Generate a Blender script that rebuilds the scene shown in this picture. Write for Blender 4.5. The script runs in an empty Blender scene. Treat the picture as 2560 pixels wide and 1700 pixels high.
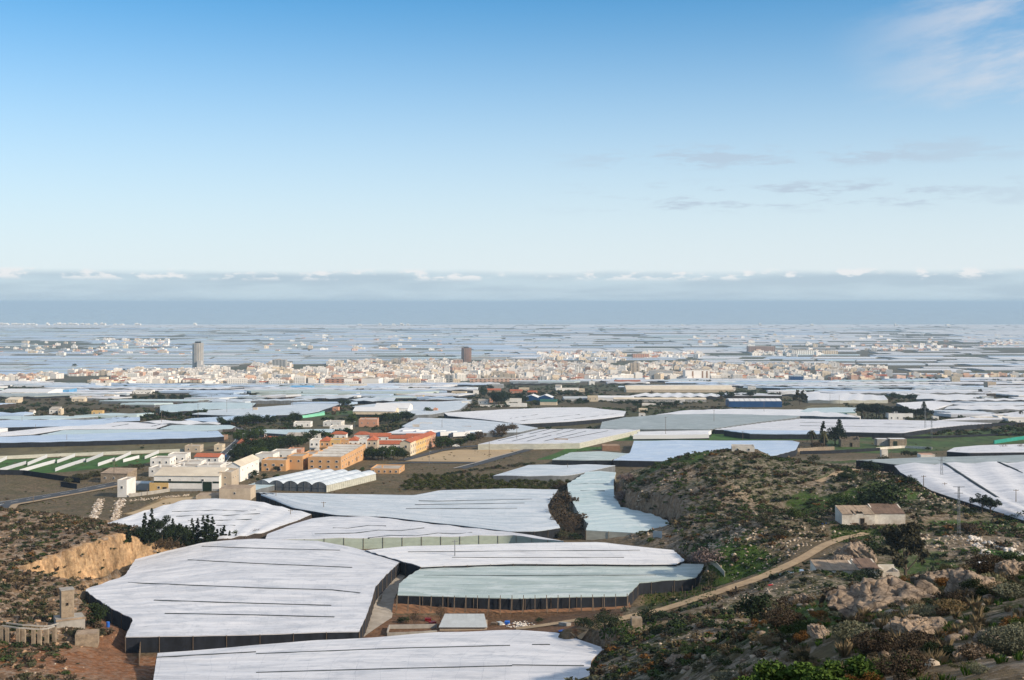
import bpy, math, random
import numpy as np
from mathutils import Vector, Matrix
random.seed(7)
RNG = np.random.default_rng(11)
SC = bpy.context.scene
COL = SC.collection
R = math.radians

# ------------------------------------------------------------------ camera
FPX, HOR, CAMZ = 3000.0, 755.0, 252.0       # focal length and horizon row of the 2560 x 1700 frame, eye height
cam = bpy.data.cameras.new('camera')
cam.sensor_width = 36.0
cam.lens = 36.0 * FPX / 2560.0
cam.shift_y = -(850.0 - HOR) / 2560.0
cam.clip_start, cam.clip_end = 0.5, 400000.0
camo = bpy.data.objects.new('camera', cam)
camo.location = (0, 0, CAMZ)
camo.rotation_euler = (R(90), 0, 0)
COL.objects.link(camo)
SC.camera = camo

# ------------------------------------------------------------------ sky
SUN_AZ, SUN_EL = 117.0, 28.0                # clockwise from the view direction: low, from the right and a little behind
world = bpy.data.worlds.new('World')
SC.world = world
world.use_nodes = True
NT = world.node_tree
NT.nodes.clear()
def wn(t, **k):
    n = NT.nodes.new(t)
    for a, b in k.items():
        setattr(n, a, b)
    return n
def wl(a, b):
    NT.links.new(a, b)
def wmath(op, a, b=None, c=None, clamp=False):
    n = wn('ShaderNodeMath', operation=op, use_clamp=clamp)
    for i, v in enumerate((a, b, c)):
        if v is None: continue
        if isinstance(v, (int, float)): n.inputs[i].default_value = v
        else: wl(v, n.inputs[i])
    return n.outputs[0]
def wsmooth(v, lo, hi):
    n = wn('ShaderNodeMapRange', interpolation_type='SMOOTHSTEP')
    wl(v, n.inputs[0]); n.inputs[1].default_value = lo; n.inputs[2].default_value = hi
    return n.outputs[0]
def wnoise(vec, scale, detail=5, rough=0.55):
    n = wn('ShaderNodeTexNoise')
    n.inputs['Scale'].default_value = scale; n.inputs['Detail'].default_value = detail; n.inputs['Roughness'].default_value = rough
    wl(vec, n.inputs['Vector'])
    return n.outputs[0]
def wmix(f, a, b):
    n = wn('ShaderNodeMix', data_type='RGBA')
    wl(f, n.inputs[0])
    for i, v in ((6, a), (7, b)):
        if isinstance(v, tuple): n.inputs[i].default_value = (*v, 1)
        else: wl(v, n.inputs[i])
    return n.outputs[2]
def wcomb(x, y, z=0.0):
    n = wn('ShaderNodeCombineXYZ')
    for i, v in enumerate((x, y, z)):
        if isinstance(v, (int, float)): n.inputs[i].default_value = v
        else: wl(v, n.inputs[i])
    return n.outputs[0]
sky = wn('ShaderNodeTexSky', sky_type='NISHITA', sun_disc=False)
sky.sun_elevation, sky.sun_rotation = R(SUN_EL), R(SUN_AZ)
sky.altitude = 250; sky.air_density = 1.0; sky.dust_density = 0.3; sky.ozone_density = 4.0
tc = wn('ShaderNodeTexCoord')
sep = wn('ShaderNodeSeparateXYZ'); wl(tc.outputs['Generated'], sep.inputs[0])
dx, dy, dz = sep.outputs
az = wmath('ARCTAN2', dx, dy)               # clockwise from the view direction
el = wmath('ARCSINE', dz)
SKYGAIN = wn('ShaderNodeMix', data_type='RGBA', blend_type='MULTIPLY')
SKYGAIN.inputs[0].default_value = 1.0
wl(sky.outputs[0], SKYGAIN.inputs[6]); SKYGAIN.inputs[7].default_value = (0.26, 0.69, 0.82, 1)
skyc = SKYGAIN.outputs[2]
# pale air that brightens the sky towards the horizon, all the way round
airf = wmath('POWER', wmath('SUBTRACT', 1.0, wsmooth(el, -0.02, 0.31)), 1.15)
skyc = wmix(wmath('MULTIPLY', airf, 0.95), skyc, (4.55, 4.8, 5.0))
BANK_G = (2.4, 3.1, 3.65)
# a thin veil of high cloud over the whole upper sky
vn = wnoise(wcomb(wmath('MULTIPLY', dx, 1.0), wmath('MULTIPLY', dy, 1.0), 4.0), 3.0, 5, 0.6)
vf = wmath('MULTIPLY', wsmooth(el, 0.27, 0.55), wmath('ADD', 0.35, wmath('MULTIPLY', wsmooth(vn, 0.35, 0.65), 0.4)))
skyc = wmix(vf, skyc, (3.5, 3.6, 3.75))
# thin high cirrus on the sunward side
pc = wcomb(wmath('MULTIPLY', az, 1.0), wmath('MULTIPLY', wmath('ADD', el, wmath('MULTIPLY', az, -0.16)), 3.6), 0.3)
ci = wnoise(pc, 5.5, 6, 0.6)
cim = wmath('MULTIPLY', wsmooth(ci, 0.42, 0.68), wmath('MULTIPLY', wsmooth(az, 0.24, 0.42), wsmooth(el, 0.10, 0.15)))
skyc = wmix(wmath('MULTIPLY', cim, 0.8), skyc, (4.1, 4.15, 4.4))
# broken grey streaks a few degrees up
pb = wcomb(wmath('MULTIPLY', az, 1.0), wmath('MULTIPLY', el, 6.0), 2.3)
st = wnoise(pb, 12.0, 9, 0.68)
band = wmath('MULTIPLY', wsmooth(el, 0.070, 0.080), wmath('SUBTRACT', 1.0, wsmooth(el, 0.092, 0.103)))
band2 = wmath('MULTIPLY', wsmooth(el, 0.106, 0.113), wmath('SUBTRACT', 1.0, wsmooth(el, 0.122, 0.134)))
stm = wmath('MULTIPLY', wmath('MAXIMUM', wsmooth(st, 0.45, 0.58), 0.0), wmath('MULTIPLY', wmath('MAXIMUM', band, wmath('MULTIPLY', band2, 0.8)), wmath('MULTIPLY', wsmooth(az, 0.0, 0.14), wmath('SUBTRACT', 1.0, wmath('MULTIPLY', wsmooth(az, 0.28, 0.42), 0.6)))))
skyc = wmix(wmath('MULTIPLY', stm, 0.72), skyc, (2.6, 3.1, 3.75))
# cloud bank lying over the sea, its top edge uneven with a few bright puffs
pe = wcomb(wmath('MULTIPLY', az, 1.0), 0.0, 5.0)
edge = wmath('ADD', 0.0245, wmath('MULTIPLY', wmath('SUBTRACT', wnoise(pe, 8.0, 8, 0.65), 0.5), 0.010))
bank = wsmooth(wmath('SUBTRACT', edge, el), -0.0026, 0.0040)
pk = wcomb(wmath('MULTIPLY', az, 1.0), wmath('MULTIPLY', el, 9.0), 8.0)
bk = wnoise(pk, 9.0, 5, 0.55)
bankc = wmix(wsmooth(bk, 0.36, 0.66), BANK_G, (3.0, 3.75, 4.2))
skyc = wmix(wmath('MULTIPLY', bank, 0.85), skyc, bankc)
pp = wcomb(wmath('MULTIPLY', az, 1.0), wmath('MULTIPLY', el, 2.6), 13.0)
pn = wnoise(pp, 34.0, 6, 0.6)
pz = wmath('MULTIPLY', wsmooth(el, 0.0165, 0.021), wmath('SUBTRACT', 1.0, wsmooth(el, 0.0245, 0.0285)))
puff = wmath('MULTIPLY', wsmooth(pn, 0.50, 0.60), pz)
skyc = wmix(wmath('MULTIPLY', puff, 0.9), skyc, (4.8, 4.85, 4.9))
bg = wn('ShaderNodeBackground'); bg.inputs[1].default_value = 0.14
wl(skyc, bg.inputs[0])
wout = wn('ShaderNodeOutputWorld'); wl(bg.outputs[0], wout.inputs[0])

sun = bpy.data.lights.new('sun', 'SUN')
sun.energy = 4.2; sun.angle = R(2.5); sun.color = (1.0, 0.84, 0.65)
suno = bpy.data.objects.new('sun', sun)
sdir = Vector((math.sin(R(SUN_AZ)) * math.cos(R(SUN_EL)), math.cos(R(SUN_AZ)) * math.cos(R(SUN_EL)), math.sin(R(SUN_EL))))
suno.rotation_euler = sdir.to_track_quat('Z', 'Y').to_euler()
suno.location = (200, -200, 500)
COL.objects.link(suno)

SC.view_settings.view_transform = 'Standard'
SC.view_settings.look = 'None'
SC.view_settings.exposure = 0.38
SC.view_settings.gamma = 1.0
SC.render.engine = 'CYCLES'
SC.cycles.use_denoising = True
SC.cycles.max_bounces = 5
SC.cycles.diffuse_bounces = 2
SC.cycles.glossy_bounces = 2
SC.cycles.transmission_bounces = 2
SC.cycles.volume_bounces = 0
SC.cycles.transparent_max_bounces = 6
SC.cycles.caustics_reflective = SC.cycles.caustics_refractive = False

# ------------------------------------------------------------------ ground shape
_VY = np.array([-400, 0, 100, 150, 200, 230, 280, 320, 400, 470, 550, 620, 700, 850, 1000, 1200, 1600, 2000, 2500, 3000, 3500, 4200, 5000, 6000, 8000, 10000, 13500, 400000.])
_VD = np.array([50, 52, 60, 67, 73.5, 76.5, 80, 81.5, 84, 86, 88, 89, 91, 96, 101, 109, 126, 145, 170, 192, 208, 220, 228, 234, 242, 247, 250.5, 250.5])
def valley(x, y):
    d = (np.interp(y, _VY, _VD) + np.interp(np.asarray(y) * 1.05 + 6, _VY, _VD) + np.interp(np.asarray(y) * 0.95 - 6, _VY, _VD)) / 3
    return CAMZ - d
def P(px, py, Y):
    return np.array([(px - 1280.0) / FPX * Y, Y, CAMZ - (py - HOR) / FPX * Y])
_RY = np.geomspace(9, 13400, 600)
def hit(px, py, h=0.0, fn=None, ymin=0.0):
    """Point where the line of sight of frame pixel (px, py) meets the ground (plus h)."""
    fn = fn or ground
    ys = _RY[_RY >= ymin]
    zs = CAMZ - (py - HOR) / FPX * ys
    g = fn((px - 1280.0) / FPX * ys, ys) + h
    k = np.nonzero(zs <= g)[0]
    if len(k) == 0:
        return P(px, py, 13400.0)
    k = k[0]
    if k == 0:
        return P(px, py, ys[0])
    a, b = ys[k - 1], ys[k]
    for _ in range(3):
        t = np.linspace(a, b, 24)
        w = np.nonzero(CAMZ - (py - HOR) / FPX * t <= fn((px - 1280.0) / FPX * t, t) + h)[0]
        if len(w) == 0: a = b; break
        i = max(1, w[0]); a, b = t[i - 1], t[i]
    return P(px, py, b)

# numpy value noise
_PERM = np.random.default_rng(3).random((256, 256))
def vnoise(x, y, s):
    x = np.asarray(x) / s + 500.3; y = np.asarray(y) / s + 500.7
    xi = np.floor(x).astype(int); yi = np.floor(y).astype(int)
    fx = x - xi; fy = y - yi
    fx = fx * fx * (3 - 2 * fx); fy = fy * fy * (3 - 2 * fy)
    a = _PERM[xi & 255, yi & 255]; b = _PERM[(xi + 1) & 255, yi & 255]
    c = _PERM[xi & 255, (yi + 1) & 255]; d = _PERM[(xi + 1) & 255, (yi + 1) & 255]
    return (a * (1 - fx) + b * fx) * (1 - fy) + (c * (1 - fx) + d * fx) * fy
def fbm(x, y, s, n=4, g=0.5):
    t = 0; a = 1; w = 0
    for i in range(n):
        t = t + a * vnoise(np.asarray(x) + 37 * i, np.asarray(y) - 91 * i, s / 2 ** i); w += a; a *= g
    return t / w - 0.5

# near relief: heights sampled along lines of sight (px, py, distance) and at plan points (x, y, drop)
_CP = [(2200,1760,24),(1900,1760,30),(2560,1760,20),(2560,1640,33),(2560,1540,45),(2560,1435,68),(2450,1448,72),(2300,1478,74),(2100,1496,76),(2000,1535,86),
 (2120,1450,300),(2220,1446,302),(2180,1314,372),(2000,1445,302),(2400,1348,345),(2560,1388,322),(2480,1402,315),(2560,1345,350),(2560,1308,385),(2300,1266,405),(2400,1300,390),(2490,1300,390),(2300,1380,330),(2200,1350,345),
 (2200,1203,450),(2000,1168,480),(1780,1127,510),(1680,1144,520),(1620,1175,520),(1900,1144,500),(1900,1302,370),(1800,1387,345),(1750,1300,410),(1850,1222,440),(1720,1402,365),
 (1440,1579,268),(1560,1546,286),(1650,1527,293),(1750,1498,296),(1830,1471,302),(1900,1447,310),(1960,1421,318),(2010,1396,328),(2060,1365,340),(2110,1346,350),(1600,1605,225),(1700,1652,170),(1850,1652,120),(1950,1602,95),(1800,1560,205),(1950,1532,150),(1800,1700,100),(1850,1710,50),(2300,1604,45),
 (0,1278,430),(150,1304,412),(290,1320,400),(75,1402,342),(150,1386,350),(230,1363,360),(310,1338,374),(390,1349,395),(0,1342,385),(0,1422,335),(0,1502,300),(100,1482,315),(160,1560,277),
 (60,1602,265),(0,1642,248),(150,1652,250),(0,1762,210),(250,1642,262),(230,1562,290),(300,1622,270),(300,1562,292),(0,1206,590),(60,1225,575)]
_CW = [(0,0,1.75),(0,-25,3),(0,10,5),(0,20,9.5),(0,50,24),(0,100,45),(0,150,61),(-50,50,36),(-100,100,58),(-150,50,48),(-100,0,30),(-60,160,66),(60,20,5),(150,100,30),(200,200,50),(250,350,66),(300,500,74),(100,-50,12),(-50,-50,10),(150,300,64),(260,100,34),(260,0,18),
 (40,130,33),(45,170,45.5),(38,205,55.5),(44,230,60),(32,180,52),(60,130,28),(80,150,36),(-220,300,66),(-300,400,62),(-300,200,52),(-260,520,84),(-350,600,84),(60,430,75),(90,440,75),(130,430,73),(190,430,72),(60,560,78),(130,560,76),(220,560,75),(160,500,74),(110,640,86),(200,650,86),(320,650,84)]
for _x, _y in [(-80,260),(-40,240),(0,240),(40,250),(-80,330),(-40,300),(0,300),(30,320),(60,330),(-100,380),(-50,380),(0,380),(40,390),(-110,430),(-60,450),(0,450),(30,460),(-140,470),(-200,490),(-150,530),(-80,520),(0,540),(50,530),(60,600),(0,620),(-80,620),(-200,640),(-300,680),(0,700),(100,720),(200,730),(-150,720),(300,740),(-400,740),(20,430),(45,350)]:
    _CW.append((_x, _y, CAMZ - float(valley(_x, _y))))
for _px, _py, _Y in [(1560,1545,286),(1650,1526,293),(1750,1497,296),(1830,1470,302),(1900,1446,310),(1960,1420,318),(2010,1395,328)]:
    for _d in (7, 16, 27):                  # the bank below the track falls away clear of the view on to it
        _q = P(_px, _py, _Y - _d); _CW.append((_q[0], _q[1], CAMZ - _q[2] + 1.6 + .03 * _d))
_C = np.array([[*P(*c)] for c in _CP] + [[x, y, CAMZ - d] for x, y, d in _CW])
_c0 = 7.0
def _phi(dx, dy): return np.sqrt(dx * dx + dy * dy + _c0 * _c0)
_N = len(_C)
_A = np.zeros((_N + 3, _N + 3))
_A[:_N, :_N] = _phi(_C[:, None, 0] - _C[None, :, 0], _C[:, None, 1] - _C[None, :, 1]) - 0.15 * np.eye(_N)
_A[:_N, _N] = 1; _A[:_N, _N + 1] = _C[:, 0]; _A[:_N, _N + 2] = _C[:, 1]; _A[_N:, :_N] = _A[:_N, _N:].T
_W = np.linalg.solve(_A, np.concatenate([_C[:, 2], np.zeros(3)]))
def _sm(t): t = np.clip(t, 0, 1); return t * t * (3 - 2 * t)
def relief(x, y):
    x = np.asarray(x, float); y = np.asarray(y, float)
    v = valley(x, y)
    k = _sm((y + 60) / 60) if False else 1.0
    near = _sm((780 - y) / 110) * _sm((440 - np.abs(x)) / 120) * k
    m = near > 0
    out = np.array(v, float)
    if np.any(m):
        xs, ys = x[m], y[m]
        z = _W[_N] + _W[_N + 1] * xs + _W[_N + 2] * ys
        for i in range(_N):
            z = z + _W[i] * _phi(xs - _C[i, 0], ys - _C[i, 1])
        out[m] = v[m] * (1 - near[m]) + z * near[m]
    return out
PADS = []                                    # levelled plots: (plan polygon, height function, blend width)
def poly_sd(poly, x, y):
    """signed distance to a polygon in plan, negative inside"""
    d = np.full(x.shape, 1e9); ins = np.zeros(x.shape, bool)
    n = len(poly)
    for i in range(n):
        ax, ay = poly[i][:2]; bx, by = poly[(i + 1) % n][:2]
        ex, ey = bx - ax, by - ay
        t = np.clip(((x - ax) * ex + (y - ay) * ey) / (ex * ex + ey * ey + 1e-9), 0, 1)
        d = np.minimum(d, (x - ax - t * ex) ** 2 + (y - ay - t * ey) ** 2)
        c = (ay > y) != (by > y)
        ins ^= c & (x < (bx - ax) * (y - ay) / (by - ay + 1e-12) + ax)
    d = np.sqrt(d)
    return np.where(ins, -d, d)
def ground(x, y):
    x = np.asarray(x, float); y = np.asarray(y, float)
    z = relief(x, y)
    for poly, hf, w, bb in PADS:
        m = (x > bb[0] - w - 2) & (x < bb[1] + w + 2) & (y > bb[2] - w - 2) & (y < bb[3] + w + 2)
        if np.any(m):
            sd = poly_sd(poly, x[m], y[m])
            k = 1 - _sm((sd - 0.6) / w)
            z[m] = z[m] * (1 - k) + hf(x[m], y[m]) * k
    return z
def gz(x, y): return float(ground(np.array([x], float), np.array([y], float))[0])
def pad(poly, hf, w=3.0):
    a = np.array([p[:2] for p in poly])
    PADS.append((poly, hf, w, (a[:, 0].min(), a[:, 0].max(), a[:, 1].min(), a[:, 1].max())))
# ------------------------------------------------------------------ materials
MATS = {}
def nodemat(name):
    m = bpy.data.materials.new(name); m.use_nodes = True
    nt = m.node_tree
    return m, nt, nt.nodes['Principled BSDF']
def _mul(nt, sock, fac):
    n = nt.nodes.new('ShaderNodeMix'); n.data_type = 'RGBA'; n.blend_type = 'MULTIPLY'; n.inputs[0].default_value = 1
    nt.links.new(sock, n.inputs[6]); nt.links.new(fac, n.inputs[7]); return n.outputs[2]
def nz(nt, vec, scale, detail=4, rough=0.6):
    n = nt.nodes.new('ShaderNodeTexNoise'); n.inputs['Scale'].default_value = scale; n.inputs['Detail'].default_value = detail; n.inputs['Roughness'].default_value = rough
    if vec is not None: nt.links.new(vec, n.inputs['Vector'])
    return n.outputs[0]
def ramp(nt, sock, stops):
    n = nt.nodes.new('ShaderNodeValToRGB'); nt.links.new(sock, n.inputs[0])
    e = n.color_ramp.elements
    while len(e) > len(stops): e.remove(e[-1])
    while len(e) < len(stops): e.new(0.5)
    for i, (p, c) in enumerate(stops):
        e[i].position = p; e[i].color = (*c, 1) if len(c) == 3 else c
    return n.outputs[0]
def coords(nt, kind='Object', scale=(1, 1, 1)):
    t = nt.nodes.new('ShaderNodeTexCoord'); mp = nt.nodes.new('ShaderNodeMapping'); mp.inputs['Scale'].default_value = scale
    nt.links.new(t.outputs[kind], mp.inputs['Vector']); return mp.outputs[0]
def geo_pos(nt, scale=(1, 1, 1)):
    t = nt.nodes.new('ShaderNodeNewGeometry'); mp = nt.nodes.new('ShaderNodeMapping'); mp.inputs['Scale'].default_value = scale
    nt.links.new(t.outputs['Position'], mp.inputs['Vector']); return mp.outputs[0]
def mat(name, col, rough=0.8, vary=0.25, scale=1.0, stretch=(1, 1, 1), bump=0.0, spec=0.3, metal=0.0, dirt=None, per_obj=0.0):
    if name in MATS: return MATS[name]
    m, nt, b = nodemat(name)
    v = geo_pos(nt, stretch)
    f = nz(nt, v, scale, 5, 0.65)
    lo = tuple(c * (1 - vary) for c in col); hi = tuple(min(1, c * (1 + vary)) for c in col)
    s = ramp(nt, f, [(0.3, lo), (0.7, hi)])
    if dirt:
        f2 = nz(nt, v, scale * 0.31, 6, 0.7)
        mx = nt.nodes.new('ShaderNodeMix'); mx.data_type = 'RGBA'
        nt.links.new(ramp(nt, f2, [(0.52, (0, 0, 0)), (0.68, (0.8, 0.8, 0.8))]), mx.inputs[0])
        nt.links.new(s, mx.inputs[6]); mx.inputs[7].default_value = (*dirt, 1); s = mx.outputs[2]
    if per_obj:
        oi = nt.nodes.new('ShaderNodeObjectInfo')
        s = _mul(nt, s, ramp(nt, oi.outputs['Random'], [(0, (1 - per_obj,) * 3), (1, (1 + per_obj * 0.6,) * 3)]))
    nt.links.new(s, b.inputs['Base Color'])
    b.inputs['Roughness'].default_value = rough; b.inputs['Specular IOR Level'].default_value = spec; b.inputs['Metallic'].default_value = metal
    if bump:
        bp = nt.nodes.new('ShaderNodeBump'); bp.inputs['Strength'].default_value = 0.8; bp.inputs['Distance'].default_value = bump
        nt.links.new(f, bp.inputs['Height']); nt.links.new(bp.outputs[0], b.inputs['Normal'])
    MATS[name] = m
    return m
def roofmat(name, col, col2, seam=1.0, patch=(0.72, 0.76, 0.80)):
    """greenhouse plastic: long film sheets with faint seams, dust and slack patches (UV in metres: x along the film rows)"""
    m, nt, b = nodemat(name)
    uv = coords(nt, 'UV')
    def mp(sc):
        n = nt.nodes.new('ShaderNodeMapping'); n.inputs['Scale'].default_value = sc; nt.links.new(uv, n.inputs['Vector']); return n.outputs[0]
    oi = nt.nodes.new('ShaderNodeObjectInfo')
    add = nt.nodes.new('ShaderNodeVectorMath'); add.operation = 'ADD'; nt.links.new(uv, add.inputs[0])
    cx = nt.nodes.new('ShaderNodeCombineXYZ'); mm = nt.nodes.new('ShaderNodeMath'); mm.operation = 'MULTIPLY'; mm.inputs[1].default_value = 900
    nt.links.new(oi.outputs['Random'], mm.inputs[0]); nt.links.new(mm.outputs[0], cx.inputs[0]); nt.links.new(mm.outputs[0], cx.inputs[1])
    nt.links.new(cx.outputs[0], add.inputs[1]); uv = add.outputs[0]
    s1 = nz(nt, mp((0.022, 0.28, 1)), 1.0, 5, 0.7)          # long streaks
    s2 = nz(nt, mp((0.07, 0.20, 1)), 1.0, 6, 0.75)          # patches of dust
    c = ramp(nt, s1, [(0.40, col2), (0.58, col)])
    mx = nt.nodes.new('ShaderNodeMix'); mx.data_type = 'RGBA'
    nt.links.new(ramp(nt, s2, [(0.49, (0, 0, 0)), (0.62, (0.95, 0.95, 0.95))]), mx.inputs[0]); nt.links.new(c, mx.inputs[6]); mx.inputs[7].default_value = (*patch, 1)
    c = mx.outputs[2]
    # film sheets: each strip of the film slightly different
    br = nt.nodes.new('ShaderNodeTexBrick'); nt.links.new(mp((1, 1, 1)), br.inputs['Vector'])
    br.inputs['Color1'].default_value = (1, 1, 1, 1); br.inputs['Color2'].default_value = (0.89, 0.90, 0.915, 1); br.inputs['Mortar'].default_value = (0.80, 0.81, 0.83, 1)
    br.inputs['Scale'].default_value = 1.0; br.inputs['Mortar Size'].default_value = 0.13; br.inputs['Brick Width'].default_value = 64.0; br.inputs['Row Height'].default_value = 2.4
    br.inputs['Mortar Smooth'].default_value = 0.6; br.inputs['Bias'].default_value = -0.2
    c = _mul(nt, c, br.outputs[0])
    sx = nt.nodes.new('ShaderNodeSeparateXYZ'); nt.links.new(uv, sx.inputs[0])
    wb = nt.nodes.new('ShaderNodeMath'); wb.operation = 'MULTIPLY_ADD'; nt.links.new(nz(nt, mp((0.05, 0.05, 1)), 1.0, 2, 0.5), wb.inputs[0]); wb.inputs[1].default_value = 5.0; nt.links.new(sx.outputs[0], wb.inputs[2])
    fr = nt.nodes.new('ShaderNodeMath'); fr.operation = 'PINGPONG'; nt.links.new(wb.outputs[0], fr.inputs[0]); fr.inputs[1].default_value = 3.1
    c = _mul(nt, c, ramp(nt, fr.outputs[0], [(0.02, (0.86, 0.87, 0.89)), (0.14, (1, 1, 1))]))
    sp = nz(nt, mp((0.16, 1.1, 1)), 1.0, 3, 0.6)
    c = _mul(nt, c, ramp(nt, sp, [(0.27, (0.55, 0.57, 0.61)), (0.36, (1, 1, 1))]))
    fine = nz(nt, mp((0.5, 2.5, 1)), 1.0, 4, 0.7)
    c = _mul(nt, c, ramp(nt, fine, [(0.3, (0.93, 0.935, 0.945)), (0.65, (1, 1, 1))]))
    nt.links.new(c, b.inputs['Base Color'])
    b.inputs['Roughness'].default_value = 0.55; b.inputs['Specular IOR Level'].default_value = 0.25
    bp = nt.nodes.new('ShaderNodeBump'); bp.inputs['Strength'].default_value = 0.5; bp.inputs['Distance'].default_value = 0.35
    nt.links.new(s2, bp.inputs['Height']); nt.links.new(bp.outputs[0], b.inputs['Normal'])
    MATS[name] = m
    return m
roofmat('film_white', (0.735, 0.735, 0.755), (0.60, 0.605, 0.63), patch=(0.50, 0.515, 0.55))
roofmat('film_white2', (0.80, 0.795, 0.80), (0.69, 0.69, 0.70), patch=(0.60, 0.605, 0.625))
roofmat('film_blue', (0.49, 0.60, 0.74), (0.38, 0.49, 0.64), patch=(0.58, 0.66, 0.75))
roofmat('film_pale', (0.585, 0.635, 0.68), (0.46, 0.52, 0.565), patch=(0.66, 0.69, 0.72))
roofmat('film_jade', (0.47, 0.545, 0.525), (0.315, 0.385, 0.37), patch=(0.57, 0.625, 0.615))
roofmat('film_grey', (0.335, 0.375, 0.375), (0.26, 0.30, 0.30), patch=(0.42, 0.465, 0.465))
roofmat('film_aqua', (0.52, 0.625, 0.645), (0.39, 0.505, 0.525), patch=(0.61, 0.68, 0.695))
mat('net_dark', (0.014, 0.017, 0.024), 0.9, 0.5, 0.5, (1, 1, 0.3))
mat('net_brown', (0.05, 0.040, 0.035), 0.9, 0.45, 0.5, (1, 1, 0.3))
mat('net_grey', (0.13, 0.14, 0.15), 0.8, 0.3, 0.4, (1, 1, 0.3))
mat('wall_pale', (0.42, 0.42, 0.36), 0.8, 0.2, 0.3, (1, 1, 3))
mat('wall_jade', (0.36, 0.42, 0.36), 0.7, 0.15, 0.3, (1, 1, 3))
mat('vent', (0.028, 0.040, 0.048), 0.9, 0.4, 0.6)
mat('timber', (0.16, 0.12, 0.085), 0.85, 0.4, 3.0, (1, 1, 0.2))
mat('white_wall', (0.74, 0.72, 0.68), 0.85, 0.10, 0.25, dirt=(0.52, 0.47, 0.40), per_obj=0.08)
mat('old_white', (0.62, 0.575, 0.50), 0.9, 0.2, 0.5, dirt=(0.36, 0.28, 0.21), bump=0.03)
mat('cream_wall', (0.62, 0.52, 0.38), 0.85, 0.12, 0.3, dirt=(0.45, 0.36, 0.25), per_obj=0.1)
mat('beige_wall', (0.46, 0.38, 0.29), 0.9, 0.15, 0.35, dirt=(0.33, 0.26, 0.19), per_obj=0.1)
mat('orange_wall', (0.56, 0.325, 0.16), 0.85, 0.10, 0.2, dirt=(0.47, 0.27, 0.13))
mat('gold_wall', (0.58, 0.39, 0.16), 0.85, 0.1, 0.3)
mat('salmon_wall', (0.50, 0.26, 0.17), 0.85, 0.12, 0.3, per_obj=0.15)
mat('brown_wall', (0.28, 0.17, 0.11), 0.9, 0.2, 0.4, per_obj=0.15)
mat('stone_wall', (0.27, 0.215, 0.155), 0.95, 0.35, 1.2, bump=0.08, dirt=(0.18, 0.13, 0.09))
mat('grey_wall', (0.34, 0.34, 0.33), 0.85, 0.15, 0.4, per_obj=0.15)
mat('red_tile', (0.40, 0.115, 0.055), 0.85, 0.35, 1.6, dirt=(0.30, 0.13, 0.08), per_obj=0.15)
mat('flat_roof', (0.40, 0.36, 0.31), 0.9, 0.25, 0.25, dirt=(0.26, 0.22, 0.19), per_obj=0.12)
mat('old_roof', (0.33, 0.25, 0.18), 0.95, 0.35, 0.7, dirt=(0.20, 0.15, 0.11), bump=0.05)
mat('brown_roof', (0.17, 0.115, 0.085), 0.95, 0.3, 0.6, dirt=(0.10, 0.07, 0.055), bump=0.05)
mat('fibre_roof', (0.60, 0.53, 0.42), 0.85, 0.12, 0.15, dirt=(0.48, 0.41, 0.32))
mat('sheet_white', (0.66, 0.66, 0.66), 0.5, 0.08, 0.2)
mat('sheet_grey', (0.42, 0.45, 0.46), 0.5, 0.12, 0.4, (1, 1, 1), dirt=(0.36, 0.37, 0.36))
mat('blue_sheet', (0.012, 0.060, 0.17), 0.5, 0.15, 0.3)
mat('green_sheet', (0.02, 0.10, 0.075), 0.6, 0.2, 0.3)
mat('lightblue_sheet', (0.12, 0.32, 0.55), 0.6, 0.25, 0.2)
mat('dark_green', (0.010, 0.026, 0.016), 0.7, 0.25, 0.4)
mat('glass', (0.03, 0.038, 0.048), 0.15, 0.3, 0.6, spec=0.6)
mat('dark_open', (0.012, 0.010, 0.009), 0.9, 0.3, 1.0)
mat('concrete', (0.33, 0.31, 0.28), 0.9, 0.2, 0.6, dirt=(0.22, 0.20, 0.17))
mat('brick_tower', (0.33, 0.20, 0.145), 0.8, 0.2, 0.05)
mat('tower_grey', (0.50, 0.48, 0.455), 0.7, 0.15, 0.05)
mat('metal', (0.22, 0.23, 0.24), 0.5, 0.2, 1.0, metal=0.4)
mat('asphalt', (0.055, 0.06, 0.068), 0.85, 0.2, 0.15)
mat('paint', (0.55, 0.55, 0.53), 0.8, 0.2, 0.4)
mat('track', (0.34, 0.25, 0.155), 0.95, 0.25, 0.4, bump=0.05, dirt=(0.24, 0.165, 0.10))
mat('pale_track', (0.36, 0.32, 0.27), 0.95, 0.25, 0.3, bump=0.05, dirt=(0.25, 0.2, 0.15))
mat('sand', (0.40, 0.30, 0.18), 0.95, 0.12, 0.06, dirt=(0.34, 0.25, 0.155))
mat('red_soil', (0.22, 0.115, 0.062), 0.95, 0.3, 0.3, bump=0.06, dirt=(0.14, 0.08, 0.045))
mat('field_green', (0.040, 0.075, 0.014), 0.95, 0.55, 0.14, (1, 0.35, 1), dirt=(0.10, 0.075, 0.04))
mat('field_lush', (0.035, 0.095, 0.012), 0.95, 0.4, 0.2, (1, 0.4, 1), dirt=(0.06, 0.09, 0.02))
mat('field_dry', (0.115, 0.098, 0.048), 0.95, 0.4, 0.09, (1, 0.4, 1), dirt=(0.07, 0.085, 0.03))
mat('field_dark', (0.06, 0.055, 0.035), 0.95, 0.4, 0.05, (1, 0.5, 1), dirt=(0.10, 0.085, 0.05))
mat('soil', (0.16, 0.115, 0.072), 0.95, 0.3, 0.2, dirt=(0.09, 0.075, 0.045))
mat('green_net', (0.02, 0.24, 0.19), 0.7, 0.25, 0.5)
mat('mint_film', (0.22, 0.58, 0.40), 0.6, 0.1, 0.2)
mat('blue_plastic', (0.02, 0.12, 0.50), 0.4, 0.1, 1.0)
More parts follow.
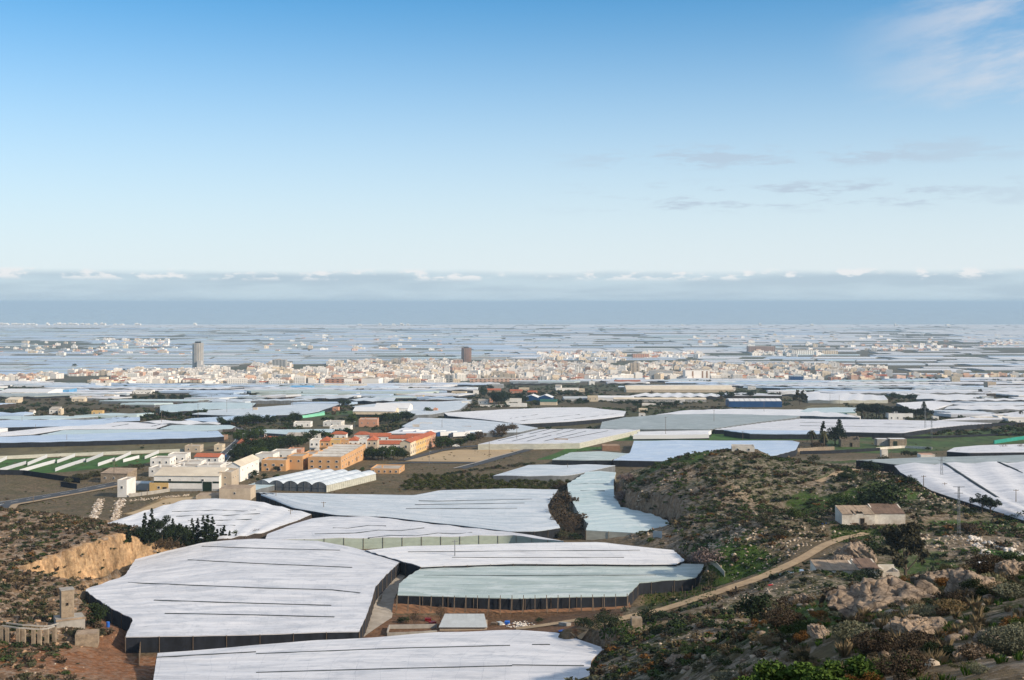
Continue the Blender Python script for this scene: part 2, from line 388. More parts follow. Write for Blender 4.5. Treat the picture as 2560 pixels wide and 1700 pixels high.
mat('red_paint', (0.35, 0.02, 0.02), 0.4, 0.1, 1.0)
mat('car_white', (0.75, 0.75, 0.75), 0.3, 0.05, 1.0, spec=0.5)
mat('car_dark', (0.03, 0.035, 0.05), 0.3, 0.2, 1.0, spec=0.5)
mat('tyre', (0.015, 0.015, 0.015), 0.9, 0.2, 2.0)
mat('reed', (0.15, 0.115, 0.08), 0.95, 0.45, 2.5, (1, 1, 0.12))
mat('bark', (0.10, 0.075, 0.055), 0.95, 0.3, 4.0)
def leafmat(name, col, vary=0.45, trans=0.25):
    m, nt, b = nodemat(name)
    oi = nt.nodes.new('ShaderNodeObjectInfo')
    f = nz(nt, geo_pos(nt), 0.8, 3, 0.7)
    c = ramp(nt, f, [(0.25, tuple(x * (1 - vary) for x in col)), (0.75, tuple(x * (1 + vary) for x in col))])
    c = _mul(nt, c, ramp(nt, oi.outputs['Random'], [(0, (0.75, 0.75, 0.78)), (0.5, (1, 1, 1)), (1, (1.3, 1.2, 1.0))]))
    nt.links.new(c, b.inputs['Base Color']); b.inputs['Roughness'].default_value = 0.8; b.inputs['Specular IOR Level'].default_value = 0.15
    MATS[name] = m
    return m
leafmat('leaf_dark', (0.020, 0.034, 0.013)); leafmat('leaf_green', (0.040, 0.065, 0.016)); leafmat('leaf_olive', (0.060, 0.062, 0.032))
leafmat('leaf_silver', (0.145, 0.150, 0.100)); leafmat('leaf_brown', (0.075, 0.055, 0.036)); leafmat('leaf_rust', (0.125, 0.062, 0.018))
leafmat('leaf_bright', (0.062, 0.110, 0.018)); leafmat('leaf_pine', (0.016, 0.027, 0.014)); leafmat('leaf_dry', (0.150, 0.115, 0.065)); leafmat('leaf_pink', (0.165, 0.125, 0.115))
leafmat('leaf_grass', (0.045, 0.095, 0.012)); leafmat('leaf_straw', (0.20, 0.155, 0.09)); leafmat('leaf_eucalyptus', (0.058, 0.052, 0.026)); leafmat('leaf_citrus', (0.045, 0.055, 0.012))

# ------------------------------------------------------------------ mesh helpers
def link(o, parent=None):
    COL.objects.link(o)
    if parent is not None: o.parent = parent
    return o
def mesh(name, V, F, m=None, mi=None, uv=None, smooth=False):
    me = bpy.data.meshes.new(name)
    V = np.asarray(V, np.float32)
    if isinstance(F, np.ndarray):
        nf, k = F.shape
        me.vertices.add(len(V)); me.vertices.foreach_set('co', V.ravel())
        me.loops.add(nf * k); me.loops.foreach_set('vertex_index', F.astype(np.int32).ravel())
        me.polygons.add(nf); me.polygons.foreach_set('loop_start', np.arange(0, nf * k, k, dtype=np.int32))
        me.update(calc_edges=True)
    else:
        me.from_pydata([tuple(map(float, v)) for v in V], [], F)
    for mm in ([m] if not isinstance(m, (list, tuple)) else m):
        if mm is not None: me.materials.append(MATS[mm] if isinstance(mm, str) else mm)
    if mi is not None: me.polygons.foreach_set('material_index', np.asarray(mi, np.int32))
    if uv is not None:
        ul = me.uv_layers.new(name='UVMap')
        li = np.zeros(len(me.loops), np.int32); me.loops.foreach_get('vertex_index', li)
        ul.data.foreach_set('uv', np.asarray(uv, np.float32)[li].ravel())
    if smooth: me.polygons.foreach_set('use_smooth', np.ones(len(me.polygons), bool))
    me.update()
    return me
def obj(name, me, parent=None, loc=None, rot=None, scale=None):
    o = bpy.data.objects.new(name, me)
    if loc is not None: o.location = loc
    if rot is not None: o.rotation_euler = rot
    if scale is not None: o.scale = scale
    return link(o, parent)
def tag(o, label=None, cat=None, group=None, kind=None):
    if label: o['label'] = label
    if cat: o['category'] = cat
    if group: o['group'] = group
    if kind: o['kind'] = kind
    return o
def empty(name, loc, label, cat, group=None, rz=0.0):
    o = bpy.data.objects.new(name, None); o.location = loc; o.rotation_euler = (0, 0, rz); o.empty_display_size = 0.5
    link(o); return tag(o, label, cat, group)
class MB:
    def __init__(s): s.V = []; s.F = []; s.M = []
    def add(s, V, F, mi=0):
        b = len(s.V); s.V += [tuple(v) for v in V]; s.F += [tuple(i + b for i in f) for f in F]; s.M += [mi] * len(F); return s
    def box(s, x0, x1, y0, y1, z0, z1, mi=0):
        V = [(x, y, z) for z in (z0, z1) for y in (y0, y1) for x in (x0, x1)]
        return s.add(V, [(0, 2, 3, 1), (4, 5, 7, 6), (0, 1, 5, 4), (2, 6, 7, 3), (0, 4, 6, 2), (1, 3, 7, 5)], mi)
    def prism(s, poly, z0, z1, mi=0, cap=None):
        n = len(poly)
        V = [(p[0], p[1], z0) for p in poly] + [(p[0], p[1], z1) for p in poly]
        s.add(V, [(i, (i + 1) % n, n + (i + 1) % n, n + i) for i in range(n)] + [tuple(reversed(range(n)))], mi)
        s.add([(p[0], p[1], z1) for p in poly], [tuple(range(n))], mi if cap is None else cap)
        return s
    def bar(s, a, b, w, mi=0, w2=None):
        a = Vector(a); b = Vector(b); d = (b - a).normalized()
        u = d.cross(Vector((0, 0, 1)))
        if u.length < 1e-3: u = Vector((1, 0, 0))
        u.normalize(); v = d.cross(u)
        w2 = w if w2 is None else w2
        V = [a + u * (w * i) / 2 + v * (w * j) / 2 for i, j in ((-1, -1), (1, -1), (1, 1), (-1, 1))] + [b + u * (w2 * i) / 2 + v * (w2 * j) / 2 for i, j in ((-1, -1), (1, -1), (1, 1), (-1, 1))]
        return s.add(V, [(0, 1, 5, 4), (1, 2, 6, 5), (2, 3, 7, 6), (3, 0, 4, 7), (3, 2, 1, 0), (4, 5, 6, 7)], mi)
    def tube(s, pts, rad, n=7, mi=0):
        rings = []
        for i, p in enumerate(pts):
            p = Vector(p); q = Vector(pts[min(i + 1, len(pts) - 1)]) - Vector(pts[max(i - 1, 0)]); q.normalize()
            u = q.cross(Vector((0.3, 1, 0.2))).normalized(); v = q.cross(u)
            r = rad[i] if hasattr(rad, '__len__') else rad
            rings.append([p + u * math.cos(2 * math.pi * k / n) * r + v * math.sin(2 * math.pi * k / n) * r for k in range(n)])
        V = [q for r_ in rings for q in r_]
        F = [(i * n + k, i * n + (k + 1) % n, (i + 1) * n + (k + 1) % n, (i + 1) * n + k) for i in range(len(pts) - 1) for k in range(n)]
        F += [tuple(reversed(range(n))), tuple(range((len(pts) - 1) * n, len(pts) * n))]
        return s.add(V, F, mi)
    def build(s, name, m, parent=None, smooth=False, loc=None, rot=None):
        me = mesh(name, s.V, s.F, m, s.M, smooth=smooth)
        return obj(name, me, parent, loc, rot)
# ------------------------------------------------------------------ greenhouses: layout first, since they stand on levelled plots
GH = []; FOOT = []
def resample(pts, n):
    pts = np.asarray(pts, float); d = np.concatenate([[0], np.cumsum(np.linalg.norm(np.diff(pts[:, :2], axis=0), axis=1))])
    t = np.linspace(0, d[-1], n)
    return np.stack([np.interp(t, d, pts[:, k]) for k in range(pts.shape[1])], 1)
def gh(label, rows, film='film_white', wall='net_dark', h=3.6, ridge=('v', 8.0, 0.45), vents=(), hf=None, padw=3.0, group=None, world=False, flap=0.16, rough=0.25, vent_w=0.9, sides=None, posts=None):
    hf = hf or valley
    R3 = [np.array([(p if world else hit(p[0], p[1], h, hf))[:2] for p in r]) for r in rows]
    W = max(np.linalg.norm(np.diff(r, axis=0), axis=1).sum() for r in R3)
    mid = np.array([r.mean(0) for r in R3]); D = np.linalg.norm(np.diff(mid, axis=0), axis=1).sum()
    far = mid[:, 1].mean()
    q = 1.0 if far < 700 else 1.6 if far < 1100 else 2.4
    nu = int(np.clip(W / (3.0 * q), 6, 70)); nv = int(np.clip(D / (2.0 * q), 6, 90))
    if ridge and ridge[0] == 'u': nu = int(np.clip(W / (ridge[1] / 4), 8, 120))
    if ridge and ridge[0] == 'v': nv = int(np.clip(D / (ridge[1] / 4), 8, 120))
    RR = np.array([resample(r, nu) for r in R3])             # row, u, xy
    vd = np.concatenate([[0], np.cumsum(np.linalg.norm(np.diff(mid, axis=0), axis=1))]); vd /= vd[-1]
    t = np.linspace(0, 1, nv)
    XY = np.stack([np.stack([np.interp(t, vd, RR[:, i, k]) for i in range(nu)], 1) for k in (0, 1)], -1)   # v, u, xy
    bd = np.concatenate([XY[0], XY[1:, -1], XY[-1, ::-1][1:], XY[::-1, 0][1:-1]])
    FOOT.append(bd)
    g = dict(label=label, XY=XY, W=W, D=D, film=film, wall=wall, h=h, ridge=ridge, vents=vents, hf=hf, group=group, bd=bd, flap=flap, rough=rough, vw=vent_w, sides=sides or {}, posts=posts)
    if padw: pad(resample(np.vstack([bd, bd[:1]]), 40)[:-1], hf, padw)
    g['near'] = False
    GH.append(g); return g
def tri(t): return np.abs((t % 1.0) * 2 - 1)
def gh_z(g):
    XY = g['XY']; nv, nu = XY.shape[:2]
    z = g['hf'](XY[..., 0].ravel(), XY[..., 1].ravel()).reshape(nv, nu) + g['h']
    um = np.linspace(0, g['W'], nu)[None, :] + np.zeros((nv, 1)); vm = np.linspace(0, g['D'], nv)[:, None] + np.zeros((1, nu))
    r = g['ridge']
    if r:
        s = (vm if r[0] == 'v' else um) / r[1]
        z = z + r[2] * (1 - tri(s)) 
    z = z + g['rough'] * (fbm(XY[..., 0], XY[..., 1], 14, 3) + 2.2 * fbm(XY[..., 0], XY[..., 1], 55, 2))
    return z, um, vm
def build_gh(g):
    XY = g['XY']; nv, nu = XY.shape[:2]
    z, um, vm = gh_z(g)
    c = XY.reshape(-1, 2).mean(0); base = np.array([c[0], c[1], gz(c[0], c[1])])
    o = empty('greenhouse', base, g['label'], 'greenhouse', g['group'])
    V = np.concatenate([XY, z[..., None]], -1).reshape(-1, 3) - base
    ii = np.arange(nv * nu).reshape(nv, nu)
    F = np.stack([ii[:-1, :-1], ii[:-1, 1:], ii[1:, 1:], ii[1:, :-1]], -1).reshape(-1, 4)
    me = mesh('roof', V, F, g['film'], uv=np.stack([um.ravel(), vm.ravel()], 1))
    obj('roof', me, o)
    Z3 = np.concatenate([XY, z[..., None]], -1)
    for side, line in (('front', Z3[0]), ('right', Z3[:, -1]), ('back', Z3[-1, ::-1]), ('left', Z3[::-1, 0])):
        wm = g['sides'].get(side, g['wall'])
        gr = ground(line[:, 0], line[:, 1]) - 0.6
        n = len(line)
        top = line - [0, 0, 0.02]; midp = line.copy(); midp[:, 2] = np.maximum(line[:, 2] - g['flap'], gr); low = line.copy(); low[:, 2] = np.minimum(gr, midp[:, 2] - 0.05)
        Vw = np.concatenate([top, midp, low]) - base
        i = np.arange(n - 1)
        Fw = np.concatenate([np.stack([i + n, i + n + 1, i + 1, i], 1), np.stack([i + 2 * n, i + 2 * n + 1, i + n + 1, i + n], 1)])
        obj('side_wall', mesh('side_wall', Vw, Fw, [g['film'], wm], np.repeat([0, 1], n - 1), uv=np.zeros((3 * n, 2))), o)
    if g['near']:
        pm = MB().bar((0, 0, -.3), (0, 0, 1.0), .12); pme = POSTM.setdefault('p', mesh('wall_post', pm.V, pm.F, 'timber'))
        for line, out in ((Z3[0], -1), (Z3[:, -1], 1), (Z3[::-1, 0], -1)):
            q = resample(line, max(3, int(np.linalg.norm(np.diff(line, axis=0), axis=1).sum() / 6.0)))
            dq = np.gradient(q[:, :2], axis=0); dq /= np.linalg.norm(dq, axis=1)[:, None] + 1e-9
            for k in range(len(q)):
                e = q[k, :2] + np.array([dq[k, 1], -dq[k, 0]]) * 0.12
                zg = gz(e[0], e[1]); obj('wall_post', pme, o, (e[0] - base[0], e[1] - base[1], zg - base[2]), None, (1, 1, max(.5, q[k, 2] - zg)))
    # roof vents: dark slots along lines given in frame pixels; the line is carried onto the roof surface
    if g['vents']:
        pr = np.stack([1280 + FPX * Z3[..., 0] / Z3[..., 1], HOR + FPX * (CAMZ - Z3[..., 2]) / Z3[..., 1]], -1).reshape(-1, 2)
        flat = Z3.reshape(-1, 3)
        for vt in g['vents']:
            pts = []
            for a, b in zip(vt[:-1], vt[1:]):
                k = max(2, int(abs(a[0] - b[0]) / 25) + 1)
                for s in np.linspace(0, 1, k): pts.append((a[0] + (b[0] - a[0]) * s, a[1] + (b[1] - a[1]) * s))
            W3 = []
            for p in pts:
                d = ((pr - p) ** 2 * [1, 9]).sum(1); k = np.argsort(d)[:4]; w = 1 / (d[k] + 0.5); w /= w.sum()
                q = (flat[k] * w[:, None]).sum(0)
                q2 = hit(p[0], p[1], q[2] - float(g['hf'](q[0], q[1])), g['hf'])
                W3.append([q2[0], q2[1], q2[2]])
            W3 = np.array(W3); W3 = W3[np.concatenate([[True], np.linalg.norm(np.diff(W3[:, :2], axis=0), axis=1) > 0.3])]
            if len(W3) < 2: continue
            d = np.gradient(W3[:, :2], axis=0); d /= np.linalg.norm(d, axis=1)[:, None] + 1e-9
            nn = np.stack([-d[:, 1], d[:, 0], 0 * d[:, 0]], 1) * g['vw'] * 0.29
            n = len(W3); up = np.array([0, 0, 0.14]); lo = np.array([0, 0, -0.25])
            Vv = np.concatenate([W3 - nn + lo, W3 - nn + up, W3 + nn + up, W3 + nn + lo]) - base
            i = np.arange(n - 1)
            Fv = np.concatenate([np.stack([i + k * n, i + 1 + k * n, i + 1 + (k + 1) * n, i + (k + 1) * n], 1) for k in range(3)])
            obj('roof_vent', mesh('roof_vent', Vv, Fv, 'vent'), o)
    if g['posts']:
        (a, b), n, hh = g['posts']
        pm = MB().bar((0, 0, -0.5), (0, 0, hh), 0.16).bar((0.0, -1.4, -0.5), (0, 0, hh - 0.3), 0.12)
        pme = mesh('post', pm.V, pm.F, 'timber')
        for s in np.linspace(0.0, 1, n):
            q = hit(a[0] + (b[0] - a[0]) * s, a[1] + (b[1] - a[1]) * s, 0, ground)
            obj('post', pme, o, tuple(q - base), (0, 0, random.uniform(-.3, .3)))
    return o

plateau = lambda x, y: CAMZ - 75.0 + 0 * np.asarray(x, float)
G = gh
G('large white plastic greenhouse at the bottom edge of the picture, nearest to the camera',
  [[(360,1815),(1440,1815)],[(383,1700),(1473,1700)],[(390,1655),(900,1640),(1478,1650)],[(394,1632),(640,1611),(865,1596),(1100,1579),(1280,1574),(1400,1584),(1512,1622)]],
  'film_white', 'reed', 3.8, ('v', 9, 0.25), [[(640,1635),(1000,1621),(1275,1614)],[(640,1682),(950,1673),(1280,1665)],[(1280,1663),(1460,1665)],[(1330,1612),(1375,1612)],[(390,1644),(640,1630)]], vent_w=0.45, rough=0.5)
G('big white plastic greenhouse with navy net walls and bulging right side, beside the ochre cliff',
  [[(314,1591),(640,1585),(898,1576)],[(333,1548),(640,1542),(915,1540)],[(275,1520),(600,1507),(927,1506)],[(232,1494),(580,1472),(938,1468)],[(212,1477),(560,1440),(962,1441)],[(312,1442),(600,1408),(985,1418)],[(338,1400),(420,1378),(510,1358),(640,1349),(793,1355),(863,1367),(959,1388),(1000,1404)]],
  'film_white', 'net_dark', 3.8, ('v', 8, 0.28), [[(505,1366),(640,1371),(850,1376)],[(470,1400),(640,1409),(880,1419)],[(320,1457),(640,1470),(830,1475),(900,1483)],[(385,1501),(640,1509),(828,1514)],[(412,1534),(640,1538),(836,1543)]], rough=0.45, vent_w=0.75)
G('jade tinted greenhouse with a row of leaning posts along its dark front wall',
  [[(994,1487),(1280,1496),(1569,1489)],[(998,1460),(1280,1464),(1600,1456)],[(1023,1440),(1280,1446),(1738,1446)],[(1055,1420),(1290,1425),(1755,1425)],[(1080,1408),(1400,1408),(1690,1409),(1760,1411)]],
  'film_jade', 'net_dark', 3.4, ('v', 6, 0.30), [[(1060,1439),(1300,1439),(1640,1438)]], vent_w=0.35, posts=(((992,1531),(1568,1527)), 21, 4.3))
G('bright white greenhouse strip lying behind the jade one with the posts',
  [[(1052,1417),(1280,1409),(1690,1409)],[(1000,1402),(1280,1393),(1712,1400)],[(950,1388),(1280,1375),(1695,1385)],[(914,1376),(1016,1366),(1278,1359),(1400,1356),(1503,1355),(1599,1366),(1682,1374)]],
  'film_white2', 'net_dark', 4.2, ('v', 7, 0.3), [[(1020,1380),(1280,1378),(1600,1376)],[(1130,1394),(1560,1394)]], vent_w=0.45)
G('white greenhouse with crooked roof slots and a long pale front wall, tapering to the right',
  [[(662,1352),(901,1346),(1278,1338),(1410,1354)],[(668,1335),(900,1325),(1180,1325),(1330,1339)],[(730,1312),(860,1305),(1040,1310),(1290,1334)],[(780,1297),(844,1293),(927,1293),(1118,1314),(1278,1332)]],
  'film_white', 'wall_jade', 3.6, ('u', 16, 0.35), [[(832,1320),(870,1321),(920,1314),(965,1315)],[(787,1335),(885,1333),(945,1326),(1002,1327),(1060,1320)],[(920,1345),(975,1339),(1040,1340),(1095,1333),(1150,1335),(1180,1331)]], sides={'right': 'wall_jade'}, vent_w=0.6)
G('white zigzag roofed greenhouse behind the cypress row, left of the pole lane',
  [[(322,1338),(450,1346),(560,1349),(655,1333)],[(290,1325),(450,1322),(700,1316)],[(262,1311),(450,1292),(745,1301)],[(335,1287),(466,1250),(568,1248),(640,1254),(778,1286)]],
  'film_white2', 'net_brown', 3.4, ('u', 15, 0.5), [[(430,1279),(512,1277),(535,1275),(610,1278),(640,1275)],[(440,1291),(530,1287),(560,1289),(650,1284)],[(470,1302),(560,1301),(630,1298)],[(540,1313),(588,1314)]], vent_w=0.6)
G('long pale blue greenhouse with three straight dark slots, in front of the citrus grove',
  [[(652,1238),(732,1269),(838,1288),(959,1292),(1118,1309),(1280,1329),(1344,1328),(1400,1319)],[(660,1237),(760,1262),(900,1272),(1100,1282),(1375,1285)],[(690,1236),(820,1252),(1000,1258),(1369,1264)],[(640,1233),(850,1237),(1039,1239),(1099,1226),(1280,1222),(1395,1225)]],
  'film_pale', 'net_dark', 3.6, ('v', 9, 0.5), [[(1047,1252),(1095,1253),(1330,1248)],[(1037,1262),(1311,1258)],[(1015,1272),(1293,1271)]], vent_w=0.8)
G('curving jade greenhouse that bends round the foot of the rocky hill',
  [[(1465,1325),(1548,1329),(1599,1332),(1694,1332)],[(1471,1311),(1560,1300),(1668,1303)],[(1450,1290),(1540,1284),(1631,1287)],[(1438,1268),(1490,1264),(1551,1268)],[(1421,1235),(1480,1232),(1535,1238)],[(1418,1211),(1480,1206),(1534,1205)],[(1469,1180),(1500,1178),(1540,1182)]],
  'film_aqua', 'wall_pale', 3.6, ('v', 9, 0.6), [[(1432,1212),(1465,1209),(1520,1210)],[(1451,1227),(1512,1227)]], padw=4, vent_w=0.6)
G('white greenhouse on the right with broad pitched bays and two dark gutter strips',
  [[(2560,1300),(2800,1330)],[(2330,1226),(2620,1250),(2860,1270)],[(2250,1180),(2560,1180),(2800,1185)],[(2236,1164),(2400,1160),(2640,1157),(2800,1155)]],
  'film_white', 'net_dark', 4.0, ('u', 18, 1.3), [[(2361,1158),(2430,1203),(2494,1244)],[(2496,1155),(2560,1183)]], hf=plateau, padw=6, vent_w=2.2, rough=0.3)
G('flat grey film greenhouse strip behind the broad white bays at the right edge',
  [[(2160,1152),(2236,1161),(2640,1154)],[(2140,1151),(2300,1144),(2640,1136)]], 'film_grey', 'net_dark', 3.6, ('v', 8, 0.2), hf=plateau, padw=6)
G('striped white greenhouse with rows of dark slots, beyond the sand sports ground',
  [[(1195,1111),(1341,1110),(1449,1108)],[(1350,1073),(1450,1072),(1600,1074)]], 'film_white', 'wall_pale', 3.4, ('u', 14, 0.3),
  [[(1246,1102),(1307,1088)],[(1281,1103),(1340,1089)],[(1318,1103),(1378,1088)],[(1324,1085),(1374,1073)],[(1356,1086),(1407,1074)],[(1392,1086),(1440,1074)],[(1360,1103),(1465,1078)],[(1420,1096),(1520,1077)]], vent_w=1.3)
G('green tinted greenhouse with a dark net front and grey door, left of the rocky hill',
  [[(1380,1150),(1529,1151)],[(1428,1131),(1500,1128),(1572,1134)]], 'film_jade', 'net_dark', 3.2, ('v', 9, 0.3))
G('wide pale blue greenhouse partly hidden behind the rocky hill',
  [[(1533,1151),(1640,1153),(1900,1151)],[(1575,1132),(1700,1127),(1990,1125)],[(1585,1103),(1700,1101),(1980,1101),(1999,1106)]], 'film_blue', 'net_dark', 3.4, ('v', 9, 0.3))
G('small pale blue greenhouse with rounded front, just above the citrus grove',
  [[(1233,1189),(1290,1191),(1400,1191),(1450,1186)],[(1321,1163),(1400,1164),(1500,1162),(1538,1166)]], 'film_pale', 'net_grey', 2.8, ('u', 20, 0.5))
G('grey green greenhouse with fine stripes in front of the blue warehouse',
  [[(1500,1071),(1605,1073),(1772,1074)],[(1505,1055),(1760,1055),(1880,1058)],[(1560,1044),(1760,1044),(1990,1044)],[(1640,1038),(1770,1035),(2000,1040)]], 'film_grey', 'net_grey', 3.4, ('v', 8, 0.25))
G('long white striped greenhouse right of the grey green one, behind the roofless stone barn',
  [[(1787,1074),(2000,1078),(2256,1082),(2330,1071)],[(1890,1060),(2120,1062),(2400,1064)],[(2000,1047),(2225,1050),(2356,1053),(2480,1059)]], 'film_white', 'net_dark', 3.4, ('v', 8, 0.35), [[(2000,1056),(2350,1062)],[(2000,1064),(2300,1069)]], vent_w=0.5)
G('pale wavy greenhouse below the long blue warehouse',
  [[(1640,1037),(1800,1036),(2000,1040),(2150,1044)],[(1700,1027),(1819,1022),(2000,1024),(2110,1034)]], 'film_white2', 'net_grey', 3.2, ('u', 30, 0.5))
G('broad white greenhouse with thin slanting lines, below the twin blue gabled sheds',
  [[(1120,1040),(1200,1047),(1300,1060),(1420,1054),(1500,1047),(1560,1040)],[(1110,1033),(1250,1024),(1370,1019),(1470,1018),(1565,1029)]], 'film_white2', 'net_dark', 3.4, ('v', 12, 0.4), [[(1300,1052),(1450,1036)],[(1275,1046),(1345,1036)],[(1410,1050),(1540,1034)]], vent_w=0.5)
G('pale jade greenhouse with a hedge strip in its middle, beyond the white lorries',
  [[(1005,1066),(1080,1080),(1200,1082),(1300,1080)],[(1045,1045),(1174,1048),(1290,1060),(1345,1070)]], 'film_pale', 'net_grey', 3.2, ('v', 10, 0.3))
G('white greenhouse right behind the red roofed terrace and the lorries',
  [[(965,1084),(1050,1084),(1110,1080)],[(1015,1068),(1130,1069),(1145,1070)]], 'film_white2', 'net_grey', 3.0, ('v', 8, 0.2))
# left plain
G('long light blue greenhouse along the scrub field at the left edge',
  [[(-60,1109),(250,1102),(500,1095),(560,1092)],[(-60,1094),(250,1084),(400,1079),(545,1078)]], 'film_blue', 'net_dark', 3.2, ('u', 22, 0.35))
G('white greenhouse with one thin black front line, second row from the left scrub field',
  [[(-60,1093),(80,1086),(160,1074),(390,1072)],[(-60,1087),(120,1070),(300,1056),(430,1058)]], 'film_white2', 'net_dark', 3.2, ('v', 9, 0.3), [[(280,1067),(321,1060)],[(379,1066),(414,1058)]], vent_w=1.6)
G('pale aqua greenhouse between the white and the light blue one at left',
  [[(100,1088),(300,1083),(500,1077),(540,1076)],[(160,1076),(300,1074),(430,1074),(590,1066)]], 'film_aqua', 'net_grey', 3.0, ('v', 9, 0.25))
G('aqua greenhouse with rounded right end beside the bend of the main road',
  [[(400,1072),(480,1075),(580,1072),(588,1066)],[(430,1063),(520,1062),(575,1063)]], 'film_aqua', 'net_brown', 3.0, ('v', 9, 0.25))
G('white zigzag roofed greenhouse just above the aqua one with the rounded end',
  [[(340,1058),(420,1062),(500,1062),(545,1062)],[(360,1055),(430,1054),(490,1055),(552,1059)]], 'film_white2', 'net_grey', 3.2, ('u', 26, 1.6))
G('light blue greenhouse at far left behind the low stone shed',
  [[(-60,1070),(60,1067),(200,1066),(260,1062)],[(-60,1055),(80,1048),(200,1050),(340,1044)]], 'film_blue', 'net_dark', 3.2, ('v', 10, 0.3), [[(0,1051),(64,1045)],[(0,1047),(15,1045)]], vent_w=1.8)
G('bluish greenhouse with two long roof slots above the zigzag one, left part of the plain',
  [[(120,1062),(250,1056),(350,1052)],[(200,1050),(290,1043),(350,1043)]], 'film_blue', 'net_dark', 3.2, ('v', 10, 0.3), [[(200,1051),(280,1045)],[(255,1051),(315,1044)]], vent_w=1.3)
G('blue greenhouse with a pointed left end below the dark field trees',
  [[(460,1050),(520,1054),(580,1056),(690,1044)],[(480,1046),(580,1040),(690,1036)]], 'film_blue', 'net_dark', 3.2, ('v', 10, 0.2))
G('wide pale greenhouse in front of the brick water cabin',
  [[(480,1036),(620,1040),(760,1036),(800,1028)],[(520,1026),(640,1018),(780,1008),(850,1010)]], 'film_pale', 'net_dark', 3.2, ('v', 12, 0.3))
G('pale aqua greenhouse running across the left plain above the field trees',
  [[(400,1033),(520,1024),(625,1022)],[(400,1014),(520,1006),(640,1008)]], 'film_aqua', 'net_dark', 3.2, ('u', 30, 0.6))
G('blue greenhouse strip beside the main road bend, behind the white houses of the village',
  [[(645,1082),(720,1086),(840,1082),(870,1074)],[(640,1074),(740,1074),(830,1072)]], 'film_aqua', 'net_grey', 3.0, ('v', 10, 0.2))
G('blue greenhouse sheet right of the big cream warehouse',
  [[(1010,1038),(1080,1036),(1150,1024)],[(880,1016),(1000,1004),(1100,1004),(1180,1000)]], 'film_pale', 'net_grey', 3.2, ('v', 12, 0.3))
G('white curving greenhouse tip in front of the black vineyard nets at right',
  [[(2367,1128),(2420,1132),(2640,1130)],[(2385,1120),(2460,1114),(2640,1108)]], 'film_white', 'net_dark', 3.0, ('v', 9, 0.2), hf=lambda x, y: np.minimum(valley(x, y) + 6.0, CAMZ - 80.0))
G('white ribbed greenhouse rising to the right edge behind the long white farmhouse',
  [[(2340,1052),(2420,1050),(2640,1044)],[(2400,1046),(2480,1036),(2640,1020)]], 'film_white', 'net_grey', 3.2, ('v', 10, 0.3))
G('white greenhouse with many small bays, centre right below the far town',
  [[(2360,1023),(2460,1026),(2560,1025),(2640,1024)],[(2370,1016),(2460,1015),(2560,1016),(2640,1016)]], 'film_white2', 'net_grey', 3.2, ('u', 25, 1.2))
G('white greenhouse right of the dark pine grove, its front edge pointed',
  [[(2290,1028),(2330,1026),(2365,1016)],[(2240,1008),(2330,1002),(2390,1008)]], 'film_white2', 'net_grey', 3.2, ('v', 12, 0.4))
G('bright white strip greenhouse with black gutters above the pine grove',
  [[(2290,998),(2400,1000),(2470,998)],[(2295,988),(2400,987),(2465,988)]], 'film_white2', 'net_grey', 3.2, ('u', 40, 1.2))
G('white tented greenhouse row behind the tall tree by the blue warehouse',
  [[(2020,1001),(2090,1002),(2220,1001)],[(2015,984),(2120,984),(2210,990)]], 'film_white2', 'wall_pale', 3.2, ('u', 35, 1.2))
G('pale aqua greenhouse with dark green front net left of the pine grove',
  [[(2000,1029),(2080,1031),(2140,1030)],[(2020,1020),(2100,1018),(2140,1019)]], 'film_aqua', 'green_sheet', 3.4, ('v', 10, 0.2))
G('white scalloped greenhouse row in front of the long tan packing shed',
  [[(1560,992),(1680,994),(1800,992)],[(1600,985),(1700,984),(1800,986)]], 'film_white2', 'net_dark', 3.2, ('u', 18, 1.8))
G('blue ridge tented greenhouse row beside the long low hall',
  [[(860,1002),(920,1004),(985,1003)],[(900,996),(950,994),(990,995)]], 'film_pale', 'net_dark', 3.0, ('u', 22, 1.4))
for g in GH: g['near'] = g['bd'][:, 1].min() < 480
POSTM = {}
pad([(-136.0, 338.0), (-130.0, 351), (-124.0, 361.5), (-118.3, 375.5), (-113, 379), (-108, 372), (-116, 352), (-118, 336), (-124, 333)], valley, 1.3)
TRK = np.array([P(*q) for q in [(1440,1578,268),(1560,1545,286),(1650,1526,293),(1750,1497,296),(1830,1470,302),(1900,1446,310),(1960,1420,318),(2010,1395,328),(2060,1364,340),(2110,1345,350),(2165,1336,358)]])
_tq = resample(TRK, 60); _td = np.gradient(_tq[:, :2], axis=0); _td /= np.linalg.norm(_td, axis=1)[:, None]; _tn = np.stack([-_td[:, 1], _td[:, 0]], 1) * 2.6
def track_z(x, y):
    x = np.asarray(x, float); y = np.asarray(y, float)
    d = np.hypot(x[..., None] - _tq[:, 0], y[..., None] - _tq[:, 1]); w = 1 / (d ** 4 + .01)
    return (w * _tq[:, 2]).sum(-1) / w.sum(-1)
pad([*map(tuple, _tq[::3, :2] + _tn[::3])] + [*map(tuple, (_tq[:, :2] - _tn * .9)[::-3])], track_z, 3.5)
def levelled(pts, Y0, dy0, dy1, mx=2.0, w=6.0):
    a = P(pts[0][0], pts[0][1], Y0); b = P(pts[1][0], pts[1][1], Y0); zc = (a[2] + b[2]) / 2
    pad([(a[0] - mx, Y0 + dy0), (b[0] + mx, Y0 + dy0), (b[0] + mx, Y0 + dy1), (a[0] - mx, Y0 + dy1)], lambda x, y: zc + 0 * np.asarray(x, float), w)
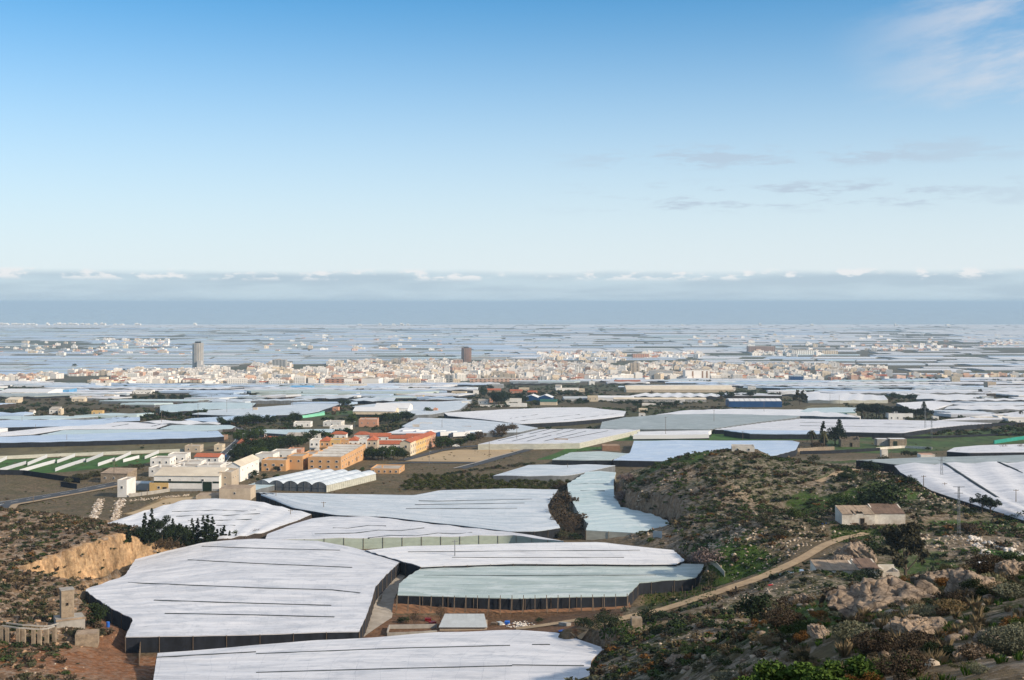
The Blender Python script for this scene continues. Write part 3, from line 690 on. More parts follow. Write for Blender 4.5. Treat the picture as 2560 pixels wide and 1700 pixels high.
levelled([(2105, 1312), (2263, 1312)], 372, -2, 11); levelled([(2043, 1447), (2250, 1447)], 300, -2, 10); levelled([(1966, 1441), (2016, 1441)], 303, -3, 4, 1.0, 3.0); levelled([(1828, 1129), (1888, 1129)], 527, -2, 10)


# ------------------------------------------------------------------ terrain sheet
def spaced(a, b, s): return list(np.arange(a, b, s))
ys = spaced(-60, 18, 3.0) + spaced(18, 110, 0.7) + spaced(110, 640, 1.9)
y = 640.0; s = 2.4
while y < 13600: ys.append(y); y += s; s *= 1.035
ys.append(13600)
xs = spaced(-160, -20, 1.9) + spaced(-20, 66, 0.75) + spaced(66, 230, 1.9)
x = -160.0; s = 2.4
while x > -9500: x -= s; s *= 1.07; xs.insert(0, x)
x = 230.0; s = 2.4
while x < 9500: xs.append(x); x += s; s *= 1.07
xs = np.array(xs); ys = np.array(ys)
TX, TY = np.meshgrid(xs, ys)
tx, ty = TX.ravel(), TY.ravel()
tz = ground(tx, ty)
def inpoly(poly, x, y):
    a = np.array(poly); m = (x >= a[:, 0].min()) & (x <= a[:, 0].max()) & (y >= a[:, 1].min()) & (y <= a[:, 1].max())
    out = np.zeros(x.shape, bool)
    if np.any(m): out[m] = poly_sd(poly, x[m], y[m]) < 0
    return out
def pxpoly(pts, fn=None): return [hit(p[0], p[1], 0, fn or ground)[:2] for p in pts]
gx = relief(tx + 1.5, ty) - relief(tx - 1.5, ty); gy = relief(tx, ty + 1.5) - relief(tx, ty - 1.5)
rel = relief(tx, ty) - valley(tx, ty)
hillm = _sm((np.abs(rel) - 1.2) / 3.5) * (ty < 760) * (np.abs(tx) < 440)
wild = hillm.copy()
for g in GH:
    if g['bd'][:, 1].min() < 760:
        sd = poly_sd(list(g['bd']), tx, ty) if False else None
for poly, hf, w, bb in PADS:
    if bb[2] > 760: continue
    m = (tx > bb[0] - 4) & (tx < bb[1] + 4) & (ty > bb[2] - 4) & (ty < bb[3] + 4)
    wild[m] *= _sm(poly_sd(poly, tx[m], ty[m]) / 3.0)
WILD = wild.copy()
tm = (ty > 215) & (ty < 390) & (tx > 5) & (tx < 130)
wild[tm] *= .15 + .85 * _sm((np.hypot(tx[tm][:, None] - _tq[None, :, 0], ty[tm][:, None] - _tq[None, :, 1]).min(1) - 4) / 30)
rock = fbm(tx, ty, 22, 5, 0.6)
tz = tz + wild * np.clip(ty / 260, 0.18, 1.0) * (2.2 * fbm(tx, ty, 38, 3) + 1.5 * np.maximum(rock, -0.05) + 0.9 * fbm(tx, ty, 5, 3))
nearm = wild * _sm((120 - ty) / 40) * _sm((tx + 8) / 10)
tz = tz + nearm * (0.8 * np.maximum(fbm(tx, ty, 6.5, 4, 0.6), 0) * 2 + 0.25 * fbm(tx, ty, 1.6, 3))
tz = np.where(ty > 13000, np.minimum(tz, 1.5 - (ty - 13000) / 600 * 3.0), tz)
# land cover colours
lc = np.zeros((len(tx), 4)); lc[:, :3] = (0.125, 0.098, 0.060); lc[:, 3] = 0.15
def paint(mask, c, a=None, k=1.0):
    kk = (mask * k)[:, None] if mask.dtype != bool else (mask.astype(float) * k)[:, None]
    lc[:, :3] = lc[:, :3] * (1 - kk) + np.array(c) * kk
    if a is not None: lc[:, 3] = lc[:, 3] * (1 - kk[:, 0]) + a * kk[:, 0]
far = _sm((ty - 700) / 500)
fn_ = fbm(tx, ty, 420, 4)
paint(far, (0.105, 0.090, 0.055), 0.0)
paint(far * _sm((fn_ + 0.02) / 0.1), (0.075, 0.080, 0.040))
gm = fbm(tx + 900, ty, 46, 4)
paint(wild, (0.15, 0.116, 0.072), 0.7)
right = _sm((tx - 8) / 10)
paint(wild * right * _sm((gm + 0.02) / 0.06), (0.055, 0.060, 0.024), 0.6)
paint(wild * right * _sm((fbm(tx - 300, ty + 500, 30, 4) - 0.10) / 0.05), (0.045, 0.085, 0.014), 0.1)
left = _sm((-tx - 30) / 10)
paint(wild * left, (0.19, 0.125, 0.075), 0.7)
redm = left * _sm((326 - ty) / 24) * _sm((ty - 225) / 20) * _sm((fbm(tx, ty, 30, 3) + 0.05) / 0.1)
paint(redm * (rel > -50), (0.235, 0.105, 0.048), 0.35)
for pts, c, a in [
  ([(1000,1420),(1030,1430),(960,1520),(890,1600),(860,1600),(905,1540),(945,1470)], (0.30, 0.24, 0.17), 0.1),
  ([(905,1530),(1400,1530),(1560,1525),(1440,1580),(1300,1574),(1100,1580),(880,1600)], (0.16, 0.088, 0.05), 0.1),
  ([(1000,1505),(1570,1505),(1560,1545),(1150,1545)], (0.125, 0.072, 0.04), 0.05),
  ([(1620,1455),(1800,1445),(1790,1480),(1650,1520),(1590,1525)], (0.055, 0.06, 0.02), 0.05),
  ([(1700,1420),(1760,1350),(1900,1370),(1960,1400),(1900,1440),(1780,1440)], (0.05, 0.095, 0.014), 0.05),
  ([(2080,1315),(2260,1315),(2250,1330),(2080,1360)], (0.06, 0.085, 0.02), 0.1),
  ([(2460,1372),(2570,1385),(2570,1400),(2450,1398)], (0.045, 0.10, 0.014), 0.0),
  ([(320,1590),(260,1520),(235,1500),(200,1560),(240,1640),(330,1640)], (0.20, 0.10, 0.055), 0.1),
  ([(310,1285),(420,1240),(560,1240),(470,1250),(335,1290)], (0.34, 0.25, 0.14), 0.0)]:
    paint(inpoly(pxpoly(pts), tx, ty), c, a)
paint(_sm((vnoise(tx, ty, 5) - 0.2)) * ((ty < 780) & (ty > 450) & (wild < 0.3)).astype(float) * 0.8, (0.062, 0.066, 0.028))
# the quarried cliff and other cut banks
nxz = np.gradient(tz.reshape(TX.shape), ys, axis=0).ravel() ** 2 + np.gradient(tz.reshape(TX.shape), xs, axis=1).ravel() ** 2
steep = _sm((np.sqrt(nxz) - 0.9) / 0.6) * (ty < 760)
stk = .45 + 1.0 * vnoise(tx * .8 + ty * .9, tz * .18, 1.5) * (.55 + .9 * vnoise(tx + ty, tz * .4, 6.0))
kk = (steep * left)[:, None]; lc[:, :3] = lc[:, :3] * (1 - kk) + np.array((0.40, 0.265, 0.15)) * stk[:, None] * kk; lc[:, 3] *= 1 - .9 * kk[:, 0]
paint(steep * right * 0.8, (0.20, 0.13, 0.08), 0.4)
ni, nj = TX.shape
ii = np.arange(ni * nj).reshape(ni, nj)
F = np.stack([ii[:-1, :-1], ii[:-1, 1:], ii[1:, 1:], ii[1:, :-1]], -1).reshape(-1, 4)
m, nt, b = nodemat('terrain')
at = nt.nodes.new('ShaderNodeAttribute'); at.attribute_name = 'cover'
pos = geo_pos(nt)
n1 = nz(nt, pos, 0.9, 8, 0.72); n2 = nz(nt, pos, 0.16, 6, 0.7); n3 = nz(nt, geo_pos(nt, (1, 1, 0.4)), 0.9, 7, 0.72)
c = _mul(nt, at.outputs['Color'], ramp(nt, n1, [(0.28, (0.45, 0.45, 0.45)), (0.5, (0.95, 0.95, 0.95)), (0.72, (1.5, 1.45, 1.4))]))
c = _mul(nt, c, ramp(nt, n2, [(0.3, (0.72, 0.75, 0.75)), (0.7, (1.25, 1.2, 1.15))]))
c = _mul(nt, c, ramp(nt, n3, [(0.36, (0.58, 0.52, 0.47)), (0.52, (1, 1, 1)), (0.66, (1.2, 1.22, 1.25))]))
rk = ramp(nt, nz(nt, pos, 0.55, 9, 0.74), [(0.48, (0, 0, 0)), (0.55, (1, 1, 1))])
rkc = ramp(nt, nz(nt, pos, 1.7, 8, 0.7), [(0.25, (0.15, 0.12, 0.095)), (0.5, (0.33, 0.27, 0.21)), (0.75, (0.50, 0.42, 0.34))])
fm = nt.nodes.new('ShaderNodeMath'); fm.operation = 'MULTIPLY'; nt.links.new(rk, fm.inputs[0]); nt.links.new(at.outputs['Alpha'], fm.inputs[1])
mx = nt.nodes.new('ShaderNodeMix'); mx.data_type = 'RGBA'; nt.links.new(fm.outputs[0], mx.inputs[0]); nt.links.new(c, mx.inputs[6]); nt.links.new(rkc, mx.inputs[7])
nt.links.new(mx.outputs[2], b.inputs['Base Color']); b.inputs['Roughness'].default_value = 0.95; b.inputs['Specular IOR Level'].default_value = 0.15
bp = nt.nodes.new('ShaderNodeBump'); bp.inputs['Strength'].default_value = 0.9; bp.inputs['Distance'].default_value = 0.5
nt.links.new(n1, bp.inputs['Height']); nt.links.new(bp.outputs[0], b.inputs['Normal'])
MATS['terrain'] = m
me = mesh('terrain', np.stack([tx, ty, tz], 1), F, 'terrain', smooth=True)
ca = me.color_attributes.new('cover', 'FLOAT_COLOR', 'POINT')
ca.data.foreach_set('color', lc.astype(np.float32).ravel())
tag(obj('terrain', me), 'rocky hillsides and farmed plain reaching to the coast', None, kind='structure')
TZ = tz.reshape(TX.shape)
def ground_s(x, y):
    """height of the finished sheet (with its rock relief), bilinear"""
    x = np.asarray(x, float); y = np.asarray(y, float)
    j = np.clip(np.searchsorted(xs, x) - 1, 0, nj - 2); i = np.clip(np.searchsorted(ys, y) - 1, 0, ni - 2)
    u = (x - xs[j]) / (xs[j + 1] - xs[j]); v = (y - ys[i]) / (ys[i + 1] - ys[i])
    return TZ[i, j] * (1 - u) * (1 - v) + TZ[i, j + 1] * u * (1 - v) + TZ[i + 1, j] * (1 - u) * v + TZ[i + 1, j + 1] * u * v
def sz(x, y): return float(ground_s(np.array([x]), np.array([y]))[0])
def on(px, py, ymin=0.0):
    return hit(px, py, 0, ground_s, ymin)
# ------------------------------------------------------------------ sea and air
m, nt, b = nodemat('sea')
b.inputs['Base Color'].default_value = (0.04, 0.09, 0.16, 1); b.inputs['Roughness'].default_value = 0.12; b.inputs['Specular IOR Level'].default_value = 0.5; b.inputs['IOR'].default_value = 1.33
wv = nz(nt, geo_pos(nt, (0.02, 0.05, 1)), 1.0, 6, 0.6)
bp = nt.nodes.new('ShaderNodeBump'); bp.inputs['Strength'].default_value = 0.3; bp.inputs['Distance'].default_value = 0.6
nt.links.new(wv, bp.inputs['Height']); nt.links.new(bp.outputs[0], b.inputs['Normal']); MATS['sea'] = m
sv = [(x, y, 0.0) for y in (12000, 16000, 30000, 70000, 150000) for x in (-110000, -30000, 0, 30000, 110000)]
sf = [(r * 5 + c_, r * 5 + c_ + 1, r * 5 + c_ + 6, r * 5 + c_ + 5) for r in range(4) for c_ in range(4)]
tag(obj('sea', mesh('sea', sv, sf, 'sea')), 'hazy blue grey sea beyond the coast', None, kind='structure')
hz = MB().box(-112000, 112000, -400, 152000, -40, 282)
hm = bpy.data.materials.new('haze'); hm.use_nodes = True; hm.node_tree.nodes.clear()
pv = hm.node_tree.nodes.new('ShaderNodeVolumePrincipled'); ho = hm.node_tree.nodes.new('ShaderNodeOutputMaterial')
pv.inputs['Color'].default_value = (0.60, 0.81, 1.0, 1); pv.inputs['Density'].default_value = 5.6e-5; pv.inputs['Anisotropy'].default_value = 0.0
hm.node_tree.links.new(pv.outputs[0], ho.inputs['Volume'])
hzo = obj('haze', mesh('haze', hz.V, hz.F, hm)); tag(hzo, 'thin blue haze over the plain', None, kind='stuff')
for g in GH: build_gh(g)
# earth bank below the front of the jade greenhouse with the posts
bl = resample(np.array([hit(*q, 0, ground)[:2] for q in ((985,1515),(1100,1514),(1280,1517),(1420,1515),(1572,1512))]), 60)
V = []
for k, (x_, y_) in enumerate(bl):
    g0 = sz(x_, y_)
    for t_ in np.linspace(0, 1, 7):
        yy_ = y_ + .6 - t_ * 7.5; zz_ = 1.9 * (1 - t_) ** 1.2 + .25 * (vnoise(x_, yy_, 1.6) - .5)
        V.append((x_ + .3 * (vnoise(x_, yy_, 2.0) - .5), yy_, sz(x_, yy_) + max(zz_ if t_ < .95 else -.2, -.2)))
ii = np.arange(60 * 7).reshape(60, 7)
tag(obj('earth_bank', mesh('earth_bank', V, np.stack([ii[:-1, :-1], ii[:-1, 1:], ii[1:, 1:], ii[1:, :-1]], -1).reshape(-1, 4), 'red_soil', smooth=True)), 'reddish earth bank below the jade greenhouse', None, kind='structure')
# ------------------------------------------------------------------ sheets laid on the ground: fields, roads
def drape(name, poly_px, m, lift=0.06, label=None, n=1.0, world=False, kind='structure', fn=None):
    poly = [p[:2] for p in poly_px] if world else pxpoly(poly_px, ground_s)
    a = np.array(poly)
    w = a.max(0) - a.min(0); far = a[:, 1].mean(); st = max(2.0 * n, far / 160.0)
    nx = int(np.clip(w[0] / st, 3, 90)); ny = int(np.clip(w[1] / st, 3, 90))
    # grid clipped to the polygon: rows across, edges snapped to the outline
    V = []; F = []; 
    ysr = np.linspace(a[:, 1].min() + 0.02, a[:, 1].max() - 0.02, ny)
    prev = None
    for yy in ysr:
        xsr = []
        for i in range(len(poly)):
            (ax, ay), (bx, by) = poly[i], poly[(i + 1) % len(poly)]
            if (ay > yy) != (by > yy): xsr.append(ax + (bx - ax) * (yy - ay) / (by - ay))
        if len(xsr) < 2: prev = None; continue
        row = np.linspace(min(xsr), max(xsr), nx); b0 = len(V)
        zz = ground_s(row, np.full(nx, yy)) + lift
        V += [(row[k], yy, zz[k]) for k in range(nx)]
        if prev is not None: F += [(prev + k, prev + k + 1, b0 + k + 1, b0 + k) for k in range(nx - 1)]
        prev = b0
    o = obj(name, mesh(name, V, F, m, smooth=True))
    return tag(o, label, None, kind=kind)
def ribbon(name, pts, width, m, lift=0.08, label=None, world=False, kind='structure', dash=None, off=0.0, parent=None, hf=None):
    P3 = np.array([(p[:2] if world else on(p[0], p[1])[:2]) for p in pts])
    L = np.linalg.norm(np.diff(P3, axis=0), axis=1).sum(); n = int(np.clip(L / 3.0, 4, 400))
    q = resample(P3, n)
    for _ in range(4): q[1:-1] = (q[:-2] + q[1:-1] * 2 + q[2:]) / 4
    d = np.gradient(q, axis=0); d /= np.linalg.norm(d, axis=1)[:, None]; nn = np.stack([-d[:, 1], d[:, 0]], 1)
    zc = ground_s(q[:, 0], q[:, 1]) if hf is None else hf(q[:, 0], q[:, 1])
    k = 5
    V = []; 
    for j in range(k):
        s = (j / (k - 1) - 0.5) * width + off
        e = q + nn * s
        ze = np.maximum(ground_s(e[:, 0], e[:, 1]), zc) if hf is None else hf(e[:, 0], e[:, 1])
        V.append(np.stack([e[:, 0], e[:, 1], ze + lift], 1))
    V = np.array(V)                                        # k, n, 3
    ii = np.arange(k * n).reshape(k, n)
    F = np.stack([ii[:-1, :-1], ii[:-1, 1:], ii[1:, 1:], ii[1:, :-1]], -1)
    if dash: F = F[:, [i for i in range(n - 1) if (i // dash) % 2 == 0]]
    o = obj(name, mesh(name, V.reshape(-1, 3), F.reshape(-1, 4), m, smooth=True), parent)
    return tag(o, label, None, kind=kind if parent is None else None)
drape('field', [(-40,1113),(250,1108),(520,1100),(560,1110),(470,1128),(250,1140),(-40,1146)], 'field_dry', label='scrubby fallow field at left', n=2)
drape('field', [(-40,1150),(250,1141),(460,1131),(350,1162),(140,1182),(-40,1184)], 'field_lush', label='green field between plastic windbreaks')
drape('field', [(1440,1104),(1600,1080),(1770,1079),(2000,1082),(2070,1098),(2000,1101),(1600,1099)], 'field_lush', label='green meadow behind the pale blue greenhouse')
drape('field', [(2060,1100),(2260,1088),(2560,1068),(2640,1070),(2640,1106),(2460,1112),(2370,1126),(2200,1134),(2080,1130)], 'field_green', label='green terraced vineyard plots at right')
drape('field', [(1340,1150),(1420,1120),(1500,1117),(1530,1122),(1430,1130),(1385,1148)], 'field_lush', label='bright green plot beside the sand track')
drape('sports_ground', [(1008,1154),(1110,1128),(1160,1123),(1312,1122),(1202,1155)], 'sand', lift=0.10, label='bare sand sports ground')
drape('field', [(2030,1012),(2200,1010),(2140,1018),(2000,1022)], 'field_dry', label='dry field left of the pine grove')
drape('field', [(2330,1040),(2480,1030),(2560,1026),(2400,1046)], 'field_green', label='dark green plot behind the pine grove')
drape('field', [(420,973),(560,965),(640,968),(560,976)], 'field_dry', label='dry field below the town at left')
drape('field', [(760,1036),(880,1026),(890,1034),(800,1044)], 'field_green', label='green verge beside the mint film tunnel')
drape('field', [(620,962),(820,958),(830,964),(700,968)], 'field_dark', label='dark bare field at the edge of the town')
drape('yard', [(310,1286),(420,1246),(560,1240),(575,1244),(466,1252),(336,1288)], 'sand', lift=0.12, label='sandy yard behind the zigzag greenhouse')
drape('lane', [(903,1598),(880,1600),(935,1515),(965,1450),(1005,1408),(1040,1418),(1005,1450),(985,1500),(980,1545)], 'pale_track', lift=0.12, label='whitish lane between two greenhouses')
# the main road: runs past the left hill, under the village and round the bend
road = [(-60,1272),(0,1262),(110,1243),(200,1228),(290,1210),(330,1202)]
ribbon('road', road, 9.5, 'asphalt', 0.35, 'asphalt road past the left hillside')
ribbon('road_line', road, 0.35, 'paint', 0.40, 'white centre line of the road', dash=2)
ribbon('road_edge_line', road, 0.25, 'paint', 0.40, 'white edge line of the road', off=4.2)
ribbon('road_shoulder', road, 3.0, 'track', 0.30, 'sandy shoulder of the road', off=-6.2)
road2 = [(545,1160),(560,1140),(585,1118),(603,1102),(600,1088),(618,1080),(608,1072),(596,1068)]
ribbon('road', road2, 8.5, 'asphalt', 0.30, 'asphalt road bending through the village')
ribbon('road_line', road2, 0.5, 'paint', 0.36, 'white centre line of the bending road')
ribbon('road_edge_line', road2, 0.4, 'paint', 0.36, 'white edge line of the bending road', off=3.9)
ribbon('road_edge_line', road2, 0.4, 'paint', 0.36, 'other white edge line of the bending road', off=-3.9)
ribbon('street', [(1005,1152),(1090,1128),(1150,1118),(1200,1115)], 6, 'asphalt', 0.22, 'street along the terrace')
ribbon('street', [(1150,1172),(1215,1155),(1290,1133),(1340,1119)], 6, 'asphalt', 0.22, 'street right of the sand sports ground')
ribbon('kerb', [(1135,1172),(1198,1156),(1260,1138),(1322,1120)], 1.4, 'concrete', 0.40, 'pale kerb wall beside the sports ground')
ribbon('street', [(930,1168),(1010,1157),(1190,1158)], 5, 'asphalt', 0.22, 'street in front of the sports ground')
ribbon('street', [(975,1072),(1020,1060),(1050,1045),(1080,1036)], 6, 'asphalt', 0.25, 'street beside the cream warehouse')
trk = [tuple(q[:2]) for q in TRK]
ribbon('dirt_track', trk, 3.0, 'track', 0.2, 'sandy track climbing the right hillside', world=True)
ribbon('dirt_track', [(1290,1574),(1330,1571),(1390,1560),(1445,1552)], 3.2, 'track', 0.14, 'sandy track end beside the nearest greenhouse')
ribbon('dirt_track', [(2045,1206),(2085,1192),(2125,1180),(2155,1168),(2145,1160)], 3.2, 'track', 0.18, 'sandy path over the rocky hill')

# ------------------------------------------------------------------ the plain full of greenhouses
def fpoly(pts): return [hit(p[0], p[1], 0, valley)[:2] for p in pts]
EXCL = [fpoly(p) for p in (
  [(540,1130),(560,1062),(590,1034),(760,1030),(870,1046),(1010,1046),(1045,1034),(1060,1050),(960,1085),(1190,1120),(1000,1165),(640,1180)],
  [(1195,968),(1510,958),(1640,990),(1650,1024),(1500,1020),(1160,1034)], [(1555,974),(1915,972),(1915,990),(1560,990)], [(1640,998),(1990,996),(2010,1024),(1640,1032)],
  [(2130,1004),(2340,1000),(2360,1055),(2130,1050)], [(0,1000),(180,996),(290,1006),(300,1040),(0,1042)], [(320,985),(490,985),(490,1004),(320,1004)], [(345,1032),(520,1024),(510,1056),(350,1054)],
  [(2240,1060),(2640,1044),(2640,1135),(2100,1135)], [(880,1010),(1050,1004),(1050,1044),(880,1044)], [(0,966),(130,968),(130,985),(0,985)], [(2000,1008),(2210,1006),(2210,1024),(2000,1024)])]
TOWN_T = [(-20, 946), (150, 940), (300, 934), (480, 922), (700, 914), (1000, 904), (1250, 900), (1500, 905), (1700, 912), (1900, 912), (2080, 915), (2210, 920)]
TOWN_B = [(-20, 956), (120, 958), (300, 962), (480, 964), (700, 963), (900, 962), (1150, 957), (1420, 954), (1560, 950), (1800, 947), (2000, 949), (2120, 951), (2400, 948), (2480, 948)]
def town_band(px): return np.interp(px, *zip(*TOWN_T)), np.interp(px, *zip(*TOWN_B))
def in_town(x, y):
    px = 1280 + FPX * x / y; py = HOR + FPX * (CAMZ - float(valley(x, y))) / y
    t, b = town_band(px)
    if px > 2210: return 940 < py < b
    return t < py < b
films = ['film_white', 'film_white2', 'film_blue', 'film_pale', 'film_jade', 'film_aqua', 'film_grey']
fword = {'film_white': 'white', 'film_white2': 'bright white', 'film_blue': 'light blue', 'film_pale': 'pale bluish', 'film_jade': 'jade', 'film_aqua': 'pale aqua', 'film_grey': 'grey green'}
rng = np.random.default_rng(5)
foot_bb = [(f[:, 0].min(), f[:, 0].max(), f[:, 1].min(), f[:, 1].max()) for f in FOOT]
nman = len(FOOT)
def free(cx, cy, r):
    for f, bb in zip(FOOT[:nman], foot_bb):
        if cx < bb[0] - r or cx > bb[1] + r or cy < bb[2] - r or cy > bb[3] + r: continue
        if poly_sd(list(f[::2]), np.array([cx]), np.array([cy]))[0] < r * 0.9: return False
    for e in EXCL:
        if poly_sd(e, np.array([cx]), np.array([cy]))[0] < 0: return False
    return not in_town(cx, cy)
def where(px, py):
    a = 'left edge' if px < 400 else 'left third' if px < 860 else 'centre' if px < 1650 else 'right third' if px < 2150 else 'right edge'
    return a
AUTO = []
yy = 860.0
while yy < 2900:
    dd = rng.uniform(42, 80) * (1 if yy < 1500 else 1.35)
    xx = -0.47 * yy - 60 + rng.uniform(0, 60)
    while xx < 0.47 * yy + 60:
        w = rng.uniform(55, 150) * (1 if yy < 1500 else 1.5)
        cx, cy = xx + w / 2, yy + dd / 2
        p = 0.86 if yy < 1500 else 0.84
        if rng.random() < p:
            for tries in ((w, dd), (w * 0.6, dd * 0.8), (w * 0.4, dd * 0.6)):
                if free(cx, cy, 0.42 * min(tries)) and free(cx - tries[0] * .38, cy, 0.25 * min(tries)) and free(cx + tries[0] * .38, cy, 0.25 * min(tries)):
                    AUTO.append((cx, cy, tries[0] * 0.97, tries[1] * 0.93)); break
        xx += w + (rng.uniform(4, 14) if rng.random() < 0.25 else 1.5)
    yy += dd + (rng.uniform(4, 16) if rng.random() < 0.4 else 1.5)
def hits_auto(cx, cy, w, d):
    return any(abs(cx - a[0]) < (w + a[2]) * .56 and abs(cy - a[1]) < (d + a[3]) * .56 for a in AUTO)
for yy in np.arange(850, 2100, 26):
    for xx in np.arange(-0.46 * yy, 0.46 * yy, 34):
        w, d = rng.uniform(34, 70), rng.uniform(24, 46); cx, cy = xx + rng.uniform(-8, 8), yy + rng.uniform(-6, 6)
        if rng.random() < .8 and not hits_auto(cx, cy, w, d) and free(cx, cy, d * .5) and free(cx - w * .4, cy, d * .3) and free(cx + w * .4, cy, d * .3): AUTO.append((cx, cy, w, d))
AUTO.sort(key=lambda a: a[1])
print('auto greenhouses', len(AUTO))
ALAB = {}
for k, (cx, cy, w, d) in enumerate(AUTO[:255]):
    sk = rng.uniform(-0.3, 0.5); jit = lambda: rng.uniform(-0.06, 0.06)
    sl = rng.uniform(-0.12, 0.12)
    q = []
    for ry in (-0.5, 0, 0.5):
        q.append([(cx + w * (u + jit() * (abs(u) == .5)) + d * ry * sk, cy + d * (ry + jit() * .6) + w * u * sl) for u in (-0.5, -0.17, 0.17, 0.5)])
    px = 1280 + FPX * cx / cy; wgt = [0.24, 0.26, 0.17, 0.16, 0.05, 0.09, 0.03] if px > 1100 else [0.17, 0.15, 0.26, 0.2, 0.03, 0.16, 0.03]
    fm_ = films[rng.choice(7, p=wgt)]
    kind = rng.random()
    rd = ('u', rng.uniform(16, 34), rng.uniform(0.6, 1.6)) if kind < 0.45 else ('v', rng.uniform(9, 14), rng.uniform(0.25, 0.5))
    py = HOR + FPX * (CAMZ - float(valley(cx, cy))) / cy
    dist = 'middle distance' if cy < 1350 else 'far plain below the town' if cy < 2100 else 'plain level with the town'
    lab = f"{fword[fm_]} greenhouse in the {dist}, {where(px, py)}"
    g = gh(lab, q, fm_, ['net_dark', 'net_brown', 'net_grey', 'net_dark'][rng.integers(4)], rng.uniform(3.0, 4.0), rd, (), flap=rng.choice([.4, 1.4, 2.6]), group=f"{fword[fm_]} greenhouses in the {dist}, {where(px, py)}", world=True, padw=0, rough=0.5)
    ALAB.setdefault(lab, []).append((px, build_gh(g)))
ORD = ['leftmost', 'second from left', 'third from left', 'fourth from left', 'fifth from left', 'sixth from left', 'seventh from left', 'eighth from left', 'ninth from left', 'tenth from left', 'eleventh from left', 'twelfth from left', 'thirteenth from left', 'fourteenth from left', 'fifteenth from left']
for lab, its in ALAB.items():
    its.sort(key=lambda t: t[0])
    if len(its) > 1:
        for k, (_, o) in enumerate(its): o['label'] = lab + ', ' + (ORD[k] if k < len(its) - 1 or k == 0 else 'rightmost') if k < len(ORD) else lab
# beyond those: too many to pick apart, one mass
def far_mass(items, name, label, mats, pick, hh=(3.0, 4.0)):
    V = []; F = []; M = []
    for k, (cx, cy, w, d) in enumerate(items):
        sk = rng.uniform(-0.25, 0.4); sl = rng.uniform(-0.06, 0.06); h = rng.uniform(*hh); mi = pick(cx, cy)
        z = float(valley(cx, cy)); zb = float(valley(cx, cy + d / 2)) ; zf = float(valley(cx, cy - d / 2))
        b = len(V)
        for ry in (-0.5, 0.5):
            zz = zf if ry < 0 else zb
            for u in (-0.5, 0.5):
                x_ = cx + w * u + d * ry * sk; y_ = cy + d * ry + w * u * sl
                V += [(x_, y_, zz - 3), (x_, y_, zz + h)]
        r0 = (cx - w / 2, cy, z + h + 1.0 + d * 0.004); r1 = (cx + w / 2, cy, z + h + 1.0 + d * 0.004)
        V += [r0, r1]
        F += [(b + 0, b + 2, b + 3, b + 1), (b + 2, b + 6, b + 7, b + 9, b + 3), (b + 6, b + 4, b + 5, b + 7), (b + 4, b + 0, b + 1, b + 8, b + 5), (b + 1, b + 3, b + 9, b + 8), (b + 8, b + 9, b + 7, b + 5)]
        M += [7, 7, 7, 7, mi, mi]
    o = obj(name, mesh(name, V, F, mats, M, uv=np.array(V)[:, :2]))
    return tag(o, label, None, kind='stuff')
FARP = []
yy = 2900.0
while yy < 13150:
    dd = rng.uniform(70, 170) * (1 + (yy - 2900) / 9000)
    xx = -0.47 * yy - 100 + rng.uniform(0, 200)
    while xx < 0.47 * yy + 100:
        w = rng.uniform(70, 320) * (1 + (yy - 2900) / 9000)
        cx, cy = xx + w / 2, yy + dd / 2
        hole = float(fbm(np.array([cx]), np.array([cy * 0.55]), 900, 3)[0])
        px = 1280 + FPX * cx / cy
        gap = 0.02 if cy > 11400 else 0.10 + (0.5 if hole > 0.13 else 0) + (0.15 if cy < 6500 and px > 1400 else 0)
        if rng.random() > gap and not in_town(cx, cy):
            FARP.append((cx, cy, w * 0.97, dd * rng.uniform(0.8, 0.96)))
        xx += w + (rng.uniform(10, 60) if rng.random() < 0.25 else 3)
    yy += dd + (rng.uniform(8, 40) if rng.random() < 0.35 else 3)
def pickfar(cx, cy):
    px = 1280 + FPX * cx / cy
    if cy > 11400: return 1  # sunlit coast strip put into the colour: only the whitest film
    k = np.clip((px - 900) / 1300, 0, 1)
    return int(rng.choice(7, p=(1 - k) * np.array([0.08, 0.04, 0.36, 0.24, 0.06, 0.14, 0.08]) + k * np.array([0.34, 0.40, 0.08, 0.12, 0.01, 0.03, 0.02])))  # bluish film towards the left stands in for cloud shade on the plain
mat('net_far', (0.22, 0.23, 0.23), 0.9, 0.3, 0.02)
mass_mats = [*films, 'net_far']
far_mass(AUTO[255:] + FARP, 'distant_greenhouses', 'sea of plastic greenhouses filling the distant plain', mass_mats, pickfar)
print('far', len(FARP) + len(AUTO) - 255)

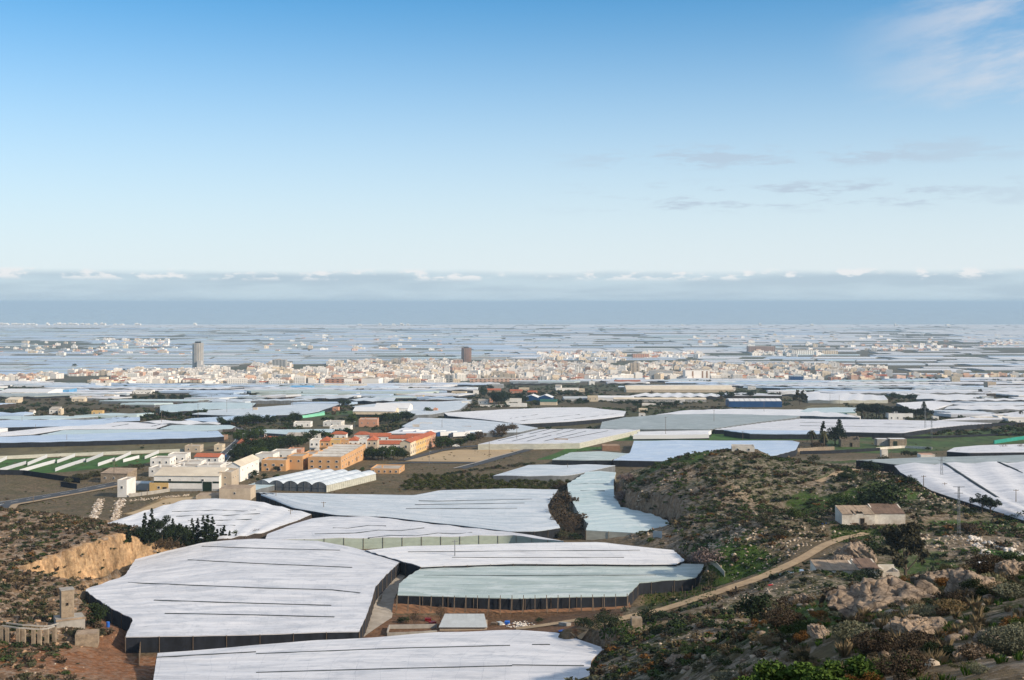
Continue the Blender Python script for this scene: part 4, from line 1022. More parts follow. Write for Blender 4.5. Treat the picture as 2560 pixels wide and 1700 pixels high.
# ------------------------------------------------------------------ the distant town
def house_proto(kind, w, d, h, wall, roof='flat_roof', red=False):
    B = MB()
    if kind == 'gable':
        B.box(-w/2, w/2, -d/2, d/2, -4, h)
        B.add([(-w/2-.3, -d/2-.3, h), (w/2+.3, -d/2-.3, h), (w/2+.3, d/2+.3, h), (-w/2-.3, d/2+.3, h), (-w/2-.3, 0, h+1.8), (w/2+.3, 0, h+1.8)], [(0,1,5,4), (2,3,4,5), (0,4,3), (1,2,5)], 1)
    elif kind == 'step':
        B.box(-w/2, w/2, -d/2, d/2, -4, h*0.62); B.box(-w/2, w*0.1, -d*0.2, d/2-.05, h*0.62, h); B.box(-w/2, w/2, -d/2, -d/2+.25, h*0.62, h*0.62+.9)
        B.box(-w/2+.3, w*0.1-.3, -d*0.2+.3, d/2-.3, h, h+.05, 1); B.box(w*0.12, w/2-.3, -d/2+.4, d/2-.3, h*.62, h*.62+.06, 1)
    else:
        B.box(-w/2, w/2, -d/2, d/2, -4, h)
        for a in ((-w/2, w/2, -d/2, -d/2+.25), (-w/2, w/2, d/2-.25, d/2), (-w/2, -w/2+.25, -d/2+.25, d/2-.25), (w/2-.25, w/2, -d/2+.25, d/2-.25)): B.box(*a, h+.001, h+.9)
        B.box(-w/2+.3, w/2-.3, -d/2+.3, d/2-.3, h, h+.05, 1)
        B.box(-w*0.3, -w*0.02, 0.0, d*0.32, h+.06, h+2.5)
    nfl = max(1, int((h if kind != 'step' else h*0.62) / 3.0)); nw = max(2, int(w / 3.4))
    for f in range(nfl):
        for k in range(nw):
            x0 = -w/2 + (k + 0.5) * w / nw
            B.box(x0-.6, x0+.6, -d/2-.06, -d/2-.002, f*3+.9, f*3+2.3, 2)
        for k in range(max(1, int(d / 4.5))):
            y0 = -d/2 + (k + 0.5) * d / max(1, int(d / 4.5)); B.box(w/2+.002, w/2+.06, y0-.6, y0+.6, f*3+.9, f*3+2.3, 2)
    return mesh('town_house', B.V, B.F, [wall, 'red_tile' if red else roof, 'glass'], B.M), (w, d, h)
PRO = []
mat('town_white', (0.82, 0.775, 0.71), 0.85, 0.06, 0.05, per_obj=0.1)
mat('town_cream', (0.70, 0.58, 0.43), 0.85, 0.08, 0.05, per_obj=0.12)
mat('town_pink', (0.58, 0.38, 0.28), 0.85, 0.1, 0.05, per_obj=0.15)
mat('town_roof', (0.42, 0.34, 0.28), 0.9, 0.2, 0.05, per_obj=0.15)
for wl_, wt in (('town_white', 6), ('town_cream', 2), ('town_pink', 1)):
    for kind, w, d, h, red in (('flat', 15, 14, 6.6, 0), ('flat', 24, 16, 9.6, 0), ('step', 18, 15, 9.4, 0), ('gable', 22, 12, 6.4, 1), ('flat', 38, 16, 12.6, 0), ('step', 27, 16, 12.4, 0), ('flat', 22, 17, 16.6, 0)):
        PRO.append((*house_proto(kind, w, d, h, wl_, 'town_roof', red), wt * (0.35 if h > 12.5 else 0.7 if h > 12 else 1), wl_, h, red))
PW = np.array([p[2] for p in PRO]); PW /= PW.sum()
TH = []
yy = 2060.0
while yy < 4400:
    xx = -0.45 * yy
    while xx < 0.45 * yy:
        k = rng.choice(len(PRO), p=PW); w = PRO[k][1][0]
        if in_town(xx + w / 2, yy) and float(fbm(np.array([xx]), np.array([yy * .6]), 130, 3)[0]) < .085 and rng.random() < (0.88 if (1280 + FPX * xx / yy) < 1780 else 0.58 if (1280 + FPX * xx / yy) < 2210 else 0.35):
            TH.append((xx + w / 2 + rng.uniform(-2, 2), yy + rng.uniform(-14, 14), k, rng.uniform(-0.35, 0.35) + (math.pi / 2 if rng.random() < .3 else 0)))
        xx += w + (rng.uniform(0, 3) if rng.random() < 0.8 else rng.uniform(8, 26))
    yy += rng.uniform(26, 46)
# small settlements scattered on the far plain
HAM = [(240, 420, 848, 867, 80), (60, 200, 856, 872, 12), (1600, 1760, 884, 897, 60), (1350, 1560, 884, 902, 120), (1880, 2060, 878, 892, 60), (2120, 2400, 864, 878, 60), (2450, 2560, 856, 864, 40), (640, 1100, 838, 880, 60), (1700, 2560, 838, 870, 90), (0, 500, 870, 890, 50)]
HOUSES2 = []
for x0, x1, y0, y1, n in HAM:
    for _ in range(n):
        p = hit(rng.uniform(x0, x1), rng.uniform(y0, y1), 0, valley); k = rng.choice(len(PRO), p=PW)
        HOUSES2.append((p[0], p[1], k, rng.uniform(-0.4, 0.4)))
print('town', len(TH))
cw = {'town_white': 'white', 'town_cream': 'cream', 'town_pink': 'salmon'}
def town_size(t): return PRO[t[2]][5 - 0] if False else PRO[t[2]][4] / t[1] + (0.004 if t[1] < town_front(t[0] / t[1]) else 0)
def town_front(s):
    k = int(s * 60)
    if k not in TF: px = 1280 + FPX * k / 60; _, b = town_band(px); TF[k] = hit(px, b, 0, valley)[1] + 150
    return TF[k]
TF = {}
TH.sort(key=lambda t: -town_size(t))
for t in TH[:290]:
    me_, (w, d, h), _, wl_, hh, red = PRO[t[2]]
    o = obj('town_house', me_, None, (t[0], t[1], float(valley(t[0], t[1]))), (0, 0, t[3]))
    side = where(1280 + FPX * t[0] / t[1], 0)
    kindw = 'red roofed' if red else 'low' if hh < 8 else 'tall' if hh > 12 else 'mid height'
    tag(o, f"{kindw} {cw[wl_]} house in the distant sunlit town, {side}", 'house', f"{kindw} {cw[wl_]} town houses, {side}")
def mass_houses(items, name, label):
    V = []; F = []; M = []
    for (x_, y_, k, r) in items:
        w, d, h = PRO[k][1]; red = PRO[k][5]; wi = ['town_white', 'town_cream', 'town_pink'].index(PRO[k][3]); c_, s_ = math.cos(r), math.sin(r); z = float(valley(x_, y_))
        B = MB().box(-w/2, w/2, -d/2, d/2, -5, h, wi)
        if red: B.add([(-w/2, -d/2, h+.02), (w/2, -d/2, h+.02), (w/2, d/2, h+.02), (-w/2, d/2, h+.02), (-w/2, 0, h+1.8), (w/2, 0, h+1.8)], [(0,1,5,4), (2,3,4,5), (0,4,3), (1,2,5)], 3)
        else:
            B.box(-w/2+.3, w/2-.3, -d/2+.3, d/2-.3, h, h+.05, 4); B.box(-w*.3, 0, 0, d*.3, h+.06, h+2.6, wi)
        nfl = int(h / 3)
        for f in range(nfl):
            for q in range(2): B.box((q-.5)*w*.5-1.1, (q-.5)*w*.5+1.1, -d/2-.06, -d/2-.002, f*3+.8, f*3+2.3, 5)
        b = len(V)
        V += [(x_ + c_ * v[0] - s_ * v[1], y_ + s_ * v[0] + c_ * v[1], z + v[2]) for v in B.V]
        F += [tuple(i + b for i in f) for f in B.F]; M += B.M
    return tag(obj(name, mesh(name, V, F, ['town_white', 'town_cream', 'town_pink', 'red_tile', 'town_roof', 'glass'], M)), label, None, kind='stuff')
mass_houses(TH[290:], 'town_houses_behind', 'crowded roofs and walls of the distant town seen as one mass')
mass_houses(HOUSES2, 'distant_hamlets', 'scattered white farm buildings and hamlets on the far plain')
# white holiday buildings along the coast line
for i, (px, w) in enumerate([(2, 14), (16, 12), (45, 30), (72, 10), (85, 14), (120, 6), (140, 10), (150, 12), (165, 16), (178, 10), (190, 12), (207, 9), (222, 14), (240, 8), (258, 12), (292, 14), (305, 10), (345, 14), (488, 7), (900, 8), (950, 6), (985, 8), (1005, 9), (1020, 7), (1362, 5), (1706, 7), (1900, 6), (2030, 8), (2240, 8), (2370, 10)]):
    Y = 12700 - (px / 2560) * 500; x_ = (px - 1280) / FPX * Y; ww = w * Y / FPX; hh = rng.uniform(14, 26)
    B = MB().box(-ww/2, ww/2, -20, 20, -6, hh).box(-ww/2, ww*rng.uniform(-.2, .3), -18, 20, hh, hh + rng.uniform(5, 12))
    for f in range(int(hh / 6)): B.box(-ww/2+3, ww/2-3, -20.6, -20.1, f*6+2, f*6+4.5, 1)
    tag(B.build('coast_building', ['town_white', 'glass'], loc=(x_, Y, float(valley(x_, Y)) - 1)), 'white holiday block strung along the far coast line, ' + where(px, 0) + ' ', 'building', 'white coast blocks, ' + where(px, 0))
# ------------------------------------------------------------------ buildings
_wb = MB().box(-.5, .5, -.5, .5, -.5, .5, 1)
_w2 = MB()
_w2.box(-.40, .40, -.62, -.1, -.42, .42, 1); _w2.box(-.5, -.40, -.5, .5, -.5, .5, 0); _w2.box(.40, .5, -.5, .5, -.5, .5, 0); _w2.box(-.40, .40, -.5, .5, .42, .5, 0); _w2.box(-.40, .40, -.5, .5, -.5, -.42, 0)
WINM = mesh('window', _w2.V, _w2.F, ['white_wall', 'glass'], _w2.M)
DOORM = mesh('door', _w2.V, _w2.F, ['timber', 'dark_open'], _w2.M)
GDOORM = mesh('door', _wb.V, _wb.F, ['dark_green', 'dark_green'], _wb.M)
def pane(o, me, face, w, d, x, z, ww, hh, name='window'):
    if face == 'f': loc, rz = (x, -0.05, z), 0
    elif face == 'r': loc, rz = (w / 2 + 0.05, x, z), math.pi / 2
    elif face == 'l': loc, rz = (-w / 2 - 0.05, x, z), -math.pi / 2
    else: loc, rz = (x, d + 0.05, z), math.pi
    obj(name, me, o, loc, (0, 0, rz), (ww, 0.16, hh))
def roof_flat(o, w, d, h, wall, m, par=0.6):
    B = MB(); t = 0.25
    B.box(-w/2+t, w/2-t, t, d-t, h - 0.2, h + 0.06)
    obj('roof', mesh('roof', B.V, B.F, m), o)
    if par > 0:
        B = MB()
        B.box(-w/2, w/2, 0, t, h, h + par); B.box(-w/2, w/2, d - t, d, h, h + par); B.box(-w/2, -w/2 + t, t, d - t, h, h + par); B.box(w/2 - t, w/2, t, d - t, h, h + par)
        obj('parapet', mesh('parapet', B.V, B.F, wall), o)
def roof_gable(o, w, d, h, rise, m, wall, axis='x', ov=0.35):
    B = MB(); t = 0.15
    if axis == 'x':
        e = [(-w/2-ov, -ov, h-.05), (w/2+ov, -ov, h-.05), (w/2+ov, d/2, h+rise), (-w/2-ov, d/2, h+rise), (w/2+ov, d+ov, h-.05), (-w/2-ov, d+ov, h-.05)]
        G_ = [(-w/2, 0, h), (-w/2, d, h), (-w/2, d/2, h+rise-.12), (w/2, 0, h), (w/2, d, h), (w/2, d/2, h+rise-.12)]
    else:
        e = [(-w/2-ov, -ov, h-.05), (-w/2-ov, d+ov, h-.05), (0, d+ov, h+rise), (0, -ov, h+rise), (w/2+ov, d+ov, h-.05), (w/2+ov, -ov, h-.05)]
        G_ = [(-w/2, 0, h), (w/2, 0, h), (0, 0, h+rise-.12), (-w/2, d, h), (w/2, d, h), (0, d, h+rise-.12)]
    lo = [(a, b, c - t) for a, b, c in e]
    B.add(e + lo, [(0,1,2,3), (3,2,4,5), (6,9,8,7), (9,11,10,8), (0,3,9,6), (3,5,11,9), (1,7,8,2), (2,8,10,4), (0,6,7,1), (5,4,10,11)])
    obj('roof', mesh('roof', B.V, B.F, m), o)
    obj('gable_wall', mesh('gable_wall', G_[:3], [(0, 1, 2)], wall), o); obj('gable_wall', mesh('gable_wall', G_[3:], [(0, 2, 1)], wall), o)
def roof_hip(o, w, d, h, rise, m, ov=0.3):
    B = MB(); k = min(w, d) * 0.38
    e = [(-w/2-ov, -ov, h), (w/2+ov, -ov, h), (w/2+ov, d+ov, h), (-w/2-ov, d+ov, h)]
    if w >= d: t_ = [(-w/2+k, d/2, h+rise), (w/2-k, d/2, h+rise)]; F = [(0,1,5,4), (2,3,4,5), (1,2,5), (3,0,4), (3,2,1,0)]
    else: t_ = [(0, k, h+rise), (0, d-k, h+rise)]; F = [(0,1,4), (1,2,5,4), (2,3,5), (3,0,4,5), (3,2,1,0)]
    B.add(e + t_, F)
    obj('roof', mesh('roof', B.V, B.F, m), o)
def roof_shed(o, w, d, h, rise, m, wall, ov=0.25):
    e = [(-w/2-ov, -ov, h), (w/2+ov, -ov, h), (w/2+ov, d+ov, h+rise), (-w/2-ov, d+ov, h+rise)]
    lo = [(a, b, c - .16) for a, b, c in e]
    obj('roof', mesh('roof', e + lo, [(0,1,2,3), (7,6,5,4), (0,4,5,1), (1,5,6,2), (2,6,7,3), (3,7,4,0)], m), o)
    G_ = [(-w/2, 0, h-.1), (-w/2, d, h-.1), (-w/2, d, h+rise-.15), (w/2, 0, h-.1), (w/2, d, h-.1), (w/2, d, h+rise-.15), (-w/2, d, h-.1), (w/2, d, h-.1)]
    obj('gable_wall', mesh('gable_wall', G_, [(0, 1, 2), (3, 5, 4), (6, 7, 5, 2)], wall), o)
def bld(name, label, px, py, wpx, hpx, d, wall, rot=0.0, roof='flat', rm='flat_roof', rise=1.6, win=(), door=(), cat='house', axis='x', par=0.6, group=None, Y=None, chimney=0):
    """px, py: foot of the middle of the front wall in the frame; wpx, hpx: its size in frame pixels; d: depth in metres"""
    p = on(px, py) if Y is None else np.array([(px - 1280) / FPX * Y, Y, sz((px - 1280) / FPX * Y, Y)])
    s = p[1] / FPX; w = wpx * s; h = hpx * s
    FOOT_B.append((p[0], p[1] + d / 2, max(w, d) / 2))
    o = empty(name, tuple(p), label, cat, group, rot)
    B = MB().box(-w/2, w/2, 0, d, -3.5, h)
    obj('wall', mesh('wall', B.V, B.F, wall), o)
    if roof == 'flat': roof_flat(o, w, d, h, wall, rm, par)
    elif roof == 'gable': roof_gable(o, w, d, h, rise, rm, wall, axis)
    elif roof == 'hip': roof_hip(o, w, d, h, rise, rm)
    elif roof == 'shed': roof_shed(o, w, d, h, rise, rm, wall)
    for face, n, zs, ww, hh in win:
        span = w if face in 'fb' else d
        for z in zs:
            for k in range(n):
                pane(o, WINM, face, w, d, (k + 0.5) / n * span - (w / 2 if face in 'fb' else 0), z * h, ww, hh)
    for face, x, ww, hh, kind in door:
        pane(o, DOORM if kind == 'd' else GDOORM, face, w, d, x * w if face in 'fb' else x * d, hh / 2 + 0.02, ww, hh, 'door')
    for k in range(chimney):
        B = MB().box(-w*.2+k*2, -w*.2+.7+k*2, d*.4, d*.4+.7, h-.2, h+1.6); obj('chimney', mesh('chimney', B.V, B.F, wall), o)
    return o, w, d, h, p
FOOT_B = []
# orange housing complex
o, w, d, h, p = bld('apartment_house', 'long orange apartment house with white parapets, behind the arched greenhouse', 811, 1175, 84, 30, 60, 'orange_wall', -0.10, 'flat', 'flat_roof', win=[('f', 4, (0.28, 0.72), 1.5, 1.1), ('r', 12, (0.72,), 1.2, 1.2), ('r', 8, (0.25,), 1.2, 1.3)], door=[('r', 0.3, 1.6, 2.4, 'd'), ('r', 0.62, 1.6, 2.4, 'd')], cat='building')
for k in range(5):
    B = MB().box(-w/2+.3, w/2-.3, 8 + k*11, 8.3 + k*11, h+.07, h+1.1); obj('roof_divider', mesh('roof_divider', B.V, B.F, 'white_wall'), o)
bld('apartment_house', 'small orange apartment block with a balcony, left end of the orange group', 684, 1178, 62, 25, 12, 'orange_wall', -0.08, win=[('f', 3, (0.62,), 1.6, 1.3), ('f', 2, (0.2,), 1.4, 1.2)], door=[('f', 0.2, 1.6, 2.6, 'd')], cat='building')
bld('apartment_house', 'orange stepped block second from the left in the orange group', 737, 1174, 40, 31, 14, 'orange_wall', -0.08, win=[('f', 2, (0.7,), 1.2, 1.2), ('r', 2, (0.7,), 1.2, 1.2)], cat='building')
bld('apartment_house', 'orange stepped block just left of the long orange apartment house', 768, 1167, 30, 29, 16, 'orange_wall', -0.08, win=[('f', 2, (0.7,), 1.2, 1.2)], cat='building')
# two storey row
row = [(786, 24, 'white_wall', 'white end house of the two storey row, leftmost'), (812, 26, 'orange_wall', 'orange row house with red hip roof next to the white end house'), (838, 25, 'gold_wall', 'ochre row house in the middle of the two storey row'), (861, 21, 'orange_wall', 'dark orange row house left of the white pair'),
       (883, 26, 'white_wall', 'white row house with maroon roof, left of the pair'), (907, 20, 'white_wall', 'white row house with balcony, right of the pair'), (930, 26, 'beige_wall', 'beige row house at the right end of the two storey row')]
for i, (px, wp, wl_, lb) in enumerate(row):
    o, w, d, h, p = bld('row_house', lb, px, 1133 - i * 0.4, wp, 30, 11, wl_, 0, 'hip' if i in (1, 4, 6) else 'flat', 'red_tile' if i in (1, 4, 6) else 'flat_roof', 2.0, win=[('f', 2, (0.74,), 1.2, 1.4)], door=[('f', -0.18, 2.2, 2.4, 'd')], chimney=1 if i % 2 else 0)
    B = MB().box(-w*.3, w*.3, -1.1, -.01, h*.48, h*.48+.15).box(-w*.3, w*.3, -1.1, -1.03, h*.48+.15, h*.48+1.1); obj('balcony', mesh('balcony', B.V, B.F, wl_), o)
for px, py, wp, hp, dd, lb in [(965, 1122, 72, 12, 9, 'low house with long red tiled roof right of the beige row house'), (1000, 1109, 56, 13, 9, 'red roofed house behind the low one with the long roof'), (950, 1103, 50, 12, 10, 'red roofed house left of the second terrace'), (1045, 1106, 60, 14, 9, 'long red roof at the back of the terrace'), (905, 1100, 40, 13, 9, 'small red hip roofed house behind the white row houses'), (845, 1099, 40, 13, 9, 'red hip roofed house behind the ochre row house')]:
    bld('village_house', lb, px, py, wp, hp, dd, 'white_wall', 0, 'gable' if wp > 45 else 'hip', 'red_tile', 1.9, win=[('f', 3, (0.5,), 1.1, 1.1)])
p0 = on(1013, 1140)
for i, (wl_, lb) in enumerate([('cream_wall', 'cream end house of the yellow terrace with red roof'), ('gold_wall', 'golden yellow terrace house, second from its near end'), ('gold_wall', 'deeper yellow terrace house in the middle of the terrace'), ('orange_wall', 'orange terrace house, fourth from the near end'), ('salmon_wall', 'salmon red house at the far end of the yellow terrace')]):
    a = -0.17; dd = 13.0
    q = p0 + np.array([-math.sin(a) * dd * i, math.cos(a) * dd * i, 0]); q[2] = sz(q[0], q[1]); w = 6.5; h = 8.2
    o = empty('terrace_house', tuple(q), lb, 'house', None, a)
    B = MB().box(-w/2, w/2, 0, dd - .03, -3, h); obj('wall', mesh('wall', B.V, B.F, wl_), o)
    roof_gable(o, w, dd - .7, h, 1.4, 'red_tile', wl_, 'y', 0.3)
    for z in (1.9, 5.6):
        for k in range(3): pane(o, WINM, 'r', w, dd, (k + .5) * dd / 3, z, 1.3, 1.7)
    if i == 0:
        for z in (1.9, 5.6): pane(o, WINM, 'f', w, dd, 0.5, z, 1.3, 1.6)
# other village houses
V_ = [(660, 1158, 46, 20, 12, 'white_wall', 'flat', 'low white house with salmon terraces left of the orange group'), (703, 1150, 52, 19, 12, 'white_wall', 'flat', 'white house with red striped roof terrace behind the small orange block'), (735, 1143, 36, 17, 10, 'salmon_wall', 'flat', 'salmon house behind the stepped orange blocks'),
 (617, 1119, 52, 10, 14, 'beige_wall', 'shed', 'long low beige house with pinkish roof beside the road'), (516, 1159, 62, 17, 10, 'white_wall', 'gable', 'white farmhouse with bright red roof by the road bend'), (400, 1165, 50, 17, 10, 'white_wall', 'flat', 'white flat roofed house left of the farm cluster'), (442, 1158, 44, 20, 10, 'white_wall', 'flat', 'taller white house in the middle of the farm cluster'), (474, 1171, 58, 14, 10, 'white_wall', 'flat', 'low white house with three small windows above the big warehouse'),
 (481, 1131, 38, 14, 9, 'beige_wall', 'flat', 'beige ruined block in the scrub field'), (545, 1128, 20, 13, 8, 'cream_wall', 'flat', 'small cream ruin beside the road bend'), (540, 1100, 40, 8, 10, 'brown_wall', 'flat', 'long low brown ruin above the road bend'), (755, 1068, 42, 10, 12, 'white_wall', 'flat', 'white house with roof tanks behind the blue greenhouse strip'), (830, 1066, 46, 10, 12, 'white_wall', 'flat', 'white flat house behind the dark round tree'), (850, 1076, 52, 8, 12, 'white_wall', 'flat', 'long white wall house left of the brick house'),
 (920, 1067, 46, 17, 14, 'salmon_wall', 'flat', 'pink brick house with white parapets in the village centre'), (785, 1100, 32, 14, 10, 'white_wall', 'flat', 'white gabled house behind the trees left of the row'), (740, 1098, 50, 9, 14, 'grey_wall', 'gable', 'long grey roofed house beside the white church house'), (1088, 1035, 10, 12, 6, 'salmon_wall', 'flat', 'narrow salmon house beside the bushy palm'), (962, 1184, 72, 10, 16, 'orange_wall', 'flat', 'low ochre house right of the orange complex'), (1063, 1070, 30, 9, 8, 'cream_wall', 'flat', 'low cream shed at the lorry yard')]
for px, py, wp, hp, dd, wl_, rf, lb in V_:
    bld('village_house', lb, px, py, wp, hp, dd, wl_, random.uniform(-.12, .06), rf, 'red_tile' if rf in ('gable', 'shed') and 'grey' not in lb else 'flat_roof', 1.5, win=[('f', max(1, int(wp / 14)), (0.55,), 1.0, 1.2), ('r', 2, (0.55,), 1.0, 1.2)], chimney=random.choice([0, 1]))
o, w, d, h, p = bld('chapel', 'white chapel like house with a bell arch and orange tiled roof', 672, 1115, 38, 14, 12, 'white_wall', -0.2, 'gable', 'red_tile', 2.2, win=[('f', 2, (0.5,), .9, 1.2)], cat='chapel')
B = MB().box(-w/2+.5, -w/2+.9, 3, 3.4, h+1, h+3.4).box(-w/2+1.7, -w/2+2.1, 3, 3.4, h+1, h+3.4).box(-w/2+.5, -w/2+2.1, 3, 3.4, h+3.4, h+3.8); obj('bell_arch', mesh('bell_arch', B.V, B.F, 'white_wall'), o)
# the big white warehouse with green bands
o, w, d, h, p = bld('warehouse', 'white warehouse with dark green bands and a tall green gate, left of the arched greenhouse', 466, 1228, 166, 39, 26, 'white_wall', -0.06, 'gable', 'fibre_roof', 2.2, win=[('f', 2, (0.72,), 1.3, 1.0)], cat='warehouse')
for z0, z1, mm, nm in ((.52, .64, 'dark_green', 'wall_band'), (-.2, .16, 'grey_wall', 'base_band')):
    for x0, x1 in ((-w/2, w*.24), (w*.40, w/2)):
        B = MB().box(x0, x1, -.06, -.004, h*z0, h*z1); obj(nm, mesh(nm, B.V, B.F, mm), o)
B = MB().box(w*.25, w*.39, -.10, -.004, 0, h*.62); obj('gate', mesh('gate', B.V, B.F, 'dark_green'), o)
bld('stair_tower', 'beige stair tower at the right corner of the white warehouse', 563, 1225, 32, 42, 12, 'beige_wall', -0.06, 'flat', 'flat_roof', win=[('f', 1, (0.35, 0.75), .8, .9), ('r', 3, (0.7,), .8, .8)], cat='building')
bld('warehouse', 'white long side wing of the warehouse behind the beige stair tower', 583, 1205, 36, 40, 30, 'white_wall', -0.10, 'gable', 'fibre_roof', 2.0, win=[('r', 4, (0.7,), .8, .8)], cat='warehouse', axis='y')
bld('farm_building', 'beige plastered block above the zigzag greenhouse', 587, 1251, 78, 29, 12, 'beige_wall', 0.02, 'flat', 'old_roof', win=[('f', 1, (0.62,), .8, 1.0)], par=0, cat='building')
bld('farm_building', 'low beige shed left of the plastered block', 520, 1249, 60, 10, 9, 'beige_wall', 0.02, 'flat', 'old_roof', par=0, cat='building')
bld('roadside_house', 'tall white house end beside the road culvert', 305, 1243, 24, 40, 10, 'white_wall', -0.1, 'flat', 'flat_roof', win=[('f', 1, (0.62,), 1.0, 1.3)])
bld('roadside_house', 'orange house with a small white window and shutter near the warehouse', 397, 1229, 48, 21, 9, 'gold_wall', -0.06, 'flat', 'sheet_grey', win=[('f', 1, (0.5,), 1.3, 1.2)], door=[('f', .32, 2.0, 2.2, 'd')], par=.2)
bld('roadside_house', 'low grey roofed link between the white and the orange roadside houses', 345, 1226, 62, 17, 8, 'grey_wall', -0.06, 'flat', 'sheet_grey', par=.1)
bld('farm_building', 'rough stone barn with a red edged roof beside the road', 285, 1207, 70, 24, 11, 'stone_wall', -0.12, 'shed', 'old_roof', 1.2, win=[('f', 3, (0.5,), 1.0, 1.1)], cat='barn')
def wall_line(name, label, pts, hgt, thick, m, cat='wall', lift=0.0, caps=None):
    P3 = np.array([on(p[0], p[1])[:2] for p in pts]); L = np.linalg.norm(np.diff(P3, axis=0), axis=1).sum(); q = resample(P3, max(3, int(L / 3)))
    d = np.gradient(q, axis=0); d /= np.linalg.norm(d, axis=1)[:, None]; nn = np.stack([-d[:, 1], d[:, 0]], 1) * thick / 2
    z = ground_s(q[:, 0], q[:, 1]); n = len(q); c = np.array([q[0, 0], q[0, 1], z[0]])
    hv = np.array([hgt(k / (n - 1)) if callable(hgt) else hgt for k in range(n)])
    a = np.stack([*(q - nn).T, z - .8 + lift], 1); b = np.stack([*(q - nn).T, z + hv + lift], 1); e = np.stack([*(q + nn).T, z + hv + lift], 1); f = np.stack([*(q + nn).T, z - .8 + lift], 1)
    V = np.concatenate([a, b, e, f]) - c; i = np.arange(n - 1)
    F = [tuple(int(v) for v in r) for r in np.concatenate([np.stack([i + k * n, i + 1 + k * n, i + 1 + (k + 1) * n, i + (k + 1) * n], 1) for k in range(3)])] + [(0, n, 2 * n, 3 * n), (n - 1, 4 * n - 1, 3 * n - 1, 2 * n - 1)]
    return tag(obj(name, mesh(name, V, F, m), None, tuple(c)), label, cat)
wall_line('garden_wall', 'grey garden wall in front of the orange roadside house', [(322,1243),(380,1236),(424,1229)], 1.6, .3, 'concrete')
wall_line('garden_wall', 'whitish wall at the lane below the hill farm, right', [(2190,1125),(2260,1120),(2330,1124)], 1.6, .3, 'old_white')
wall_line('garden_wall', 'long white wall in front of the villas, centre of the plain', [(1200,1017),(1240,1017),(1286,1016)], 2.2, .4, 'white_wall')
wall_line('net_windbreak', 'black net windbreak along the left green field', [(-40,1186),(60,1188),(140,1200),(200,1208)], 2.6, .15, 'net_dark', 'windbreak')
wall_line('net_windbreak', 'black net windbreak beside the stone barn', [(152,1216),(192,1222)], 2.4, .3, 'net_dark', 'windbreak')
wall_line('net_windbreak', 'long black net fence above the vineyard plots at right', [(2110,1086),(2280,1080),(2440,1068),(2600,1062)], 2.6, .2, 'net_dark', 'windbreak')
wall_line('net_windbreak', 'lower black net fence across the vineyard plots', [(2180,1098),(2330,1096),(2480,1090),(2600,1088)], 1.6, .2, 'net_dark', 'windbreak')
wall_line('net_windbreak', 'black net fence below the roofless stone barn', [(2000,1136),(2080,1134),(2200,1127)], 2.0, .3, 'net_dark', 'windbreak')
wall_line('field_wall', 'tan dry stone wall below the roofless barn', [(1990,1130),(2040,1127),(2085,1125)], 2.2, 1.0, 'stone_wall')
wall_line('green_net_fence', 'turquoise green net fence sloping across the right edge', [(2485,1110),(2530,1103),(2580,1096)], 2.4, .6, 'green_net', 'fence')
wall_line('plastic_fence', 'whitish film fence along the back of the green field', [(-40,1150),(120,1143),(300,1136),(460,1130)], 2.0, .15, 'wall_pale', 'fence')
for i, ((a, b), (c, e)) in enumerate([((0,1180),(65,1161)), ((49,1183),(138,1157)), ((138,1179),(213,1154)), ((245,1166),(286,1152)), ((308,1156),(348,1146)), ((69,1164),(118,1144)), ((143,1158),(187,1142)), ((216,1156),(258,1139)), ((288,1154),(327,1136)), ((362,1148),(397,1133)), ((-12,1162),(17,1148))]):
    wall_line('film_windbreak', 'slanting white film windbreak standing in the green field, number %s from the left' % ['second', 'third', 'fifth', 'eighth', 'tenth', 'fourth, back row', 'sixth, back row', 'seventh, back row', 'ninth, back row', 'eleventh, back row', 'first'][i].split(',')[0] if False else 'slanting white film windbreak in the green field, ' + ['front row, leftmost', 'front row, second from left', 'front row, third from left', 'front row, fourth from left', 'front row, rightmost', 'back row, second from left', 'back row, third from left', 'back row, fourth from left', 'back row, fifth from left', 'back row, rightmost', 'back row, leftmost'][i], [(a, b), (c, e)], 1.9, .12, 'film_white', 'windbreak')
